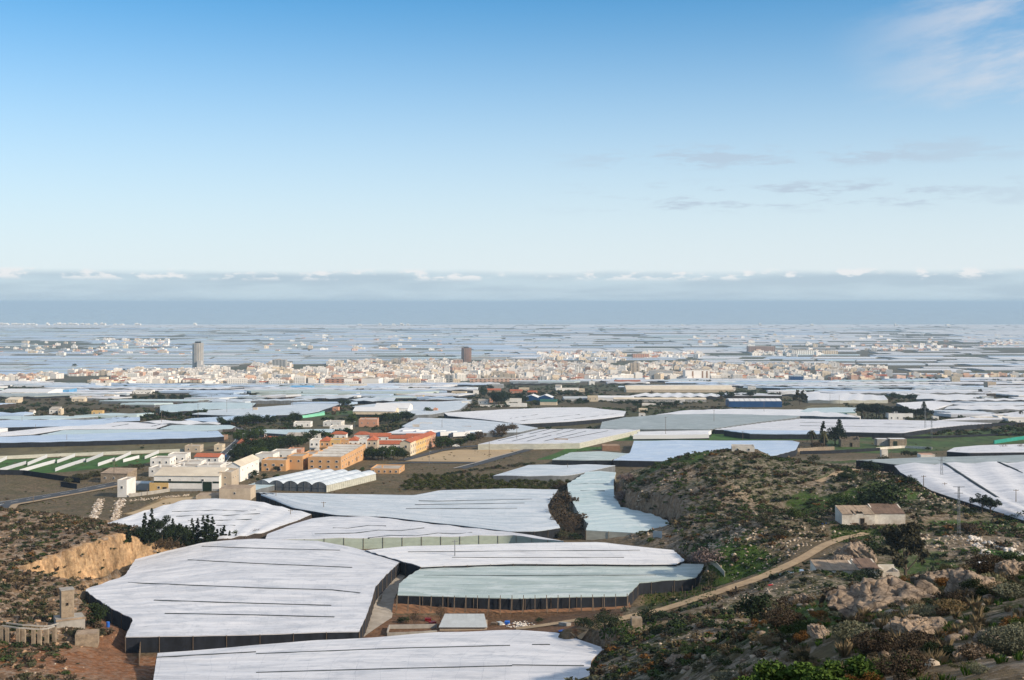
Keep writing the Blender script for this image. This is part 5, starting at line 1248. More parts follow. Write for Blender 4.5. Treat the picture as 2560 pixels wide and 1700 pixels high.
# arched multi tunnel greenhouse
A, Bq, Cq, Dq = [hit(*p, 0, ground)[:2] for p in ((638,1224),(816,1231),(941,1200),(800,1193))]
Cq = Bq + (Cq - Bq); Dq = A + (Cq - Bq)
base = np.array([A[0], A[1], gz(*A)])
ag = empty('arched_greenhouse', tuple(base), 'five bay arched greenhouse with grey film end wall, below the orange complex', 'greenhouse')
FOOT.append(np.array([A, Bq, Cq, Dq]))
nb = 5; ns = 10
for k in range(nb):
    V = []; 
    for t in np.linspace(0, 1, 14):
        for s in np.linspace(0, 1, ns):
            u = (k + s) / nb; xy = (A + (Bq - A) * u) * (1 - t) + (Dq + (Cq - Dq) * u) * t
            V.append((xy[0] - base[0], xy[1] - base[1], gz(*xy) + 3.2 + 1.55 * math.sin(math.pi * s) ** 0.8 - base[2]))
    ii = np.arange(14 * ns).reshape(14, ns); F = np.stack([ii[:-1, :-1], ii[:-1, 1:], ii[1:, 1:], ii[1:, :-1]], -1).reshape(-1, 4)
    obj('arch_roof', mesh('arch_roof', V, F, 'film_pale', uv=np.array(V)[:, :2], smooth=True), ag)
    E = [(A + (Bq - A) * ((k + s) / nb)) for s in np.linspace(0, 1, ns)]
    top = [(e[0] - base[0], e[1] - base[1] + .05, gz(*e) + 3.15 + 1.55 * math.sin(math.pi * s) ** 0.8 - base[2]) for e, s in zip(E, np.linspace(0, 1, ns))]
    lowr = [(e[0] - base[0], e[1] - base[1] + .05, gz(*e) - .4 - base[2]) for e in E]
    obj('end_wall', mesh('end_wall', lowr + top, [(i, i + 1, ns + i + 1, ns + i) for i in range(ns - 1)], 'net_grey'), ag)
    Bf = MB()
    for s in (0, 0.5, 1):
        e = A + (Bq - A) * ((k + s) / nb); zt = gz(*e) - base[2]; Bf.bar((e[0]-base[0], e[1]-base[1]-.05, zt), (e[0]-base[0], e[1]-base[1]-.05, zt + 3.2 + (1.55 if s == .5 else 0)), .14)
    e0 = A + (Bq - A) * (k / nb); e1 = A + (Bq - A) * ((k + 1) / nb); Bf.bar((e0[0]-base[0], e0[1]-base[1]-.05, gz(*e0)+2.0-base[2]), (e1[0]-base[0], e1[1]-base[1]-.05, gz(*e1)+2.0-base[2]), .12)
    obj('frame', mesh('frame', Bf.V, Bf.F, 'metal'), ag)
for k in range(24):
    a = Bq + (Cq - Bq) * (k / 24); b = Bq + (Cq - Bq) * ((k + .93) / 24)
    za, zb = gz(*a) - base[2], gz(*b) - base[2]
    obj('side_panel', mesh('side_panel', [(a[0]-base[0], a[1]-base[1], za-.4), (b[0]-base[0], b[1]-base[1], zb-.4), (b[0]-base[0]-.3, b[1]-base[1], zb+3.2), (a[0]-base[0]-.3, a[1]-base[1], za+3.2)], [(0, 1, 2, 3)], 'wall_pale'), ag)
build_gh(gh('low flat film lean-to greenhouse at the left of the arched one', [[(582,1222),(636,1225)],[(660,1200),(790,1186)]], 'film_aqua', 'net_grey', 2.4, ('v', 9, .2), padw=0))

# right hillside houses
def ruin_house(label, px, py, wpx, hpx, d, rise, rm, door=None, rot=0.0, wallm='old_white', broken=False, Y=270):
    p = np.array([(px - 1280) / FPX * Y, Y, sz((px - 1280) / FPX * Y, Y)]); s = p[1] / FPX; w, h = wpx * s, hpx * s
    FOOT_B.append((p[0], p[1] + d / 2, max(w, d) / 2))
    o = empty('ruined_house', tuple(p), label, 'house', None, rot)
    B = MB(); t = .4
    B.box(-w/2, w/2, 0, t, -2.5, h); obj('wall', mesh('wall', B.V, B.F, wallm), o); B = MB().box(-w/2, w/2, d-t, d, -2.5, h + rise - .1)
    obj('wall', mesh('wall', B.V, B.F, wallm), o)
    for sx in (-1, 1):
        x0, x1 = (-w/2 + .002, -w/2 + t) if sx < 0 else (w/2 - t, w/2 - .002)
        V = [(x0, t, -2.5), (x1, t, -2.5), (x1, d-t, -2.5), (x0, d-t, -2.5), (x0, t, h), (x1, t, h), (x1, d-t, h+rise), (x0, d-t, h+rise)]
        obj('side_wall', mesh('side_wall', V, [(3,2,1,0), (4,5,6,7), (0,1,5,4), (1,2,6,5), (2,3,7,6), (3,0,4,7)], wallm), o)
    n = int(w / 0.55)
    for k in range(n):
        x0 = -w/2 + k * w / n; x1 = x0 + w / n - .03
        y0, y1 = -.15, d + .1
        if broken and random.random() < .35: y0 = d * random.uniform(.25, .5)
        zz = random.uniform(-.05, .05)
        f = lambda y_: h + rise * y_ / d + .05 + zz
        V = [(x0, y0, f(y0)), (x1, y0, f(y0)), (x1, y1, f(y1)), (x0, y1, f(y1))]; V += [(a, b, c - .14) for a, b, c in V]
        obj('roof_board', mesh('roof_board', V, [(0,1,2,3), (7,6,5,4), (0,4,5,1), (1,5,6,2), (2,6,7,3), (3,7,4,0)], rm), o)
    B = MB()
    for yb in (d*.33, d*.66): B.box(-w/2+.1, w/2-.1, yb-.1, yb+.1, h+rise*yb/d-.34, h+rise*yb/d-.12)
    obj('rafter', mesh('rafter', B.V, B.F, 'timber'), o)
    if door is not None: pane(o, DOORM, 'f', w, d, door * w, 1.05, 1.4, 2.1, 'door')
    return o, w, d, h
ruin_house('ruined white house with a dark doorway and half collapsed roof on the right hillside', 2146, 1310, 82, 27, 8.0, 1.3, 'old_roof', .12, 0.0, broken=True, Y=372)
o, w, d, h = ruin_house('whitewashed annexe with a brown board roof, joined to the ruined house with the doorway', 2225, 1313, 76, 27, 8.6, 1.6, 'brown_roof', None, -0.03, Y=373)
o, w, d, h = ruin_house('low ruined white house with a tan roof half hidden by bushes, below the hillside track', 2092, 1447, 98, 22, 7.0, 1.0, 'old_roof', None, 0.0, Y=300)
pane(o, WINM, 'f', w, d, w*.1, h*.55, .7, .7)
ruin_house('second low ruined block with a grey roof, right of the tan roofed ruin', 2172, 1447, 54, 24, 7.0, 1.0, 'brown_roof', None, 0.0, Y=301)
p = P(2228, 1446, 302); p[2] = sz(p[0], p[1])
o = empty('roofless_ruin', tuple(p), 'roofless crumbling walls beside the big eucalyptus', 'ruin')
for x0, x1, y0, y1, hh in ((-2.1, -1.7, .4, 4, 1.9), (-2.1, 2.1, 0, .4, 1.2), (1.7, 2.1, .4, 4, 1.5), (-2.1, 2.1, 4, 4.4, 2.2)):
    B = MB().box(x0, x1, y0, y1, -2, hh); obj('wall', mesh('wall', B.V, B.F, 'old_white'), o)
# roofless stone barn with ragged top
p = on(2126, 1118); s = p[1] / FPX
o = empty('roofless_barn', tuple(p), 'roofless tan stone barn with ragged wall tops beside the palms', 'barn', None, -0.22); FOOT_B.append((p[0], p[1] + 9, 9))
w, d, h = 11.5, 17, 4.9
def ragged(a, b, t, h0, m='stone_wall'):
    n = 14; B = MB(); a = Vector(a); b = Vector(b); u = (b - a) / n; nn = Vector((-u.y, u.x, 0)).normalized() * t
    for k in range(n):
        q0 = a + u * k; q1 = a + u * (k + 1); hh = h0 + random.uniform(-.5, .4)
        B.prism([(q0.x, q0.y), (q1.x, q1.y), (q1.x + nn.x, q1.y + nn.y), (q0.x + nn.x, q0.y + nn.y)], -2, hh)
    obj('wall', mesh('wall', B.V, B.F, m), o)
ragged((-w/2, 0, 0), (w/2, 0, 0), .5, h); ragged((w/2, 0.5, 0), (w/2, d, 0), .5, h + .6); ragged((w/2 - .5, d, 0), (-w/2, d, 0), .5, h); ragged((-w/2, d - .5, 0), (-w/2, .5, 0), -.5, h)
pane(o, DOORM, 'f', w, d, w*.05, 1.6, 1.4, 2.8, 'door')
for k in range(4): pane(o, DOORM, 'r', w, d, 2 + k * 3.2, 2.1, .7, .8, 'window')
bld('farm_shed', 'low grey shed with a white roof right of the roofless barn', 2208, 1115, 30, 17, 6, 'concrete', 0, 'flat', 'sheet_white', win=[('f', 1, (.55,), .9, .9)], par=.1, cat='shed')
bld('farm_shed', 'block shed with a tall green door right of the roofless barn', 2246, 1116, 42, 18, 7, 'stone_wall', 0, 'flat', 'sheet_white', door=[('f', -.18, 2.6, 3.4, 'g')], par=.1, cat='shed')
bld('farm_house', 'white flat roofed farmhouse with small red roof patch in front of the pine grove', 2252, 1050, 60, 15, 12, 'white_wall', -.05, win=[('f', 4, (.35,), 1.2, 1.6)], chimney=2)
bld('farm_house', 'long white farmhouse at the right edge behind the black nets', 2470, 1055, 64, 9, 12, 'white_wall', 0, win=[('f', 4, (.5,), 1.0, 1.2)])
bld('farm_house', 'white farmhouse block joined to the right of the long one', 2510, 1054, 30, 12, 12, 'white_wall', 0, win=[('f', 1, (.5,), 1.0, 1.2)])
bld('farm_house', 'white rambling house running out of the right edge', 2550, 1058, 60, 10, 12, 'white_wall', 0, win=[('f', 3, (.5,), 1.0, 1.2)])
bld('farm_shed', 'small cream hut left of the round dark bush by the film strip', 2212, 1142, 16, 17, 3, 'old_white', 0, 'flat', 'old_roof', par=.1, cat='hut')
bld('farm_shed', 'low white hut with a red roof edge above the broad white bays', 2320, 1143, 36, 6, 6, 'white_wall', 0, 'flat', 'salmon_wall', par=.1, cat='hut')
bld('farm_shed', 'stone shed with flat roof at the front of the striped greenhouse', 1403, 1113, 34, 14, 6, 'brown_wall', 0, 'flat', 'old_roof', win=[('f', 1, (.6,), 1.2, .8)], par=.1, cat='shed')
bld('farm_shed', 'long roofless brown shed left of the pale blue greenhouse', 1528, 1127, 44, 12, 8, 'brown_wall', 0, 'flat', 'old_roof', par=.3, cat='shed')
bld('hill_house', 'white flat house with tan side on the crest of the rocky hill', 1858, 1129, 56, 11, 8, 'old_white', -.15, 'flat', 'flat_roof', win=[('f', 2, (.5,), .9, .9)], par=.3, Y=527)
bld('water_cabin', 'small tan brick water cabin among the greenhouses, left plain', 637, 1033, 10, 12, 4, 'beige_wall', 0, 'flat', 'flat_roof', cat='cabin')
# plain: warehouses and villas
o, w, d, h, p = bld('warehouse', 'long deep blue warehouse with white vaulted roof bays, right of centre', 1889, 1018, 132, 15, 22, 'blue_sheet', 0, 'none', cat='warehouse')
for k in range(10):
    V = []; n = 7
    for t in (0, 1):
        for s_ in np.linspace(0, 1, n): V.append((-w/2 + (k + .04 + t * .9) * w / 10, s_ * d, h + 1.8 * math.sin(math.pi * s_) + .3))
    obj('roof_bay', mesh('roof_bay', V + [(-w/2 + (k + .04 + t * .9) * w / 10, s_ * d, h - .05) for t in (0, 1) for s_ in (0, 1)], [(i, n + i, n + i + 1, i + 1) for i in range(n - 1)] + [tuple(range(n)), tuple(range(2 * n - 1, n - 1, -1)), (14, 16, 7, 0)], 'sheet_white'), o)
B = MB().box(-w/2, w/2, .01, d-.01, h-.3, h-.02); obj('ceiling', mesh('ceiling', B.V, B.F, 'sheet_grey'), o)
for px, lb in ((1328, 'left one of the twin blue gabled sheds'), (1362, 'right one of the twin blue gabled sheds')):
    bld('warehouse', lb + ' in the centre of the plain', px, 1003, 35, 9, 20, 'blue_sheet', -.15, 'gable', 'sheet_white', 3.2, cat='warehouse', axis='y')
bld('warehouse', 'tan shed with dark green roof below the twin blue sheds', 1371, 1013, 42, 9, 14, 'cream_wall', -.1, 'gable', 'green_sheet', 2.2, cat='warehouse')
bld('villa', 'large white stepped villa left of the twin blue sheds', 1283, 1009, 40, 10, 14, 'white_wall', -.05, cat='villa')
bld('villa', 'white lower wing in front of the stepped villa', 1292, 1017, 50, 7, 6, 'white_wall', -.05, cat='villa')
o, w, d, h, p = bld('packing_hall', 'very long tan roofed packing hall behind the white scalloped greenhouses', 1700, 981, 268, 7, 40, 'beige_wall', 0, 'gable', 'fibre_roof', 5, cat='hall')
o, w, d, h, p = bld('packing_hall', 'long low hall with tan roof and blue grey windows, centre right', 1650, 1005, 230, 7, 14, 'grey_wall', -.03, 'gable', 'fibre_roof', 1.5, win=[('f', 20, (.55,), 1.6, 1.3)], cat='hall')
o, w, d, h, p = bld('packing_hall', 'big cream packing hall with a dark underside, left of centre', 935, 1042, 106, 14, 24, 'cream_wall', -.06, 'gable', 'sheet_white', 3, cat='hall')
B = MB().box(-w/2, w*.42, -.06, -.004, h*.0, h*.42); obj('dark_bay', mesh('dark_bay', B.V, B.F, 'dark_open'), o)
bld('packing_hall', 'white gabled hall rising behind the big cream packing hall', 978, 1036, 86, 16, 30, 'white_wall', -.06, 'gable', 'sheet_white', 3.5, cat='hall')
bld('warehouse', 'low wide white shed with sunlit front at the left edge below the town', 58, 989, 124, 9, 60, 'white_wall', 0, 'gable', 'sheet_white', 2.5, cat='warehouse')
o, w, d, h, p = bld('frame_structure', 'light blue steel frame hall next to the wide white shed', 147, 986, 52, 12, 30, 'lightblue_sheet', 0, 'flat', 'sheet_grey', cat='hall', par=0)
for i, (px, py, wp, hp, dd, wl_, rf, lb) in enumerate([(29, 1007, 32, 8, 14, 'cream_wall', 'shed', 'yellow brick shed with arched openings at the left edge'), (195, 1004, 32, 7, 10, 'cream_wall', 'gable', 'cream shed with tan roof among trees, left plain'), (207, 1000, 30, 6, 10, 'beige_wall', 'gable', 'tan roofed shed behind the cream shed, left plain'), (272, 998, 24, 8, 10, 'white_wall', 'gable', 'white gabled shed right of the tan sheds'), (242, 1038, 26, 9, 8, 'gold_wall', 'flat', 'bright orange box house beside dark trees, left plain'), (72, 1038, 20, 8, 8, 'white_wall', 'gable', 'small white barrel roofed shed at left'), (135, 1036, 24, 13, 8, 'white_wall', 'shed', 'white house with a leaning roof left of the field trees'), (149, 1037, 8, 13, 6, 'cream_wall', 'flat', 'narrow cream tower house beside the leaning roof house'), (150, 1049, 22, 6, 8, 'white_wall', 'flat', 'white wall block between the light blue greenhouses'), (85, 1070, 52, 7, 8, 'stone_wall', 'flat', 'low stone shed among the blue greenhouses at left'), (250, 1081, 16, 4, 5, 'cream_wall', 'flat', 'tiny cream pump hut between greenhouses at left'), (355, 985, 46, 7, 20, 'white_wall', 'flat', 'long white shed behind the left tree clump'), (255, 967, 32, 8, 20, 'white_wall', 'flat', 'white block shed below the town, left'), (838, 1028, 14, 8, 8, 'salmon_wall', 'flat', 'small salmon hut left of the cream packing hall'),
   (750, 973, 52, 5, 30, 'lightblue_sheet', 'gable', 'blue roofed hall at the foot of the town'), (862, 969, 106, 5, 40, 'cream_wall', 'gable', 'wide white canopy hall with shallow roof below the town'), (895, 992, 8, 8, 5, 'white_wall', 'flat', 'small white transformer hut among the greenhouses'), (1010, 990, 40, 4, 14, 'cream_wall', 'flat', 'low cream shed right of the tented greenhouses'), (1045, 998, 20, 6, 16, 'gold_wall', 'gable', 'ochre barrel shed among tented greenhouses'), (1146, 987, 36, 6, 12, 'cream_wall', 'flat', 'long cream wall house left of the villas'), (1190, 990, 14, 12, 8, 'white_wall', 'flat', 'tall white house left of the villas'), (1165, 1014, 22, 8, 10, 'white_wall', 'flat', 'white house by the parked cars, centre'), (1207, 1011, 24, 9, 10, 'white_wall', 'gable', 'white gabled house beside the big dark trees'), (1228, 1006, 8, 8, 8, 'salmon_wall', 'flat', 'orange narrow house beside the big dark trees'), (1236, 985, 34, 10, 14, 'brown_wall', 'gable', 'brown roofed villa above the dark trees'), (1245, 972, 30, 10, 16, 'grey_wall', 'flat', 'grey block with red end, above the villas'), (1290, 984, 30, 7, 10, 'salmon_wall', 'gable', 'salmon roofed house in the villa group'), (1310, 978, 26, 7, 10, 'cream_wall', 'flat', 'cream house in the villa group'), (1330, 986, 22, 6, 10, 'salmon_wall', 'gable', 'red roofed house right in the villa group'), (1395, 975, 14, 10, 12, 'white_wall', 'gable', 'white gabled house behind the twin blue sheds'), (1420, 977, 60, 5, 14, 'white_wall', 'flat', 'long white shop row with a red fascia, centre'), (1455, 980, 14, 7, 10, 'cream_wall', 'flat', 'cream house right of the shop row'), (1482, 1004, 26, 12, 12, 'cream_wall', 'flat', 'ochre fronted shed right of the twin blue sheds'), (1440, 1003, 60, 7, 20, 'grey_wall', 'gable', 'grey roofed shed behind the ochre fronted shed'), (1540, 1003, 90, 9, 18, 'sheet_white', 'gable', 'bright white ridge roofed halls left of the low long hall'), (1480, 962, 14, 8, 12, 'white_wall', 'flat', 'white house at the front of the terraces, centre'), (1570, 960, 64, 7, 20, 'salmon_wall', 'gable', 'salmon roofed school hall right of the terraces'), (1702, 1011, 22, 10, 10, 'white_wall', 'flat', 'white chapel like villa beside trees below the long low hall'), (1630, 1014, 50, 3, 10, 'white_wall', 'flat', 'low white yard building left of the chapel like villa'), (1608, 1032, 22, 8, 10, 'cream_wall', 'flat', 'cream hut with grey roof at the corner of the pale greenhouse'), (1605, 1043, 16, 7, 6, 'white_wall', 'flat', 'small white block at the corner of the grey green greenhouse'), (1832, 980, 14, 9, 10, 'white_wall', 'gable', 'white gable end at the right of the long tan hall'), (1880, 974, 20, 6, 14, 'white_wall', 'flat', 'white farm block right of the long tan hall'), (1930, 952, 10, 6, 12, 'white_wall', 'flat', 'white cube house at the town edge, right'), (2390, 957, 20, 14, 16, 'cream_wall', 'flat', 'tall cream farmhouse, right part of the plain'), (2480, 968, 22, 12, 16, 'beige_wall', 'flat', 'tan two storey house near the right edge'), (2470, 1003, 28, 10, 12, 'sheet_grey', 'flat', 'grey metal shed near the right edge'), (2528, 1008, 20, 6, 12, 'grey_wall', 'flat', 'grey low barn near the right edge'), (2130, 1040, 24, 5, 8, 'white_wall', 'flat', 'white hut left of the pine grove'), (2147, 1049, 10, 7, 6, 'white_wall', 'flat', 'tiny white cube left below the pine grove'), (2340, 1050, 14, 7, 6, 'white_wall', 'flat', 'tiny white house right of the white farmhouse'), (1040, 1079, 16, 10, 6, 'brown_wall', 'shed', 'brown shed at the lorry yard'), (1165, 1078, 22, 9, 6, 'brown_wall', 'flat', 'brown lorry body store right of the lorries')]):
    bld('plain_house', lb, px, py, wp, hp, dd, wl_, random.uniform(-.2, .1), rf, {'white_wall': 'flat_roof', 'cream_wall': 'fibre_roof'}.get(wl_, 'red_tile' if 'roofed' in lb and wl_ in ('salmon_wall', 'brown_wall') else 'flat_roof') if wl_ not in ('sheet_white', 'lightblue_sheet', 'grey_wall') else ('sheet_white' if wl_ == 'sheet_white' else 'lightblue_sheet' if wl_ == 'lightblue_sheet' else 'sheet_grey'), 1.8, win=[('f', max(1, int(wp / 9)), (.55,), 1.3, 1.5)] if hp > 5 and wp < 60 else ())
# town landmarks
def tower(label, px, py, wpx, hpx, wall, n=16, flat=.85, fins='tower_grey', floors=24, name='tower_block', cap='dark_open'):
    p = hit(px, py, 0, valley); s = p[1] / FPX; w, h = wpx * s, hpx * s
    o = empty(name, tuple(p), label, 'tower')
    ring = lambda r: [(math.cos(a) * r, math.sin(a) * r * flat) for a in np.linspace(0, 2 * math.pi, n, endpoint=False)]
    B = MB().prism(ring(w / 2 * .94), -4, h); obj('core', mesh('core', B.V, B.F, 'grey_wall' if wall != 'brick_tower' else 'brown_wall'), o)
    for k, (x_, y_) in enumerate(ring(w / 2)):
        B = MB().box(x_ - w*.045, x_ + w*.045, y_ - w*.045, y_ + w*.045, -4, h + 1); obj('fin', mesh('fin', B.V, B.F, fins), o)
    for k in range(floors):
        B = MB().prism(ring(w / 2 * .975), h * (k + .55) / floors, h * (k + 1) / floors); obj('floor_band', mesh('floor_band', B.V, B.F, wall), o)
    B = MB().prism(ring(w / 2 * .6), h + .1, h + h * .06); obj('roof_plant', mesh('roof_plant', B.V, B.F, cap), o)
    return o, w, h
o, w, h = tower('tall grey tower with vertical fins rising above the town, left', 495, 926, 25, 68, 'cream_wall', fins='tower_grey')
B = MB().box(w*.1, w*.75, -w*.8, -w*.2, -4, h*.22).box(w*.1, w*.5, -w*.75, -w*.2, h*.22, h*.36); obj('annexe', mesh('annexe', B.V, B.F, 'tower_grey'), o)
tower('round brown brick tower with many floors behind the town centre', 1166, 905, 23, 35, 'brick_tower', 20, 1.0, 'brick_tower', 14)
TB = [(697, 922, 34, 22, 30, 'grey_wall', 'grey twin office block behind the left town'), (857, 961, 88, 14, 30, 'salmon_wall', 'long ochre apartment block at the front of the town, left of centre'), (925, 962, 44, 15, 40, 'town_white', 'plain white box building right of the ochre apartment block'), (1005, 957, 64, 13, 30, 'salmon_wall', 'red brick apartment row at the front of the town'), (1122, 956, 20, 18, 20, 'grey_wall', 'dark grey office column at the front of the town, centre'), (1085, 956, 60, 9, 20, 'town_white', 'long white wall building at the front of the town, centre'), (1744, 948, 62, 22, 30, 'town_white', 'white slab block with three dark slots at the right of the town'), (1653, 947, 58, 20, 24, 'grey_wall', 'grey unfinished apartment block left of the white slab'), (1588, 938, 22, 30, 24, 'beige_wall', 'tall beige corner block in the right half of the town'), (1446, 940, 14, 24, 20, 'town_white', 'slim white tower block in the centre of the town'), (1470, 938, 12, 20, 20, 'brown_wall', 'slim brown block beside the slim white tower block'), (1905, 882, 66, 16, 60, 'brick_tower', 'brown hospital blocks on the rise behind the town, right'), (2010, 889, 60, 13, 60, 'town_white', 'big white building on the rise behind the town, right'), (2075, 887, 40, 10, 50, 'town_cream', 'cream building next to the big white one behind the town'), (1603, 897, 40, 12, 40, 'salmon_wall', 'salmon twin blocks behind the town'), (1992, 953, 32, 12, 30, 'blue_sheet', 'blue shed at the right end of the town'), (2090, 952, 26, 9, 24, 'salmon_wall', 'red house at the right end of the town'), (1215, 900, 100, 6, 60, 'sheet_grey', 'long pale factory roof beside the brown brick tower'), (1098, 914, 34, 11, 40, 'town_white', 'white block with dark bays behind the town centre'), (1145, 912, 24, 12, 40, 'town_pink', 'pink block below the brown brick tower'), (845, 926, 16, 18, 30, 'town_cream', 'cream church block rising in the town, left of centre'), (1205, 924, 8, 14, 16, 'town_white', 'white church tower in the town centre'), (1260, 955, 170, 8, 24, 'town_pink', 'long salmon terrace along the front of the town, centre right')]
for px, py, wp, hp, dd, wl_, lb in TB:
    p = hit(px, py, 0, valley); s = p[1] / FPX; w, h = wp * s, hp * s
    o = empty('town_block', tuple(p), lb, 'building', None, random.uniform(-.12, .12))
    B = MB().box(-w/2, w/2, 0, dd, -6, h); obj('wall', mesh('wall', B.V, B.F, wl_), o)
    B = MB().box(-w/2+.4, w/2-.4, .4, dd-.4, h+.01, h+.3).box(-w*.2, w*.1, dd*.3, dd*.6, h+.3, h+3); obj('roof', mesh('roof', B.V, B.F, 'flat_roof' if wl_ != 'blue_sheet' else 'sheet_grey'), o)
    if 'slots' in lb:
        for x_ in (-.2, .2, .38): B = MB().box(w*x_-2, w*x_+2, -.1, -.004, h*.15, h*.92); obj('slot', mesh('slot', B.V, B.F, 'brown_wall'), o)
    elif 'plain' not in lb and 'shed' not in lb and 'roof' not in lb:
        nf = max(1, int(h / 3.4)); nw = max(2, int(w / 9))
        for f in range(nf):
            B = MB()
            for k in range(nw): x0 = -w/2 + (k + .5) * w / nw; B.box(x0 - 2.2, x0 + 2.2, -.08, -.004, (f + .3) * h / nf, (f + .75) * h / nf)
            obj('window_band', mesh('window_band', B.V, B.F, 'glass'), o)
p = hit(707, 952, 0, valley); o = empty('banded_hall', tuple(p), 'oval hall with dark and white horizontal bands in the left part of the town', 'hall')
s = p[1] / FPX
for k in range(6):
    r = 19 * s * (1 - .02 * k); B = MB().prism([(math.cos(a) * r, math.sin(a) * r * .7) for a in np.linspace(0, 2 * math.pi, 24, endpoint=False)], k * 2.6 * s - (3 if k == 0 else 0), (k + 1) * 2.6 * s); obj('band', mesh('band', B.V, B.F, 'town_white' if k % 2 else 'tower_grey'), o)

# ------------------------------------------------------------------ small structures of the left foreground
p = on(167, 1558); s = p[1] / FPX
o = empty('pump_tower', tuple(p), 'old square brown tower with a small window standing on a stone plinth, bottom left', 'tower', None, 0.5)
w = 30 * s; h = 68 * s
B = MB().box(-w/2, w/2, -w/2, w/2, 1.6, 1.6 + h); obj('shaft', mesh('shaft', B.V, B.F, 'stone_wall'), o)
B = MB().box(-w/2 - .15, w/2 + .15, -w/2 - .15, w/2 + .15, 1.6 + h, 1.75 + h); obj('coping', mesh('coping', B.V, B.F, 'concrete'), o)
B = MB().box(w/2 - .02, w/2 + .03, -w/2 + .05, w/2 - .05, 1.7, 1.5 + h); obj('sunlit_face', mesh('sunlit_face', B.V, B.F, 'old_white'), o)  # sunlight on the right side of the shaft, put in as a pale face
pane(o, DOORM, 'f', w, w, 0.1, 0, .6, .7, 'window'); o.children[-1].location = (-.1, -w/2 - .05, 1.6 + h * .5)
B = MB().box(-w*.95, w*1.3, -w*1.0, w*.8, -3, 1.6); obj('plinth', mesh('plinth', B.V, B.F, 'concrete'), o)
B = MB().box(-w*1.0, w*1.35, -w*1.05, -w*1.0+.02, 1.3, 1.7); obj('plinth_edge', mesh('plinth_edge', B.V, B.F, 'old_roof'), o)
# colonnade: stone pillars with a double rail
cp = [(5, 1606), (19, 1608), (46, 1612), (59, 1612), (84, 1614), (99, 1615), (117, 1613), (136, 1607)]
pts = [on(*c_) for c_ in cp]
o = empty('pergola', tuple(pts[0]), 'row of rough stone pillars carrying long rails, bottom left', 'pergola')
for q in pts:
    hh = 3.5 + random.uniform(-.2, .2); B = MB(); a = Vector(q - pts[0])
    B.box(a.x - .38, a.x + .38, a.y - .38, a.y + .38, a.z - 1.5, a.z + hh); obj('pillar', mesh('pillar', B.V, B.F, 'stone_wall'), o)
for dz, yo in ((3.55, 0), (3.6, 2.2)):
    for q0, q1 in zip(pts[:-1], pts[1:]):
        a = Vector(q0 - pts[0]); b = Vector(q1 - pts[0]); B = MB().bar((a.x, a.y + yo, a.z + dz + .1), (b.x, b.y + yo, b.z + dz + .1), .28); obj('rail', mesh('rail', B.V, B.F, 'concrete'), o)
bld('cistern', 'small square stone cistern with a flat slab roof, bottom left', 216, 1616, 54, 30, 4.2, 'stone_wall', 0.25, 'flat', 'old_roof', par=0, cat='cistern', win=())
for px, py, lb in ((270, 1568, 'blue plastic barrel standing on the red earth, nearer one'), (290, 1553, 'blue plastic barrel by the net wall of the big greenhouse, farther one')):
    q = on(px, py); n = 14; B = MB(); rr = [.30, .34, .34, .36, .34, .34, .30]; zz = [0, .03, .3, .33, .36, .9, .95]
    B.tube([(0, 0, z) for z in zz], rr, n); o = empty('barrel', tuple(q), lb, 'barrel'); obj('drum', mesh('drum', B.V, B.F, 'blue_plastic'), o, None, None, (1.2, 1.2, 1.3))
    B = MB().tube([(0, 0, 1.235), (0, 0, 1.29)], [.37, .37], n); obj('lid', mesh('lid', B.V, B.F, 'blue_plastic'), o)
def reed_fence(label, pts, hgt, name='reed_fence', m='reed', gap=.45):
    P3 = np.array([on(*p)[:2] for p in pts]); L = np.linalg.norm(np.diff(P3, axis=0), axis=1).sum(); n = int(L / gap); q = resample(P3, n); z = ground_s(q[:, 0], q[:, 1])
    o = empty(name, (q[0, 0], q[0, 1], z[0]), label, 'fence'); B = MB(); b0 = np.array([q[0, 0], q[0, 1], z[0]])
    for i in range(n - 1):
        a = np.array([*q[i], z[i]]) - b0; b = np.array([*q[i + 1], z[i + 1]]) - b0; hh = hgt * random.uniform(.86, 1.06); y_ = random.uniform(-.04, .04)
        B.add([(a[0], a[1] + y_, a[2] - .5), (b[0], b[1] + y_, b[2] - .5), (b[0] + random.uniform(-.1, .1), b[1] + y_, b[2] + hh), (a[0], a[1] + y_, a[2] + hh + random.uniform(-.1, .1))], [(0, 1, 2, 3)])
    obj('reed_screen', mesh('reed_screen', B.V, B.F, m), o)
    for i in range(0, n, max(4, int(2.6 / gap))):
        a = np.array([*q[i], z[i]]) - b0; Bp = MB().bar((a[0], a[1] - .12, a[2] - .5), (a[0], a[1] - .12, a[2] + hgt * 1.08), .12); obj('post', mesh('post', Bp.V, Bp.F, 'timber'), o)
    return o
reed_fence('brown reed fence between the two nearest white greenhouses', [(348,1665),(352,1628),(420,1625),(640,1614),(860,1602)], 2.6)
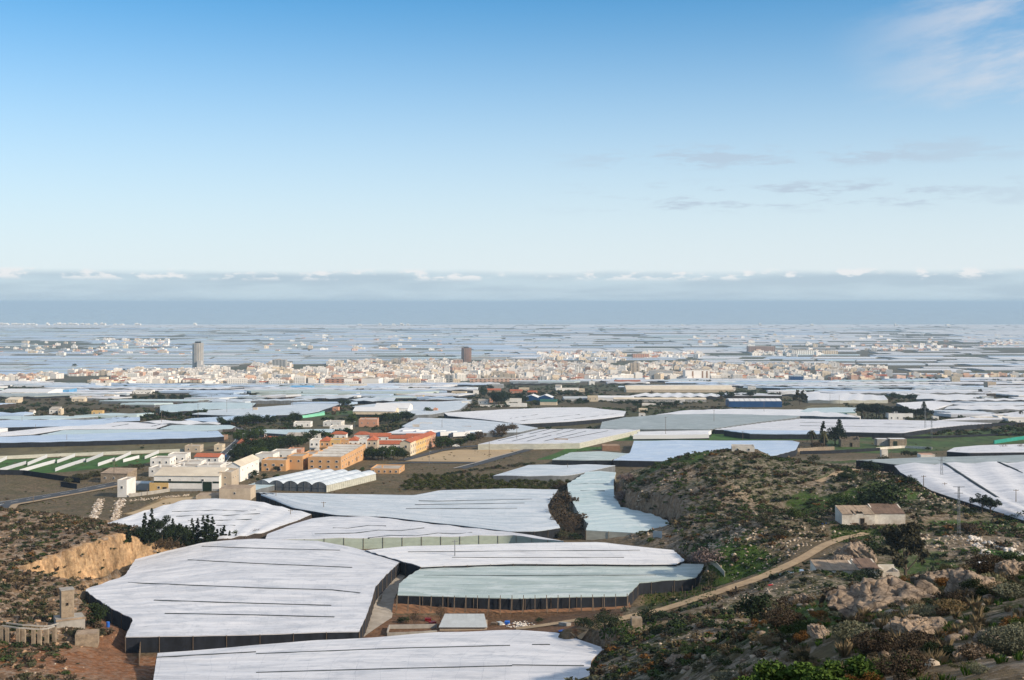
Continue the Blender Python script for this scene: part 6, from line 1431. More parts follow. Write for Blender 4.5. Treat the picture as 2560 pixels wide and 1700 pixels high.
# lean sheds in the yard between greenhouses
o, w, d, h, p = bld('yard_shed', 'low shed with a sloping pale grey sheet roof behind the nearest greenhouse', 1158, 1576, 118, 8, 7.0, 'beige_wall', 0, 'none', cat='shed')
for k in range(9):
    x0 = -w/2 - .2 + k * (w + .4) / 9; V = [(x0, -.4, h + .1), (x0 + w/9 + .02, -.4, h + .1), (x0 * .82 + w/9 * .9, d, h + 1.5), (x0 * .82, d, h + 1.5)]; V += [(a, b, c - .06) for a, b, c in V]
    obj('roof_sheet', mesh('roof_sheet', V, [(0,1,2,3), (7,6,5,4), (0,4,5,1), (1,5,6,2), (2,6,7,3), (3,7,4,0)], 'sheet_grey'), o)
wall_line('pen_wall', 'low concrete pen wall left of the grey roofed shed', [(968,1590),(972,1572),(1092,1570)], 1.0, .25, 'concrete')
wall_line('pen_wall', 'front concrete pen wall nearest to the big lower greenhouse', [(968,1590),(1030,1588),(1092,1584)], .8, .25, 'concrete')
wall_line('ruin_wall', 'little whitish stone wall stub beside the dark bush', [(1578,1566),(1604,1566)], 2.0, 2.0, 'stone_wall', 'ruin')
wall_line('water_trough', 'pale concrete water trough beside the track, near the big dark bush', [(1402,1562),(1422,1565)], .7, 1.2, 'concrete', 'trough')
# vehicles
def wheel(o, x, y, r=.34, wd=.24):
    B = MB().tube([(0, -wd/2, 0), (0, wd/2, 0)], [r, r], 14); t = obj('wheel', mesh('wheel', B.V, B.F, 'tyre', smooth=False), o, (x, y, r))
    B = MB().tube([(0, -wd/2 - .02, 0), (0, wd/2 + .02, 0)], [r*.55, r*.55], 10); obj('rim', mesh('rim', B.V, B.F, 'metal'), t)
def car(label, px, py, rot, body='car_white', kind='van', name='van', Y=None):
    p = on(px, py) if Y is None else np.array([(px - 1280) / FPX * Y, Y, sz((px - 1280) / FPX * Y, Y)]); o = empty(name, tuple(p), label, name.replace('_', ' '), None, rot); L, W = 4.6, 1.8
    pr = [(-L/2, .35), (L/2, .35), (L/2, .85), (L/2 - .9, 1.0), (L/2 - 1.6, 1.65), (-L/2 + (.1 if kind == 'van' else 2.2), 1.72 if kind == 'van' else 1.65)] + ([(-L/2, 1.3)] if kind == 'van' else [(-L/2 + 2.1, .95), (-L/2, .95)])
    n = len(pr); V = [(x, -W/2, z) for x, z in pr] + [(x, W/2, z) for x, z in pr]
    obj('body', mesh('body', V, [tuple(range(n)), tuple(range(2*n-1, n-1, -1))] + [(i, n + i, n + (i + 1) % n, (i + 1) % n) for i in range(n)], body), o)
    for sy in (-1, 1):
        B = MB().add([(L/2-1.65, sy*(W/2+.01), 1.5), (L/2-1.05, sy*(W/2+.01), 1.05), (-L/2+2.4, sy*(W/2+.01), 1.05), (-L/2+2.4, sy*(W/2+.01), 1.52)], [(0,1,2,3) if sy > 0 else (3,2,1,0)]); obj('window', mesh('window', B.V, B.F, 'glass'), o)
    for x in (-L/2 + .9, L/2 - .9):
        for y in (-W/2 + .1, W/2 - .1): wheel(o, x, y)
    for y in (-.6, .6): B = MB().box(L/2, L/2 + .03, y - .15, y + .15, .65, .82); obj('headlight', mesh('headlight', B.V, B.F, 'glass'), o)
    return o
car('white van parked at the hillside track above the low ruined house', 2000, 1437, 2.6, Y=303)
car('dark pickup with an open load bed parked next to the white van', 1972, 1440, 2.9, 'car_dark', 'pickup', 'pickup_truck', Y=301)
car('white pickup half hidden by bushes right of the van', 2014, 1446, 2.5, 'car_white', 'pickup', 'pickup_truck', Y=300)
car('blue car driving down the road bend in the village', 562, 1143, 1.9, 'blue_sheet', 'van', 'car')
car('white car parked in front of the lorry yard trees', 1140, 1117, 0.1, 'car_white', 'van', 'car')
car('white car on the street beside the cream packing hall', 1040, 1042, 0.8, 'car_white', 'van', 'car')
def lorry(label, px, py, rot, cab='car_white'):
    p = on(px, py); o = empty('lorry', tuple(p), label, 'lorry', None, rot)
    B = MB().box(-6.8, 6.8, -1.25, 1.25, 1.1, 4.0); obj('trailer', mesh('trailer', B.V, B.F, 'sheet_white'), o)
    B = MB().add([(7.2, -1.2, .5), (9.6, -1.2, .5), (9.6, -1.2, 1.9), (9.2, -1.2, 3.2), (7.2, -1.2, 3.6)] + [(7.2, 1.2, .5), (9.6, 1.2, .5), (9.6, 1.2, 1.9), (9.2, 1.2, 3.2), (7.2, 1.2, 3.6)], [(0,1,2,3,4), (9,8,7,6,5)] + [(i, 5 + i, 5 + (i + 1) % 5, (i + 1) % 5) for i in range(5)]); obj('cab', mesh('cab', B.V, B.F, cab), o)
    B = MB().add([(9.615, -1.1, 2.0), (9.615, 1.1, 2.0), (9.24, 1.1, 3.1), (9.24, -1.1, 3.1)], [(0,1,2,3)]); obj('windscreen', mesh('windscreen', B.V, B.F, 'glass'), o)
    for x in (-5.5, -4.3, -3.1, 7.7, 8.9):
        for y in (-1.05, 1.05): wheel(o, x, y, .5, .3)
for i, (px, py, lb) in enumerate([(1026, 1088, 'white lorry trailer behind the red roofed terrace, leftmost'), (1060, 1089, 'white lorry trailer second from the left behind the terrace'), (1092, 1090, 'white lorry trailer third in the row, beside the salmon terrace end'), (1120, 1092, 'white lorry trailer fourth in the row behind the round tree'), (1152, 1094, 'white lorry with dark cab fifth in the row'), (1182, 1090, 'white lorry trailer at the right end of the row')]):
    lorry(lb, px, py, math.pi + 0.55, 'car_dark' if i % 2 == 0 else 'blue_sheet')
# poles and pylons
def pole(label, px, py, hpx, arms=1, m='timber', name='utility_pole', group=None, r=.16, lamp=False):
    p = on(px, py); h = hpx * p[1] / FPX; o = empty(name, tuple(p), label, 'pole' if not lamp else 'street lamp', group)
    B = MB().tube([(0, 0, -.5), (0, 0, h)], [r, r * .65], 7); obj('shaft', mesh('shaft', B.V, B.F, m), o)
    if arms and not lamp:
        B = MB().box(-.9, .9, -.08, .08, h - .5, h - .36); obj('crossarm', mesh('crossarm', B.V, B.F, m), o)
        for x in (-.8, 0, .8): B = MB().tube([(x, 0, h - .36), (x, 0, h - .1)], [.06, .05], 6); obj('insulator', mesh('insulator', B.V, B.F, 'concrete'), o)
    if lamp:
        B = MB().box(-.1, 1.2, -.15, .15, h - .05, h + .12); obj('lamp_head', mesh('lamp_head', B.V, B.F, 'sheet_grey'), o)
PL = [(690, 1262, 30, 'pole at the upper left corner of the long pale blue greenhouse'), (809, 1292, 38, 'wooden pole in the lane between the greenhouses'), (726, 1310, 36, 'wooden pole at the right edge of the zigzag greenhouse'), (617, 1325, 24, 'short pole behind the cypress row'), (752, 1350, 16, 'short pole at the back edge of the big white greenhouse'), (1664, 1098, 56, 'tall pole in the green meadow'), (1785, 1064, 40, 'pole standing in the grey green greenhouse'), (1910, 1038, 32, 'pole in front of the long blue warehouse'), (1857, 1112, 34, 'pole behind the hill crest house'), (1419, 1183, 24, 'pole at the small pale blue greenhouse'), (2309, 1230, 42, 'thin pole before the broad white bays'), (2362, 1246, 40, 'thin pole right of the second lattice pylon'), (2540, 1285, 62, 'thin pole at the right edge of the hillside'), (2228, 1164, 36, 'pole beside the round dark bush'), (1223, 1143, 42, 'pole at the sand sports ground'), (1292, 1110, 48, 'tall lamp mast behind the sports ground'), (167, 1112, 26, 'thin pole in the left scrub field'), (285, 1206, 56, 'concrete pole before the rough stone barn'), (83, 1257, 22, 'small pole on the left roadside'), (15, 1206, 20, 'small pole at the left edge above the road'), (368, 1240, 20, 'thin pole at the garden wall'), (55, 1063, 22, 'thin pole in the light blue greenhouse at left'), (89, 1085, 24, 'thin pole before the low stone shed'), (632, 1036, 38, 'tall thin pole beside the brick water cabin'), (567, 1040, 40, 'tall thin pole in the pale greenhouse'), (495, 1050, 40, 'tall thin pole at the field trees'), (732, 1022, 30, 'thin pole in the wide pale greenhouse'), (404, 1068, 40, 'tall pole at the field trees, left'), (902, 994, 20, 'pole beside the white transformer hut'), (1105, 1080, 30, 'pole at the jade greenhouse by the lorries'), (2075, 1010, 26, 'pole left of the dry field'), (2098, 1014, 26, 'pole in the dry field left of the pine grove'), (2462, 1012, 16, 'pole beside the grey metal shed')]
for px, py, hp, lb in PL: pole(lb, px, py, hp, 1 if hp > 30 else 0, r=.17)
for px, py, hp, lb in [(607, 1118, 34, 'tall street lamp at the road bend'), (958, 1152, 22, 'street lamp left of the terrace trees'), (978, 1150, 24, 'street lamp right of the first one near the terrace trees'), (1000, 1140, 22, 'street lamp at the terrace corner'), (1073, 1162, 34, 'lamp post at the front left of the sports ground'), (1165, 1112, 24, 'street lamp before the lorry yard'), (735, 1118, 16, 'street lamp in the village trees'), (886, 1072, 18, 'curved street lamp beside the pink brick house'), (630, 1060, 22, 'lamp post at the upper road bend')]:
    pole(lb, px, py, hp, 0, 'metal', 'street_lamp', None, .12, True)
def pylon(label, px, py, hpx, wb):
    p = on(px, py); h = hpx * p[1] / FPX; o = empty('lattice_pylon', tuple(p), label, 'pylon')
    B = MB(); wt = wb * .45; n = int(h / 1.7)
    cor = lambda t: [(sx * (wb + (wt - wb) * t) / 2, sy * (wb + (wt - wb) * t) / 2, h * t) for sx, sy in ((-1, -1), (1, -1), (1, 1), (-1, 1))]
    for k in range(4): a = cor(0)[k]; b = cor(1)[k]; Bl = MB().bar((a[0], a[1], -.6), b, .075); obj('leg', mesh('leg', Bl.V, Bl.F, 'metal'), o)
    for i in range(n):
        c0, c1 = cor(i / n), cor((i + 1) / n)
        for k in range(4): B.bar(c0[k], c1[(k + 1) % 4], .035)
    obj('lattice', mesh('lattice', B.V, B.F, 'metal'), o)
    for z, ww in ((h - .2, 1.7), (h * .86, 1.3)): Bc = MB().box(-ww, ww, -.08, .08, z, z + .14); obj('crossarm', mesh('crossarm', Bc.V, Bc.F, 'metal'), o)
pylon('lattice pylon on the right hillside, nearest and tallest of the pylons', 2397, 1340, 124, .75)
pylon('lattice pylon standing before the broad white bays', 2354, 1212, 70, 1.0)
pylon('farther lattice pylon at the vineyard nets', 2313, 1083, 62, 1.2)
pylon('small lattice pylon right of the farther one', 2329, 1096, 48, 1.0)
p = on(1138, 1415); pole('dark lattice like pole between the white and the jade greenhouse', 1137, 1424, 74, 1, 'metal', r=.2)
# mint film tunnel, tents
build_gh(gh('mint green film tunnel beside the green verge, left of the cream packing hall', [[(708,1040),(760,1039),(812,1032)],[(740,1033),(790,1030),(812,1028)]], 'mint_film', 'mint_film', 2.2, None, padw=0, flap=.2))

wall_line('net_fence', 'pale sagging net fence behind the vine plot right of the jade greenhouse', [(1612,1456),(1700,1449),(1812,1442)], 1.5, .1, 'wall_pale', 'fence')
gj = [o_ for o_ in bpy.data.objects if str(o_.get('label', '')).startswith('curving jade')][0]
a, b_ = hit(1632, 1348, 0, ground), hit(1655, 1349, 0, ground)
V = [(a[0], a[1] - .25, a[2] - .3), (b_[0], b_[1] - .25, b_[2] - .3), (b_[0], b_[1] - .25, b_[2] + 2.9), (a[0], a[1] - .25, a[2] + 2.9)]
obj('door', mesh('door', np.array(V) - np.array(gj.location), [(0, 1, 2, 3)], 'sheet_grey'), gj)
# vine stakes
st_ = MB().bar((0, 0, -.3), (0, 0, 1.9), .09); stm_ = mesh('vine_stake', st_.V, st_.F, 'timber')
for k in range(20):
    q = on(1628 + (k % 7) * 24 + (k // 7) * 6, 1466 + (k // 7) * 15)
    tag(obj('vine_stake', stm_, None, tuple(q), (random.uniform(-.1, .1), random.uniform(-.1, .1), 0)), 'thin wooden stake in the vine plot right of the jade greenhouse', 'stake', 'stakes of the vine plot')
# tarpaulin and crates beside the track
def tarp(label, px, py, w_, m):
    q = on(px, py); n = 9; V = []; F = []
    for i in range(n):
        for j in range(n):
            u, v = i / (n - 1) - .5, j / (n - 1) - .5; V.append((u * w_, v * w_ * .6, .08 + .35 * max(0, .5 - (u * u + v * v) * 1.6) + random.uniform(0, .12)))
    F = [(i * n + j, (i + 1) * n + j, (i + 1) * n + j + 1, i * n + j + 1) for i in range(n - 1) for j in range(n - 1)]
    tag(obj('tarpaulin', mesh('tarpaulin', V, F, m), None, tuple(q), (0, 0, random.uniform(0, 3))), label, 'tarpaulin')
tarp('crumpled blue tarpaulin beside the nearest greenhouse tip', 1408, 1578, 2.2, 'blue_plastic'); tarp('white sheet lying on the terrace at the right edge', 2462, 1408, 5.0, 'sheet_white'); tarp('red tarpaulin beside the hillside track', 2058, 1342, 1.6, 'red_paint'); tarp('red cover on the grass left of the vans', 1926, 1464, 1.3, 'red_paint')
cb = MB()
for z in (0, .16, .32): cb.box(-.5, .5, -.35, .35, z, z + .12)
for x_ in (-.5, .44): 
    for y_ in (-.35, .29): cb.box(x_, x_ + .06, y_, y_ + .06, 0, .45)
for i, (px, py, m_) in enumerate([(1070, 1552, 'red_paint'), (1081, 1561, 'red_paint'), (1268, 1560, 'blue_plastic'), (1250, 1562, 'sheet_grey'), (1236, 1563, 'timber')]):
    q = on(px, py); tag(obj('crate', mesh('crate', cb.V, cb.F, m_), None, tuple(q), (0, 0, i * .7), (1.6, 1.6, 1.6)), ['red crate by the bare pale shrub, upper one', 'red crate by the bare pale shrub, lower one', 'blue crate right of the grey roofed shed', 'grey crate close right of the grey roofed shed', 'wooden crate touching the grey roofed shed'][i], 'crate')

for px, py, wp, hp, dd, lb in [(402, 1192, 62, 20, 12, 'white flat wing behind the left end of the banded warehouse'), (462, 1188, 66, 20, 12, 'white flat wing behind the middle of the banded warehouse'), (522, 1190, 58, 24, 12, 'taller white wing behind the right end of the banded warehouse'), (548, 1182, 40, 18, 10, 'white block between the warehouse wing and the road')]:
    bld('farm_building', lb, px, py, wp, hp, dd, 'white_wall', random.uniform(-.08, 0), win=[('f', 3, (.7,), 1.0, 1.0)], cat='building', chimney=1)
# ------------------------------------------------------------------ vegetation
def leaves(rng_, n, centres, radii, size, asp=1.6, shell=0.55, squash=0.85, up=0.0):
    """n small leaf faces spread through clumps; returns V (4n,3), F (n,4)"""
    k = rng_.choice(len(centres), n, p=np.array(radii) ** 2 / (np.array(radii) ** 2).sum())
    d = rng_.normal(size=(n, 3)); d /= np.linalg.norm(d, axis=1)[:, None]
    rr = np.array(radii)[k] * (shell + (1 - shell) * rng_.random(n)) ** 1.0
    c = np.array(centres)[k] + d * rr[:, None] * [1, 1, squash]
    a = rng_.normal(size=(n, 3)) + [0, 0, up]; a /= np.linalg.norm(a, axis=1)[:, None]
    b = np.cross(a, rng_.normal(size=(n, 3)) + d * 0.6); b /= np.linalg.norm(b, axis=1)[:, None] + 1e-9
    s = size * rng_.uniform(.6, 1.4, n)[:, None]
    a = a * s * asp / 2; b = b * s / 2
    V = np.stack([c - a * .9, c - b + a * .1, c + a, c + b + a * .1], 1).reshape(-1, 3)
    return V, np.arange(4 * n).reshape(n, 4)
def clumps(rng_, shape, n, r):
    C = []; Rr = []
    for _ in range(n):
        if shape == 'round': d = rng_.normal(size=3); d /= np.linalg.norm(d); q = d * rng_.random() ** .4 * .72 * [.5, .5, .42] + [0, 0, .56]; rad = r * rng_.uniform(.6, 1.25)
        elif shape == 'pine': t = rng_.random(); a = rng_.uniform(0, 6.28); q = np.array([math.cos(a) * .42 * t ** .5, math.sin(a) * .42 * t ** .5, .60 + .30 * (1 - t) * rng_.random() + rng_.uniform(-.12, .05)]); rad = r * rng_.uniform(.6, 1.1)
        elif shape == 'cypress': t = rng_.random(); a = rng_.uniform(0, 6.28); w = .10 * (1 - t) ** .6 * min(1, (t + .06) * 6); q = np.array([math.cos(a) * w * .7, math.sin(a) * w * .7, .05 + t * .93]); rad = .055 * (1 - t * .75)
        elif shape == 'open': t = rng_.random(); a = rng_.uniform(0, 6.28); q = np.array([math.cos(a) * rng_.uniform(.12, .48), math.sin(a) * rng_.uniform(.12, .48), .36 + .58 * t]); q[:2] *= (1.15 - t * .7); rad = r * rng_.uniform(.45, .95)
        else: a = rng_.uniform(0, 6.28); t = rng_.random() ** .5; q = np.array([math.cos(a) * t * .45, math.sin(a) * t * .45, .25 + .45 * rng_.random() * (1 - t * .6)]); rad = r * rng_.uniform(.7, 1.2)
        C.append(q); Rr.append(rad)
    return C, Rr
TREES = {}
def tree_mesh(kind, lod, var):
    key = (kind, lod, var)
    if key in TREES: return TREES[key]
    rg = np.random.default_rng(hash((len(kind), kind[0] * 3, lod, var)) % 99991 if False else (sum(map(ord, kind)) * 31 + lod * 7 + var))
    n = {0: 4200, 1: 1500, 2: 520}[lod]; sz_ = {0: .026, 1: .046, 2: .075}[lod]
    T = MB()
    if kind == 'palm':
        V = []; F = []
        for i in range(46):
            a = rg.uniform(0, 6.28); e = rg.uniform(-.5, 1.25); L = rg.uniform(.28, .38); prev = None
            for t in np.linspace(0, 1, 7):
                r_ = L * t * math.cos(e) + .02; z_ = .66 + L * t * math.sin(e) - .30 * t * t * L / .33
                wv = .035 * (1 - t) + .006
                for sd in (-1, 1):
                    V.append((math.cos(a) * r_ - sd * math.sin(a) * wv, math.sin(a) * r_ + sd * math.cos(a) * wv, z_ - .02))
                if prev is not None: F.append((prev, prev + 1, len(V) - 1, len(V) - 2))
                prev = len(V) - 2
        T.tube([(0, 0, -.03), (.01, 0, .35), (0, 0, .68)], [.045, .035, .04], 8)
        cm = mesh('crown', V, F, 'leaf_olive'); TREES[key] = (cm, mesh('trunk', T.V, T.F, 'bark')); return TREES[key]
    if kind == 'araucaria':
        C = []; Rr = []
        for lv in range(11):
            z_ = .2 + lv * .07; L = .30 * (1 - lv / 12)
            for k in range(7):
                a = k * .9 + lv
                for t in (.3, .55, .8, 1): C.append((math.cos(a) * L * t, math.sin(a) * L * t, z_ + t * .03)); Rr.append(.028)
        V, F = leaves(rg, n, C, Rr, sz_ * .8); T.tube([(0, 0, -.03), (0, 0, .98)], [.03, .008], 7)
        TREES[key] = (mesh('crown', V, F, 'leaf_dark'), mesh('trunk', T.V, T.F, 'bark')); return TREES[key]
    if kind == 'bare':
        B = MB(); 
        def grow(p, d, L, r, lv):
            q = p + d * L; B.bar(p, q, r, 0, r * .6)
            if lv:
                for _ in range(5 if lod == 0 else 4): grow(p + d * L * rg.uniform(.45, 1), (d + Vector(rg.normal(size=3) * .55) + Vector((0, 0, .15))).normalized(), L * rg.uniform(.55, .8), r * .5, lv - 1)
        for _ in range(4): grow(Vector((0, 0, 0)), (Vector(rg.normal(size=3) * .35) + Vector((0, 0, 1))).normalized(), .34, .022, 3)
        V, F = leaves(rg, n // 3, [(0, 0, .58)], [.4], sz_ * .55, 2.4, .3)
        TREES[key] = (mesh('crown', V, F, 'leaf_brown'), mesh('trunk', B.V, B.F, 'bark')); return TREES[key]
    cfg = {'round': ('round', 26, .17, 'leaf_green'), 'dark': ('round', 24, .19, 'leaf_dark'), 'pine': ('pine', 26, .15, 'leaf_pine'), 'cypress': ('cypress', 60, .06, 'leaf_pine'), 'eucalyptus': ('open', 34, .13, 'leaf_eucalyptus'), 'olive': ('bush', 18, .2, 'leaf_olive'), 'bush': ('bush', 16, .22, 'leaf_dark'), 'citrus': ('bush', 16, .24, 'leaf_citrus'), 'blossom': ('bush', 18, .2, 'leaf_pink'), 'drybush': ('bush', 16, .2, 'leaf_brown'), 'hedge': ('bush', 14, .25, 'leaf_dark')}[kind]
    C, Rr = clumps(rg, cfg[0], cfg[1], cfg[2])
    V, F = leaves(rg, n, C, Rr, sz_, 1.5 if kind != 'eucalyptus' else 2.6, .45)
    tr = .03 if kind not in ('cypress',) else .012
    T.tube([(0, 0, -.04), (.012, .01, .25), (-.01, .015, .5)], [tr, tr * .75, tr * .4], 7)
    for _ in range(6):
        a = rg.uniform(0, 6.28); z0 = rg.uniform(.12, .35)
        if kind != 'cypress': T.tube([(0, 0, z0), (math.cos(a) * .16, math.sin(a) * .16, z0 + .18), (math.cos(a) * .27, math.sin(a) * .27, z0 + .36)], [tr * .5, tr * .33, tr * .15], 5)
    TREES[key] = (mesh('crown', V, F, cfg[3]), mesh('trunk', T.V, T.F, 'bark'))
    return TREES[key]
def tree(kind, px, py, hpx, label, wide=1.0, group=None, Y=None, name=None, ymin=0.0):
    if Y is None: p = on(px, py, ymin)
    else: x_ = (px - 1280) / FPX * Y; p = np.array([x_, Y, sz(x_, Y)])
    h = hpx * p[1] / FPX
    if Y is not None: h = min(max(.7 * h, P(px, py - hpx, Y)[2] - p[2]), 2.0 * h)
    lod = 0 if hpx > 70 else 1 if hpx > 26 else 2
    cr, tk = tree_mesh(kind, lod, random.randrange(3))
    nm = name or {'palm': 'palm_tree', 'cypress': 'cypress_tree', 'pine': 'pine_tree', 'eucalyptus': 'eucalyptus_tree', 'olive': 'olive_tree', 'blossom': 'blossom_tree', 'araucaria': 'araucaria_tree', 'bare': 'bare_tree', 'bush': 'bush', 'drybush': 'dry_bush', 'citrus': 'citrus_tree', 'hedge': 'hedge_bush'}.get(kind, 'leafy_tree')
    cat = 'bush' if 'bush' in nm else 'tree'
    o = empty(nm, tuple(p), label, cat, group, random.uniform(0, 6.28)); o.scale = (h * wide, h * wide, h)
    obj('crown', cr, o); obj('trunk', tk, o)
    return o
T_ = tree
# near and middle distance
for i, (px, py, hp) in enumerate([(322, 1345, 40), (362, 1345, 66), (379, 1343, 74), (432, 1352, 60), (480, 1352, 60), (494, 1354, 62), (508, 1360, 72), (519, 1362, 76), (531, 1362, 72), (560, 1352, 46), (543, 1356, 42)]):
    T_('cypress', px, py + 14, hp * 1.18, 'tall dark cypress behind the big white greenhouse, ' + ['lone small one at the left', 'second from left', 'third and tallest at left', 'fourth from left', 'fifth from left', 'sixth from left', 'seventh from left', 'tallest of the right cluster', 'right of the tallest in the right cluster', 'short one at the right end', 'shorter one in the right cluster'][i], 1.45, 'cypress row')
T_('pine', 405, 1366, 78, 'broad dark pine among the cypresses', 1.0); T_('pine', 440, 1366, 66, 'second dark pine right of the broad one among the cypresses', .95); T_('dark', 462, 1362, 50, 'dark leafy tree filling the cypress row'); T_('dark', 350, 1352, 44, 'dark leafy tree at the left foot of the cypress row')
for i, (px, hp) in enumerate([(372, 44), (388, 40), (420, 46), (452, 44), (470, 36), (486, 34), (500, 34), (515, 32), (532, 30), (548, 26), (566, 26)]): T_('dark' if i % 3 else 'pine', px, 1362, hp, 'dark tree packed between the cypresses behind the big white greenhouse', 1.1, 'trees packed between the cypresses')
T_('drybush', 400, 1372, 36, 'greyish dry tree in front of the broad pine', .9); T_('drybush', 425, 1374, 40, 'greyish dry thicket below the cypress row', 1.0)
for i, (px, hp) in enumerate([(448, 58), (466, 54), (552, 46), (574, 40), (590, 36), (412, 50)]): T_('cypress', px, 1366, hp, 'slim cypress standing among the packed trees behind the big white greenhouse', 1.4, 'slim cypresses among the packed trees')
T_('round', 585, 1358, 34, 'green bushy tree right of the cypresses', 1.2); T_('round', 610, 1356, 30, 'second green bushy tree right of the cypresses', 1.2); T_('bare', 640, 1352, 34, 'reddish bare bush at the right end of the cypress row', 1.2)
T_('dark', 239, 1570, 70, 'round dark tree beside the old square tower, bottom left', .95); T_('olive', 190, 1590, 30, 'grey green shrub before the tower plinth', 1.5); T_('olive', 245, 1592, 30, 'grey green shrub left of the blue barrels', 1.5)
T_('eucalyptus', 2262, 1452, 150, 'big brown leaved eucalyptus beside the roofless ruin', 1.0, Y=292); T_('bush', 2175, 1455, 46, 'dense bush in front of the low ruined house', 1.6, Y=292); T_('bush', 2150, 1462, 40, 'dark bush below the low ruined house', 1.6, Y=288); T_('round', 2040, 1450, 36, 'green bush left of the low ruined house', 1.3, Y=308)
T_('dark', 2208, 1262, 68, 'wide dark tree right behind the ruined white house', 1.25, Y=388); T_('dark', 2170, 1262, 40, 'dark bush left of the wide dark tree behind the ruined house', 1.2, Y=386); T_('bush', 2166, 1352, 40, 'round olive bush on the outcrop below the ruined house', 1.0, Y=322); T_('round', 2110, 1270, 44, 'green bush left of the ruined house', 1.3, Y=384)
T_('pine', 2456, 1268, 36, 'left one of two umbrella pines before the broad white bays', 1.3, Y=400); T_('pine', 2476, 1270, 32, 'right one of two umbrella pines before the broad white bays', 1.2, Y=402); T_('bush', 2545, 1275, 30, 'dark bush at the right edge near the umbrella pines', 1.6, Y=395); T_('drybush', 2420, 1325, 32, 'reddish brown bush right of the nearest pylon', 1.2, Y=355)
T_('bush', 2212, 1164, 34, 'round dark bush in front of the flat film strip', 1.0); T_('bush', 2180, 1180, 40, 'dark bush left of the round one near the path', 1.2); T_('bush', 2118, 1200, 30, 'dark bush beside the sandy path over the hill', 1.4); T_('olive', 2035, 1155, 26, 'olive bush at the crest of the rocky hill', 1.2); T_('bush', 2270, 1210, 30, 'bush at the hill foot left of the thin pole', 1.3)
T_('blossom', 1556, 1256, 42, 'pinkish grey blossom tree beside the curving jade greenhouse', 1.2); T_('blossom', 1562, 1205, 34, 'smaller blossom tree above the pinkish grey one', 1.2); T_('blossom', 1770, 1392, 40, 'pale flowering almond tree on the hill foot', 1.6, Y=345); T_('blossom', 1735, 1408, 30, 'second flowering almond left of the pale one', 1.3); T_('olive', 1617, 1250, 30, 'round grey bush on the lower rocky slope', 1.2); T_('olive', 1915, 1330, 56, 'large grey green bush on the rocky slope', 1.3, Y=362); T_('round', 1985, 1320, 50, 'large green bush on the slope left of the ruined house', 1.6, Y=368); T_('olive', 1950, 1350, 40, 'olive bush beside the sandy track', 1.5, Y=350)
T_('olive', 1778, 1450, 32, 'olive shrub at the right end of the jade greenhouse', 1.3)
T_('bush', 1512, 1596, 78, 'big dark bush right of the nearest greenhouse', 1.5, Y=266); T_('bush', 1458, 1584, 50, 'left part of the big dark bush group', 1.3, Y=272); T_('bush', 1625, 1555, 46, 'dark spreading bush beside the little stone stub', 1.6, Y=268); T_('dark', 1880, 1540, 70, 'dark round tree beside the track on the near slope', 1.15, Y=150); T_('bush', 1640, 1610, 36, 'round dark bush on the near slope below the stone stub', 1.3, Y=212); T_('bush', 1690, 1580, 30, 'low dark bush on the near slope', 1.6, Y=215)
T_('olive', 1410, 1345, 30, 'yellowish bush at the ravine mouth between greenhouses', 1.3, Y=432); T_('bush', 1440, 1350, 26, 'dark bush at the ravine mouth', 1.4, Y=428)
for i, (px, py, hp, Y_) in enumerate([(1408, 1262, 50, 500), (1400, 1290, 46, 470), (1420, 1300, 44, 455), (1430, 1325, 40, 440), (1405, 1230, 36, 560), (1415, 1320, 40, 448)]): T_('bare' if i % 2 else 'drybush', px, py, hp, 'bare brown thicket in the ravine beside the curving greenhouse, ' + ['upper', 'middle', 'lower middle', 'lowest', 'topmost', 'lower'][i], 1.3, Y=Y_)
T_('bare', 1102, 1556, 46, 'bare pale shrub left of the grey roofed shed', .9); T_('bare', 1035, 1562, 40, 'bare twiggy shrub beside the lane end', .9); T_('bush', 1008, 1556, 20, 'small green bush at the lane end', 1.5); T_('bush', 1350, 1555, 14, 'small green bush at the foot of the red earth strip', 1.6); T_('bush', 850, 1604, 20, 'green bush at the gate between the nearest greenhouses', 2.0)
# village trees
VT = [(598, 1108, 34), (622, 1100, 26), (640, 1104, 22), (600, 1142, 40), (625, 1150, 36), (650, 1140, 34), (680, 1134, 34), (700, 1128, 30), (725, 1122, 34), (745, 1118, 32), (760, 1112, 22), (775, 1104, 34), (790, 1098, 24), (612, 1172, 30), (640, 1174, 26), (606, 1185, 22), (590, 1165, 24), (880, 1142, 24), (905, 1146, 30), (930, 1148, 30), (955, 1146, 32), (980, 1142, 30), (1000, 1140, 26), (1105, 1122, 38), (1125, 1118, 24), (1150, 1116, 22), (845, 1092, 22), (868, 1090, 24), (880, 1062, 32), (965, 1060, 30), (985, 1056, 28), (1010, 1050, 24), (940, 1054, 22), (1070, 1036, 20), (1170, 1104, 22), (1200, 1096, 26), (1190, 1102, 20), (1246, 1092, 32), (1262, 1088, 40), (1275, 1082, 34), (690, 1178, 14), (830, 1172, 12), (905, 1180, 14), (660, 1196, 14), (630, 1200, 14), (560, 1228, 14)]
for x0, y0, x1, y1, n, h0, h1 in ((585, 1150, 690, 1140, 12, 26, 38), (600, 1128, 760, 1112, 14, 24, 34), (610, 1180, 640, 1196, 4, 18, 24), (870, 1146, 1010, 1150, 12, 26, 36), (600, 1100, 650, 1096, 6, 22, 30), (1090, 1124, 1180, 1110, 6, 18, 28), (930, 1062, 1030, 1052, 9, 20, 28), (780, 1100, 870, 1094, 5, 18, 26), (640, 1206, 720, 1196, 6, 9, 14), (820, 1188, 920, 1184, 4, 10, 15)):
    for k in range(n): t = (k + random.random()) / n; VT.append((x0 + (x1 - x0) * t, y0 + (y1 - y0) * t + random.uniform(-3, 3), random.uniform(h0, h1)))
VT.sort()
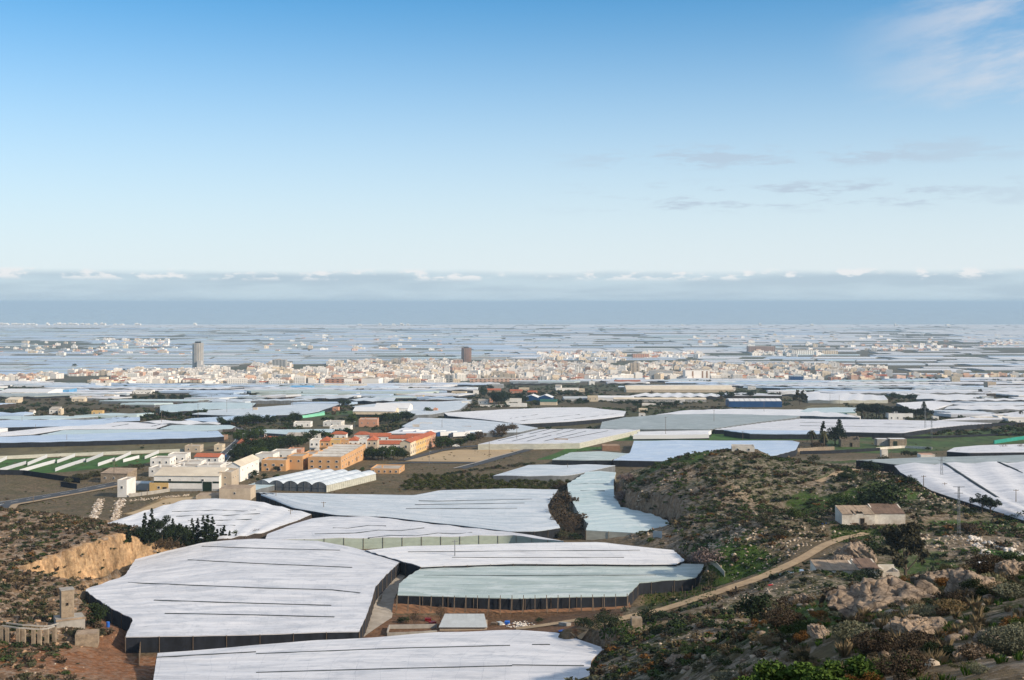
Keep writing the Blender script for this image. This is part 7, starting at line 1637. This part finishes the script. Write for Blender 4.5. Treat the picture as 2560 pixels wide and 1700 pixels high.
for i, (px, py, hp) in enumerate(VT):
    k = 'drybush' if 1185 < px < 1290 else random.choice(['dark', 'dark', 'round', 'dark'])
    T_(k, px, py, hp, ('brown leafless thicket tree' if k == 'drybush' else 'dark village tree' if k == 'dark' else 'green village tree') + f' among the houses, {"left of the orange group" if px < 660 else "behind the orange group" if px < 800 else "around the row houses" if px < 1020 else "near the lorry yard" if px < 1160 else "beside the striped greenhouse"}, ' + (['nearer', 'farther'][py < 1110]) + (' taller' if hp > 28 else ' shorter') + ' one', 1.3, 'village trees', name='village_tree')
# dark tree clumps on the plain
PT = []
def strip(x0, x1, y0, y1, n, h0, h1, kind, what):
    for k in range(n):
        t = (k + random.random()) / n; PT.append((x0 + (x1 - x0) * t, y0 + (y1 - y0) * t + random.uniform(-1.5, 1.5), random.uniform(h0, h1), kind, what))
strip(330, 485, 1001, 999, 11, 12, 18, 'dark', 'in the left tree clump below the town'); strip(352, 515, 1050, 1040, 12, 12, 22, 'dark', 'in the field tree row of the left plain'); strip(555, 760, 1066, 1058, 16, 20, 32, 'dark', 'in the dark wood above the road bend'); strip(0, 70, 1036, 1038, 5, 12, 22, 'dark', 'at the left edge of the plain'); strip(95, 220, 1030, 1036, 9, 12, 20, 'dark', 'around the leaning roof house'); strip(80, 200, 1004, 1000, 8, 8, 13, 'drybush', 'around the tan sheds at left'); strip(240, 330, 1028, 1022, 5, 8, 11, 'drybush', 'beside the orange box house')
strip(1195, 1300, 990, 1006, 9, 14, 26, 'dark', 'between the villas'); strip(1235, 1270, 1012, 1008, 4, 28, 36, 'dark', 'right of the white gabled house'); strip(1300, 1480, 992, 988, 14, 8, 16, 'dark', 'in the villa gardens'); strip(1310, 1316, 1008, 1008, 2, 16, 22, 'dark', 'beside the twin blue sheds'); strip(1380, 1480, 1012, 1008, 7, 10, 18, 'dark', 'right of the twin blue sheds'); strip(1540, 1700, 1012, 1016, 13, 10, 18, 'dark', 'before the long low hall'); strip(1640, 1820, 1022, 1020, 16, 6, 10, 'olive', 'in the scrub below the blue warehouse'); strip(1800, 1890, 994, 995, 7, 12, 22, 'dark', 'left behind the blue warehouse'); strip(1725, 1780, 956, 956, 9, 5, 8, 'dark', 'in the short row before the white slab block'); strip(1815, 1925, 944, 946, 10, 6, 9, 'dark', 'at the right edge of the town'); strip(2145, 2320, 1046, 1048, 18, 24, 44, 'pine', 'in the dark pine grove'); strip(2225, 2290, 1000, 1000, 6, 12, 22, 'dark', 'behind the pine grove'); strip(2240, 2380, 950, 950, 12, 6, 10, 'dark', 'right of the town'); strip(2450, 2560, 955, 956, 9, 6, 10, 'dark', 'at the far right plain'); strip(2060, 2140, 1046, 1046, 6, 6, 10, 'olive', 'left below the pine grove'); strip(2330, 2420, 978, 980, 8, 6, 9, 'dark', 'in the row right of the pine grove'); strip(2430, 2460, 1005, 1006, 3, 10, 14, 'dark', 'beside the grey metal shed')
strip(400, 470, 948, 950, 4, 8, 12, 'dark', 'at the foot of the grey tower'); strip(130, 330, 965, 962, 9, 5, 9, 'dark', 'before the town at left'); strip(0, 110, 948, 946, 9, 6, 10, 'dark', 'at the far left plain'); strip(1180, 1240, 972, 972, 5, 7, 11, 'dark', 'above the villas'); strip(880, 1050, 978, 980, 5, 5, 9, 'dark', 'among the tented greenhouses'); strip(1350, 1560, 956, 954, 14, 4, 7, 'dark', 'along the town terraces'); strip(180, 190, 918, 918, 2, 8, 10, 'dark', 'far left behind the town'); strip(300, 370, 928, 930, 6, 6, 8, 'dark', 'far left beside the town'); strip(865, 1000, 1052, 1050, 10, 8, 14, 'dark', 'before the cream packing hall'); strip(1030, 1160, 1062, 1066, 14, 4, 7, 'dark', 'in the hedge strip inside the jade greenhouse'); strip(1300, 1430, 1060, 1060, 12, 4, 7, 'olive', 'on the bank between the two pale greenhouses')
for px, py, hp, k, wh in [(2000, 1012, 38, 'eucalyptus', 'standing alone right of the blue warehouse'), (2310, 1046, 44, 'araucaria', 'at the right end of the pine grove'), (1690, 976, 14, 'pine', 'before the very long tan hall'), (1878, 998, 22, 'pine', 'behind the blue warehouse'), (2450, 986, 14, 'eucalyptus', 'near the right edge'), (2552, 1044, 24, 'palm', 'at the right edge'), (2396, 1050, 14, 'cypress', 'behind the long white farmhouse'), (2246, 996, 16, 'palm', 'behind the pine grove'), (855, 1016, 20, 'dark', 'left of the cream packing hall'), (870, 1014, 16, 'dark', 'close left of the cream packing hall'), (1130, 1046, 14, 'palm', 'at the white greenhouse corner'), (710, 987, 9, 'dark', 'among the blue greenhouses'), (755, 990, 12, 'araucaria', 'among the blue greenhouses'), (355, 1122, 9, 'bush', 'in the left scrub field'), (625, 1014, 8, 'dark', 'in the pale greenhouse gap'), (525, 1091, 14, 'dark', 'behind the brown ruin')]: PT.append((px, py, hp, k, wh))
seen = {}
for px, py, hp, k, wh in PT:
    kw = {'dark': 'dark round tree', 'olive': 'olive shrub', 'drybush': 'brown bushy tree', 'pine': 'dark pine', 'palm': 'palm tree', 'eucalyptus': 'tall eucalyptus', 'araucaria': 'tall layered conifer', 'cypress': 'slim cypress', 'bush': 'small bush'}[k]
    T_(k, px, py, hp, f'{kw} {wh}', 1.2 if k in ('dark', 'olive', 'drybush') else 1.0, wh)
# palms and trees by the roofless barn
T_('palm', 2030, 1118, 58, 'left date palm beside the roofless barn', .9); T_('palm', 2060, 1116, 54, 'right date palm beside the roofless barn', .95); T_('cypress', 2058, 1114, 62, 'dark cypress behind the date palms', 1.6); T_('dark', 2088, 1112, 50, 'brownish dark tree left of the roofless barn', 1.1); T_('araucaria', 2098, 1110, 64, 'layered conifer rising behind the roofless barn', 1.0); T_('drybush', 2045, 1120, 26, 'reddish dry bush at the foot of the palms', 1.4)
for i, (px, py, hp) in enumerate([(2265, 1140, 22), (2290, 1140, 16), (2320, 1124, 10), (2395, 1140, 18), (2508, 1130, 22), (2552, 1130, 22)]): T_('bush' if i < 3 else 'bare', px, py, hp, ['dark bush left of the low white hut', 'pinkish bush beside the dark one', 'small bush under the white wall', 'grey bush before the white curving greenhouse tip', 'bare almond tree before the white tip', 'bare almond tree at the right edge'][i], 1.3)
# olive hedge by the barn and field, citrus grove
for k in range(26):
    t = k / 25; px = 172 + t * 175; py = 1198 - t * 32 + random.uniform(-3, 3); T_('olive', px, py + 6, 20, 'grey green olive tree in the row between field and barn', 1.3, 'olive row by the green field')
CIT = []
for r in range(7):
    for k in range(22):
        CIT.append((960 + k * 20 + r * 12 + random.uniform(-4, 4), 1224 - r * 5.2 + random.uniform(-1, 1), random.uniform(11, 16)))
for px, py, hp in CIT:
    if px < 1000 + (1224 - py) * 1.0 or px > 1420: continue
    T_('citrus', px, py, hp, 'low citrus tree in the grove above the long pale blue greenhouse', 1.5, 'citrus grove trees')
for k in range(16):
    T_(random.choice(['olive', 'drybush', 'bush']), 1120 + k * 14, 1186 - k * 1.6 + random.uniform(-3, 3), random.uniform(7, 13), 'scrubby bush on the bank above the citrus grove', 1.7, 'bank scrub')

# ------------------------------------------------------------------ hillside scrub, stones, grass
def shrub_mesh(kind, n, var, size):
    rg = np.random.default_rng(var * 13 + len(kind))
    col = {'green': 'leaf_green', 'dark': 'leaf_dark', 'olive': 'leaf_olive', 'brown': 'leaf_brown', 'silver': 'leaf_silver', 'rust': 'leaf_rust', 'dry': 'leaf_dry', 'bright': 'leaf_bright'}[kind]
    if kind in ('silver', 'dry', 'brown'):
        V = []; c = []
        k = max(10, n // 14)
        a = rg.uniform(0, 6.28, k); t = rg.random(k) ** .6; lean = .45 * t
        C = []; Rr = []
        for i in range(k):
            for s in (.35, .6, .85, 1.0): C.append((math.cos(a[i]) * (.12 + lean[i] * s), math.sin(a[i]) * (.12 + lean[i] * s), s * (.75 - .3 * t[i]))); Rr.append(.06 + .02 * (1 - s))
        V, F = leaves(rg, n, C, Rr, size, 2.6, .1, 1.0, .8)
    else:
        C, Rr = clumps(rg, 'bush', 9, .2); V, F = leaves(rg, n, C, Rr, size, 1.7, .35)
    return V, F, col
SK = ['green', 'dark', 'olive', 'brown', 'silver', 'rust', 'dry']
SHM = {}
for k in SK + ['bright']:
    for v in range(2):
        V, F, c = shrub_mesh(k, 2600, v, .028); SHM[k, v] = mesh('shrub', V, F, c)
cand = []
rs = np.random.default_rng(21)
tr_pts = resample(np.array(trk), 160)
FB = np.array(FOOT_B)
def sites(n, x0, x1, y0, y1, thr, dens=None):
    x = rs.uniform(x0, x1, n); y = rs.uniform(y0, y1, n)
    j = np.clip(np.searchsorted(xs, x) - 1, 0, nj - 1); i = np.clip(np.searchsorted(ys, y) - 1, 0, ni - 1)
    ok = (np.abs(x) < y * .46 + 4) & (WILD.reshape(TX.shape)[i, j] > thr)
    if dens is not None: ok &= rs.random(n) < dens(x, y)
    x, y = x[ok], y[ok]
    ok = (np.hypot(x[:, None] - FB[None, :, 0], y[:, None] - FB[None, :, 1]) > FB[None, :, 2] * .8).all(1) & (np.hypot(x[:, None] - tr_pts[None, :, 0], y[:, None] - tr_pts[None, :, 1]).min(1) > 2.6)
    return x[ok], y[ok]
def scatter(n, x0, x1, y0, y1, s0, s1, kinds, w, dens=None):
    x, y = sites(n, x0, x1, y0, y1, .45, dens)
    cand.extend(zip(x, y, s0 + (s1 - s0) * rs.random(len(x)) ** 1.4, rs.choice(kinds, len(x), p=w)))
cl = lambda x, y: .25 + 1.6 * np.maximum(0, fbm(x, y, 26, 3) + .12)
scatter(9500, 15, 230, 120, 560, .5, 2.7, SK, [.24, .24, .22, .17, .03, .03, .07], cl)
scatter(5200, 35, 170, 350, 530, .5, 2.2, SK, [.30, .28, .2, .14, .02, .02, .04], lambda x, y: .25 + 1.9 * np.maximum(0, fbm(x + 50, y, 22, 3) + .1))
scatter(3000, 4, 70, 88, 260, .4, 1.9, SK, [.18, .22, .22, .20, .06, .04, .08])
scatter(1900, 0, 60, 19, 122, .25, 1.0, SK, [.10, .10, .16, .20, .20, .10, .14])
scatter(11500, -190, -30, 215, 445, .6, 2.2, SK, [.06, .16, .34, .28, .03, .03, .10], lambda x, y: .35 + 1.5 * np.maximum(0, fbm(x, y, 18, 3) + .1))
scatter(400, -190, -60, 540, 640, .4, 1.2, SK, [.1, .2, .3, .2, .0, .05, .15])
cand.sort(key=lambda c_: -c_[2] / c_[1])
kword = {'green': 'green', 'dark': 'dark green', 'olive': 'olive grey', 'brown': 'brown twiggy', 'silver': 'silvery', 'rust': 'rust brown', 'dry': 'straw coloured', 'bright': 'bright green'}
for x, y, s, k in cand[:285]:
    o = obj('shrub', SHM[k, int(rs.integers(2))], None, (x, y, sz(x, y) - .06 * s), (0, 0, rs.uniform(0, 6.28)), (s * rs.uniform(1.1, 1.6), s * rs.uniform(1.1, 1.6), s * rs.uniform(.75, 1.05)))
    zone = 'near rocky slope at the bottom right' if x > 0 and y < 122 else 'right hillside' if x > 0 else 'left hillside'
    if zone.startswith('near'):
        px = 1280 + FPX * x / y; zone = 'near rocky slope, ' + ('left part' if px < 2000 else 'middle part' if px < 2280 else 'right part') + (' by the bottom edge' if y < 40 else ' halfway up' if y < 70 else ' near its top')
    tag(o, f'{kword[k]} shrub on the {zone}', 'shrub', f'{kword[k]} shrubs, {zone}')
def join_scatter(items, protos, name, label, lift=-.06):
    VV = {}; 
    for x, y, s, k in items:
        V, F, c = protos[k][int(rs.integers(len(protos[k])))]
        a = rs.uniform(0, 6.28); ca_, sa_ = math.cos(a), math.sin(a); sx = s * rs.uniform(1.1, 1.6)
        W = np.stack([(V[:, 0] * ca_ - V[:, 1] * sa_) * sx + x, (V[:, 0] * sa_ + V[:, 1] * ca_) * sx + y, V[:, 2] * s * rs.uniform(.75, 1.05) + sz(x, y) + lift * s], 1)
        VV.setdefault(c, []).append(W)
    mats_ = list(VV); V = []; M = []
    for i, c in enumerate(mats_):
        A_ = np.concatenate(VV[c]); V.append(A_); M.append(np.full(len(A_) // 4, i))
    V = np.concatenate(V); M = np.concatenate(M)
    return tag(obj(name, mesh(name, V, np.arange(len(V)).reshape(-1, 4), mats_, M)), label, None, kind='stuff')
LO = {k: [shrub_mesh(k, 90, v, .15) for v in range(4)] for k in SK}
HI = {k: [shrub_mesh(k, 520, v, .050) for v in range(3)] for k in SK}
rest = cand[285:]
join_scatter([c_ for c_ in rest if c_[1] > 122], LO, 'hillside_scrub', 'low scrub covering the hillsides')
join_scatter([c_ for c_ in rest if c_[1] <= 122], HI, 'foreground_scrub', 'low scrub among the foreground rocks')
# weeds and hedges of the farmed ground
wd = []
fb_all = [(f[:, 0].min(), f[:, 0].max(), f[:, 1].min(), f[:, 1].max()) for f in FOOT]
def plain_sites(n, y0, y1, thr):
    x = rs.uniform(-.46, .46, n); y = rs.uniform(y0, y1, n); x = x * y
    ok = fbm(x, y, 60, 3) > thr
    j = np.clip(np.searchsorted(xs, x) - 1, 0, nj - 1); i = np.clip(np.searchsorted(ys, y) - 1, 0, ni - 1)
    ok &= ~((WILD.reshape(TX.shape)[i, j] > .3) & (y < 760))
    x, y = x[ok], y[ok]; ok = np.ones(len(x), bool)
    for f, bb in zip(FOOT, fb_all):
        m = (x > bb[0] - 1) & (x < bb[1] + 1) & (y > bb[2] - 1) & (y < bb[3] + 1)
        if np.any(m): ok[m] &= poly_sd(list(f[::2]), x[m], y[m]) > 1.0
    ok &= (np.hypot(x[:, None] - FB[None, :, 0], y[:, None] - FB[None, :, 1]) > FB[None, :, 2] * 1.0).all(1)
    return x[ok], y[ok]
x, y = plain_sites(2600, 440, 900, -.1); wd += list(zip(x, y, rs.uniform(.3, 1.1, len(x)), rs.choice(['green', 'olive', 'brown', 'dry', 'dark'], len(x), p=[.25, .25, .2, .2, .1])))
x, y = plain_sites(11000, 860, 2400, -.02); wd += list(zip(x, y, rs.uniform(1.5, 6.0, len(x)) , rs.choice(['green', 'olive', 'dark', 'brown'], len(x), p=[.15, .2, .55, .1])))
tt = [(t[0] + rs.uniform(-14, 14), t[1] + rs.uniform(-16, 16), rs.uniform(5, 10), 'dark' if rs.random() < .7 else 'green') for t in TH if rs.random() < .13]
TLO = {k: [shrub_mesh(k, 70, v, .22) for v in range(4)] for k in ('dark', 'green')}
join_scatter(tt, TLO, 'town_greenery', 'street trees and gardens between the houses of the distant town')
join_scatter(wd, LO, 'field_weeds', 'weeds and low hedges between the plots of the plain')
# stones
def rocky(rg, n=2, rough=.35):
    me = bpy.data.meshes.new('tmp'); import bmesh
    bm = bmesh.new(); bmesh.ops.create_icosphere(bm, subdivisions=n, radius=1)
    V = np.array([v.co[:] for v in bm.verts]); F = np.array([[v.index for v in f.verts] for f in bm.faces]); bm.free(); bpy.data.meshes.remove(me)
    for k in range(7):
        d = rg.normal(size=3); d /= np.linalg.norm(d); c = rg.uniform(.45, .85); t = V @ d; V = V - np.maximum(t - c, 0)[:, None] * d * .9
    o = rg.uniform(0, 50, 3)
    for s, a in ((1.0, rough), (.4, rough * .45), (.17, rough * .22)):
        nn = vnoise(V[:, 0] * 3 + o[0] + V[:, 2] * 1.7, V[:, 1] * 3 + o[1] - V[:, 2] * 1.3, s * 3) - .5; V = V * (1 + a * nn)[:, None]
    return V, F
m, nt, b = nodemat('rock')
pos = geo_pos(nt); r1 = nz(nt, pos, .5, 8, .7); r2 = nz(nt, pos, 3.5, 8, .75)
c = ramp(nt, r1, [(.3, (.14, .112, .092)), (.5, (.30, .235, .18)), (.7, (.43, .325, .235))])
c = _mul(nt, c, ramp(nt, r2, [(.3, (.42, .42, .43)), (.52, (1, 1, 1)), (.72, (1.4, 1.36, 1.28))])); cr_ = nt.nodes.new('ShaderNodeTexVoronoi'); cr_.feature = 'DISTANCE_TO_EDGE'; cr_.inputs['Scale'].default_value = 1.1; nt.links.new(geo_pos(nt, (1, 1, 2.2)), cr_.inputs['Vector'])
c = _mul(nt, c, ramp(nt, cr_.outputs['Distance'], [(.0, (.42, .40, .38)), (.05, (1, 1, 1))]))
nt.links.new(c, b.inputs['Base Color']); b.inputs['Roughness'].default_value = .95; b.inputs['Specular IOR Level'].default_value = .15
bp = nt.nodes.new('ShaderNodeBump'); bp.inputs['Strength'].default_value = 1.0; bp.inputs['Distance'].default_value = .12; nt.links.new(r2, bp.inputs['Height']); nt.links.new(bp.outputs[0], b.inputs['Normal']); MATS['rock'] = m
mat('pale_rock', (0.40, 0.33, 0.255), 0.95, 0.35, 1.5, bump=.05)
mat('white_rock', (0.58, 0.53, 0.47), 0.95, 0.2, 1.5, bump=.05)
mat('red_rock', (0.36, 0.23, 0.14), 0.95, 0.3, 1.5, bump=.05)
rg = np.random.default_rng(9)
SM = [rocky(rg, 1, .5) for _ in range(8)]
def stones(items, name, label, mats_, cat=None, kind='stuff'):
    V = []; F = []; M = []; b0 = 0
    for x, y, s, mi in items:
        v, f = SM[int(rs.integers(8))]; a = rs.uniform(0, 6.28); R_ = np.array([[math.cos(a), -math.sin(a), 0], [math.sin(a), math.cos(a), 0], [0, 0, 1]])
        w = (v * [s * rs.uniform(.8, 1.5), s * rs.uniform(.6, 1.1), s * rs.uniform(.4, .8)]) @ R_.T + [x, y, sz(x, y) + .1 * s]
        V.append(w); F.append(f + b0); M.append(np.full(len(f), mi)); b0 += len(w)
    return tag(obj(name, mesh(name, np.concatenate(V), np.concatenate(F), mats_, np.concatenate(M))), label, cat, kind=kind)
it = []
def sc_st(n, x0, x1, y0, y1, s0, s1, mi, dens=None):
    x, y = sites(n, x0, x1, y0, y1, .4, dens)
    it.extend(zip(x, y, s0 + (s1 - s0) * rs.random(len(x)) ** 2.5, rs.choice(mi, len(x))))
cl2 = lambda x, y: .05 + 4.5 * np.maximum(0, fbm(x - 77, y + 33, 30, 4) - .0)
sc_st(34000, 20, 230, 330, 560, .12, .8, [0, 1, 1, 1], cl2); sc_st(12000, 20, 230, 125, 330, .08, .5, [0, 1, 1], cl2); sc_st(2200, 0, 60, 20, 125, .05, .42, [0, 0, 1]); sc_st(3000, 4, 70, 90, 260, .08, .42, [0, 0, 1]); sc_st(9000, -190, -30, 215, 445, .14, 1.0, [0, 0, 0, 3, 3], cl2); sc_st(900, -130, -60, 225, 330, .10, .6, [3, 3, 1])
stones(it, 'hillside_stones', 'pale limestone rubble strewn over the hillsides', ['rock', 'pale_rock', 'white_rock', 'red_rock'])
it = []
for a, b_, n in (((2425, 1338), (2560, 1376), 90), ((2425, 1338), (2470, 1350), 50)):
    for _ in range(n):
        t = rs.random(); q = P(a[0] + (b_[0] - a[0]) * t + rs.normal() * 5, a[1], 346 - 26 * t + rs.normal() * 1.8); it.append((q[0], q[1], rs.uniform(.25, .9), 2))
stones(it, 'stone_bank', 'long heap of whitish stones on the right hillside', ['rock', 'pale_rock', 'white_rock', 'red_rock'])
for a, b_, lb in (((236, 1246), (260, 1306), 'left one'), ((276, 1248), (312, 1250), 'right one')):
    pass
for (x0, y0), (x1, y1), lb in (((252, 1248), (232, 1298), 'left bank of the gully lined with pale stones below the culvert'), ((304, 1248), (284, 1302), 'right bank of the gully lined with pale stones below the culvert')):
    it = []
    for _ in range(420):
        t = rs.random(); q = on(x0 + (x1 - x0) * t + rs.normal() * 5, y0 + (y1 - y0) * t, 440); it.append((q[0], q[1], rs.uniform(.25, .75), int(rs.choice([0, 1, 1, 2]))))
    stones(it, 'stone_lining', lb, ['rock', 'pale_rock', 'white_rock', 'red_rock'])
it = []
for _ in range(160):
    t = rs.random(); q = on(322 + 150 * t, 1252 - 14 * t + rs.normal() * 1.5, 440); it.append((q[0], q[1], rs.uniform(.2, .6), 1))
stones(it, 'stone_edge', 'line of pale stones edging the sandy yard', ['rock', 'pale_rock', 'white_rock', 'red_rock'])
# big outcrops of the near slope
BO = [(2215, 1545, 330, 66, 60, 'long whaleback outcrop of pinkish grey limestone in the foreground'), (2370, 1480, 120, 40, 70, 'rounded grey limestone hump behind the whaleback outcrop'), (2450, 1548, 140, 68, 54, 'cracked limestone slab right of the whaleback outcrop'), (2520, 1615, 110, 40, 38, 'low limestone hump at the right edge'), (1932, 1578, 50, 44, 92, 'small limestone boulder left of the whaleback outcrop'), (2008, 1550, 62, 34, 84, 'second limestone boulder left of the whaleback outcrop'), (2055, 1618, 70, 34, 50, 'flat limestone boulder below the whaleback outcrop'), (2106, 1682, 34, 24, 34, 'reddish stone by the bright green bush'), (2420, 1466, 40, 28, 72, 'pale block sitting on the rounded hump'), (2310, 1600, 150, 30, 46, 'flat limestone shelf in the middle of the foreground'), (2540, 1480, 90, 40, 66, 'limestone hump at the upper right edge of the foreground'), (2150, 1402, 100, 56, 318, 'dark limestone outcrop below the ruined white house'), (2112, 1392, 46, 36, 316, 'smaller limestone outcrop left of the dark one'), (2460, 1650, 120, 26, 34, 'low stone ledge near the bottom right corner'), (2240, 1645, 90, 24, 38, 'low stone ledge under dry grass'), (1790, 1600, 70, 30, 125, 'limestone ledge on the near slope by the dark round tree'), (1700, 1670, 60, 26, 160, 'limestone ledge at the foot of the near slope')]
for px, py, wp, hp, Y, lb in BO:
    s = Y / FPX; x = (px - 1280) * s; v, f = rocky(rg, 6 if wp > 60 else 5, .42)
    v = v * [wp * s / 2 * 1.15, wp * s / 2 * .8, hp * s * .75]
    r_ = wp * s
    v[:, 2] += .10 * r_ * (vnoise(v[:, 0] * 7 / r_, v[:, 1] * 9 / r_, .9) - .5)
    crk = np.abs(vnoise(v[:, 0] + v[:, 2] * .5, v[:, 1] * 1.6 - v[:, 2] * .4, r_ * .16) - .5) ; v[:, 2] -= .05 * r_ * np.maximum(0, .12 - crk) / .12
    lay = np.round(v[:, 2] / (hp * s * .16)) * (hp * s * .16); v[:, 2] = v[:, 2] * .55 + lay * .45
    v += .035 * r_ * np.stack([vnoise(v[:, 1] + 9 * k, v[:, 2] * 1.7 + v[:, 0], r_ * .05) - .5 for k in range(3)], 1)
    o = obj('rock_outcrop', mesh('rock_outcrop', v, f, 'rock'), None, (x, Y + wp * s * .25, sz(x, Y) + hp * s * .12), (0, 0, rs.uniform(-.4, .4)))
    tag(o, lb, 'rock')
# grass tufts and blades
def blades(items, name, label, m, hgt, n=26, wd=.012):
    V = []
    for x, y, s in items:
        z = sz(x, y)
        a = rs.uniform(0, 6.28, n); L = hgt * s * rs.uniform(.5, 1.1, n); ln = rs.uniform(.05, .55, n); r0 = rs.uniform(0, .12, n) * s
        bx = x + np.cos(a) * r0; by = y + np.sin(a) * r0; tx_ = bx + np.cos(a) * L * ln; ty_ = by + np.sin(a) * L * ln; px_, py_ = -np.sin(a) * wd * s, np.cos(a) * wd * s
        mx_, my_ = bx + np.cos(a) * L * ln * .35, by + np.sin(a) * L * ln * .35
        V.append(np.stack([np.stack([bx - px_, by - py_, np.full(n, z - .03)], 1), np.stack([bx + px_, by + py_, np.full(n, z - .03)], 1), np.stack([mx_ + px_ * .8, my_ + py_ * .8, z + L * .55], 1), np.stack([tx_, ty_, z + L * (1 - .4 * ln)], 1)], 1).reshape(-1, 3))
    V = np.concatenate(V); return tag(obj(name, mesh(name, V, np.arange(len(V)).reshape(-1, 4), m)), label, None, kind='stuff')
def gpos(n, x0, x1, y0, y1, Y0, Y1):
    out = []
    for _ in range(n):
        Y = rs.uniform(Y0, Y1); out.append(((rs.uniform(x0, x1) - 1280) / FPX * Y, Y, rs.uniform(.6, 1.2)))
    return out
blades(gpos(60, 1760, 2350, 0, 0, 32, 48) + gpos(50, 2100, 2560, 0, 0, 34, 64), 'dry_grass', 'dry straw grass tufts in the foreground', 'leaf_straw', .62, 70, .0024)
blades(gpos(260, 1750, 2560, 0, 0, 30, 100), 'slope_grass', 'straw and grass between the foreground rocks', 'leaf_dry', .34, 60, .003)
blades(gpos(700, 1800, 2560, 0, 0, 24, 110), 'green_grass', 'short green grass between the foreground rocks', 'leaf_grass', .22, 44, .006)
gp = []
for poly in ([(1700,1425),(1760,1352),(1900,1372),(1960,1400),(1900,1438),(1780,1440)], [(2080,1317),(2262,1317),(2250,1332),(2080,1358)], [(1560,1560),(1640,1545),(1560,1600),(1500,1590)], [(1600,1440),(1790,1440),(1780,1480),(1640,1515)]):
    a = np.array(poly)
    for _ in range(420):
        q = on(rs.uniform(a[:, 0].min(), a[:, 0].max()), rs.uniform(a[:, 1].min(), a[:, 1].max()), 130); gp.append((q[0], q[1], rs.uniform(.8, 2.0)))
blades(gp, 'meadow_grass', 'fresh green grass on the hill foot', 'leaf_grass', .3, 16, .05)
# bright green bush at the bottom edge and its neighbours
for px, Y, s, k, lb in [(1985, 27.5, 1.45, 'bright', 'bright green leafy bush at the bottom edge, left half'), (2090, 27, 1.35, 'bright', 'bright green leafy bush at the bottom edge, right half'), (1900, 29, 1.1, 'bright', 'bright green leafy bush at the bottom edge, outermost left'), (2150, 27, .7, 'rust', 'rust brown bush right of the bright green one'), (2020, 37, 1.0, 'silver', 'silvery shrub behind the bright green bush'), (2070, 39, .9, 'silver', 'silvery shrub right behind the bright green bush'), (1965, 42, 1.1, 'silver', 'silvery shrub at the left end of the rocks'), (2130, 47, 1.3, 'silver', 'pale silvery shrub under the whaleback outcrop'), (2440, 52, 1.2, 'dark', 'dark shrub below the cracked slab'), (2300, 40, 1.2, 'brown', 'brown twiggy shrub in the middle of the foreground'), (2190, 44, 1.3, 'brown', 'brown twiggy shrub below the whaleback outcrop'), (2350, 38, 1.0, 'dark', 'small dark thorny bush in the foreground'), (2520, 30, 1.0, 'silver', 'silvery shrub in the bottom right corner'), (2560, 36, 1.1, 'silver', 'silvery shrub at the right edge'), (2470, 70, 1.8, 'brown', 'brown shrub on top of the rock ridge'), (2520, 72, 1.9, 'dark', 'dark shrub on the ridge at the right edge'), (2380, 76, 1.6, 'olive', 'olive shrub on the ridge behind the hump'), (2380, 62, 1.3, 'rust', 'rust brown shrub between hump and slab'), (2160, 68, 1.3, 'dry', 'straw tussock at the top of the whaleback'), (1990, 90, 2.6, 'brown', 'large brown thicket left of the rocks'), (1960, 70, 1.8, 'brown', 'brown thicket above the silvery shrubs'), (2000, 62, 1.5, 'green', 'green shrub left of the whaleback')]:
    x = (px - 1280) / FPX * Y
    V, F, c = shrub_mesh(k, 5200, int(rs.integers(5)), .024 if k != 'bright' else .036)
    o = obj('shrub', mesh('shrub', V, F, c), None, (x, Y, sz(x, Y) - .05), (0, 0, rs.uniform(0, 6)), (s * 1.25, s * 1.25, s)); tag(o, lb, 'shrub')
# odds and ends
q = P(2060, 1294, 368); tag(MB().tube([(-.9, 0, .3), (.9, 0, .3)], [.3, .3], 12).build('barrel', 'blue_plastic', loc=(q[0], q[1], sz(q[0], q[1]))), 'blue barrel lying in the grass left of the ruined house', 'barrel')

it = []
for _ in range(70):
    q = on(1300 + rs.normal() * 16, 1562 + rs.normal() * 4); it.append((q[0], q[1], rs.uniform(.15, .5), 2))
stones(it, 'rubble_heap', 'heap of white rubble at the track end', ['rock', 'pale_rock', 'white_rock', 'red_rock'])
# things that only their place tells apart: say the place
LAB = {}
for o in list(COL.objects):
    if o.parent is None and o.get('label') and o.get('category'): LAB.setdefault(o['label'], []).append(o)
ORDW = ['leftmost', 'second from left', 'third from left', 'fourth from left', 'fifth from left', 'sixth from left', 'seventh from left', 'eighth from left', 'ninth from left', 'tenth from left', 'eleventh from left', 'twelfth from left', 'thirteenth from left', 'fourteenth from left', 'fifteenth from left', 'sixteenth from left', 'seventeenth from left', 'eighteenth from left', 'nineteenth from left', 'twentieth from left']
for lab, os_ in LAB.items():
    if 2 <= len(os_) <= 20 and len(lab.split()) <= 13:
        os_.sort(key=lambda o: o.location.x / max(1, o.location.y))
        for k, o in enumerate(os_): o['label'] = lab + ', ' + ('rightmost' if k == len(os_) - 1 else ORDW[k])
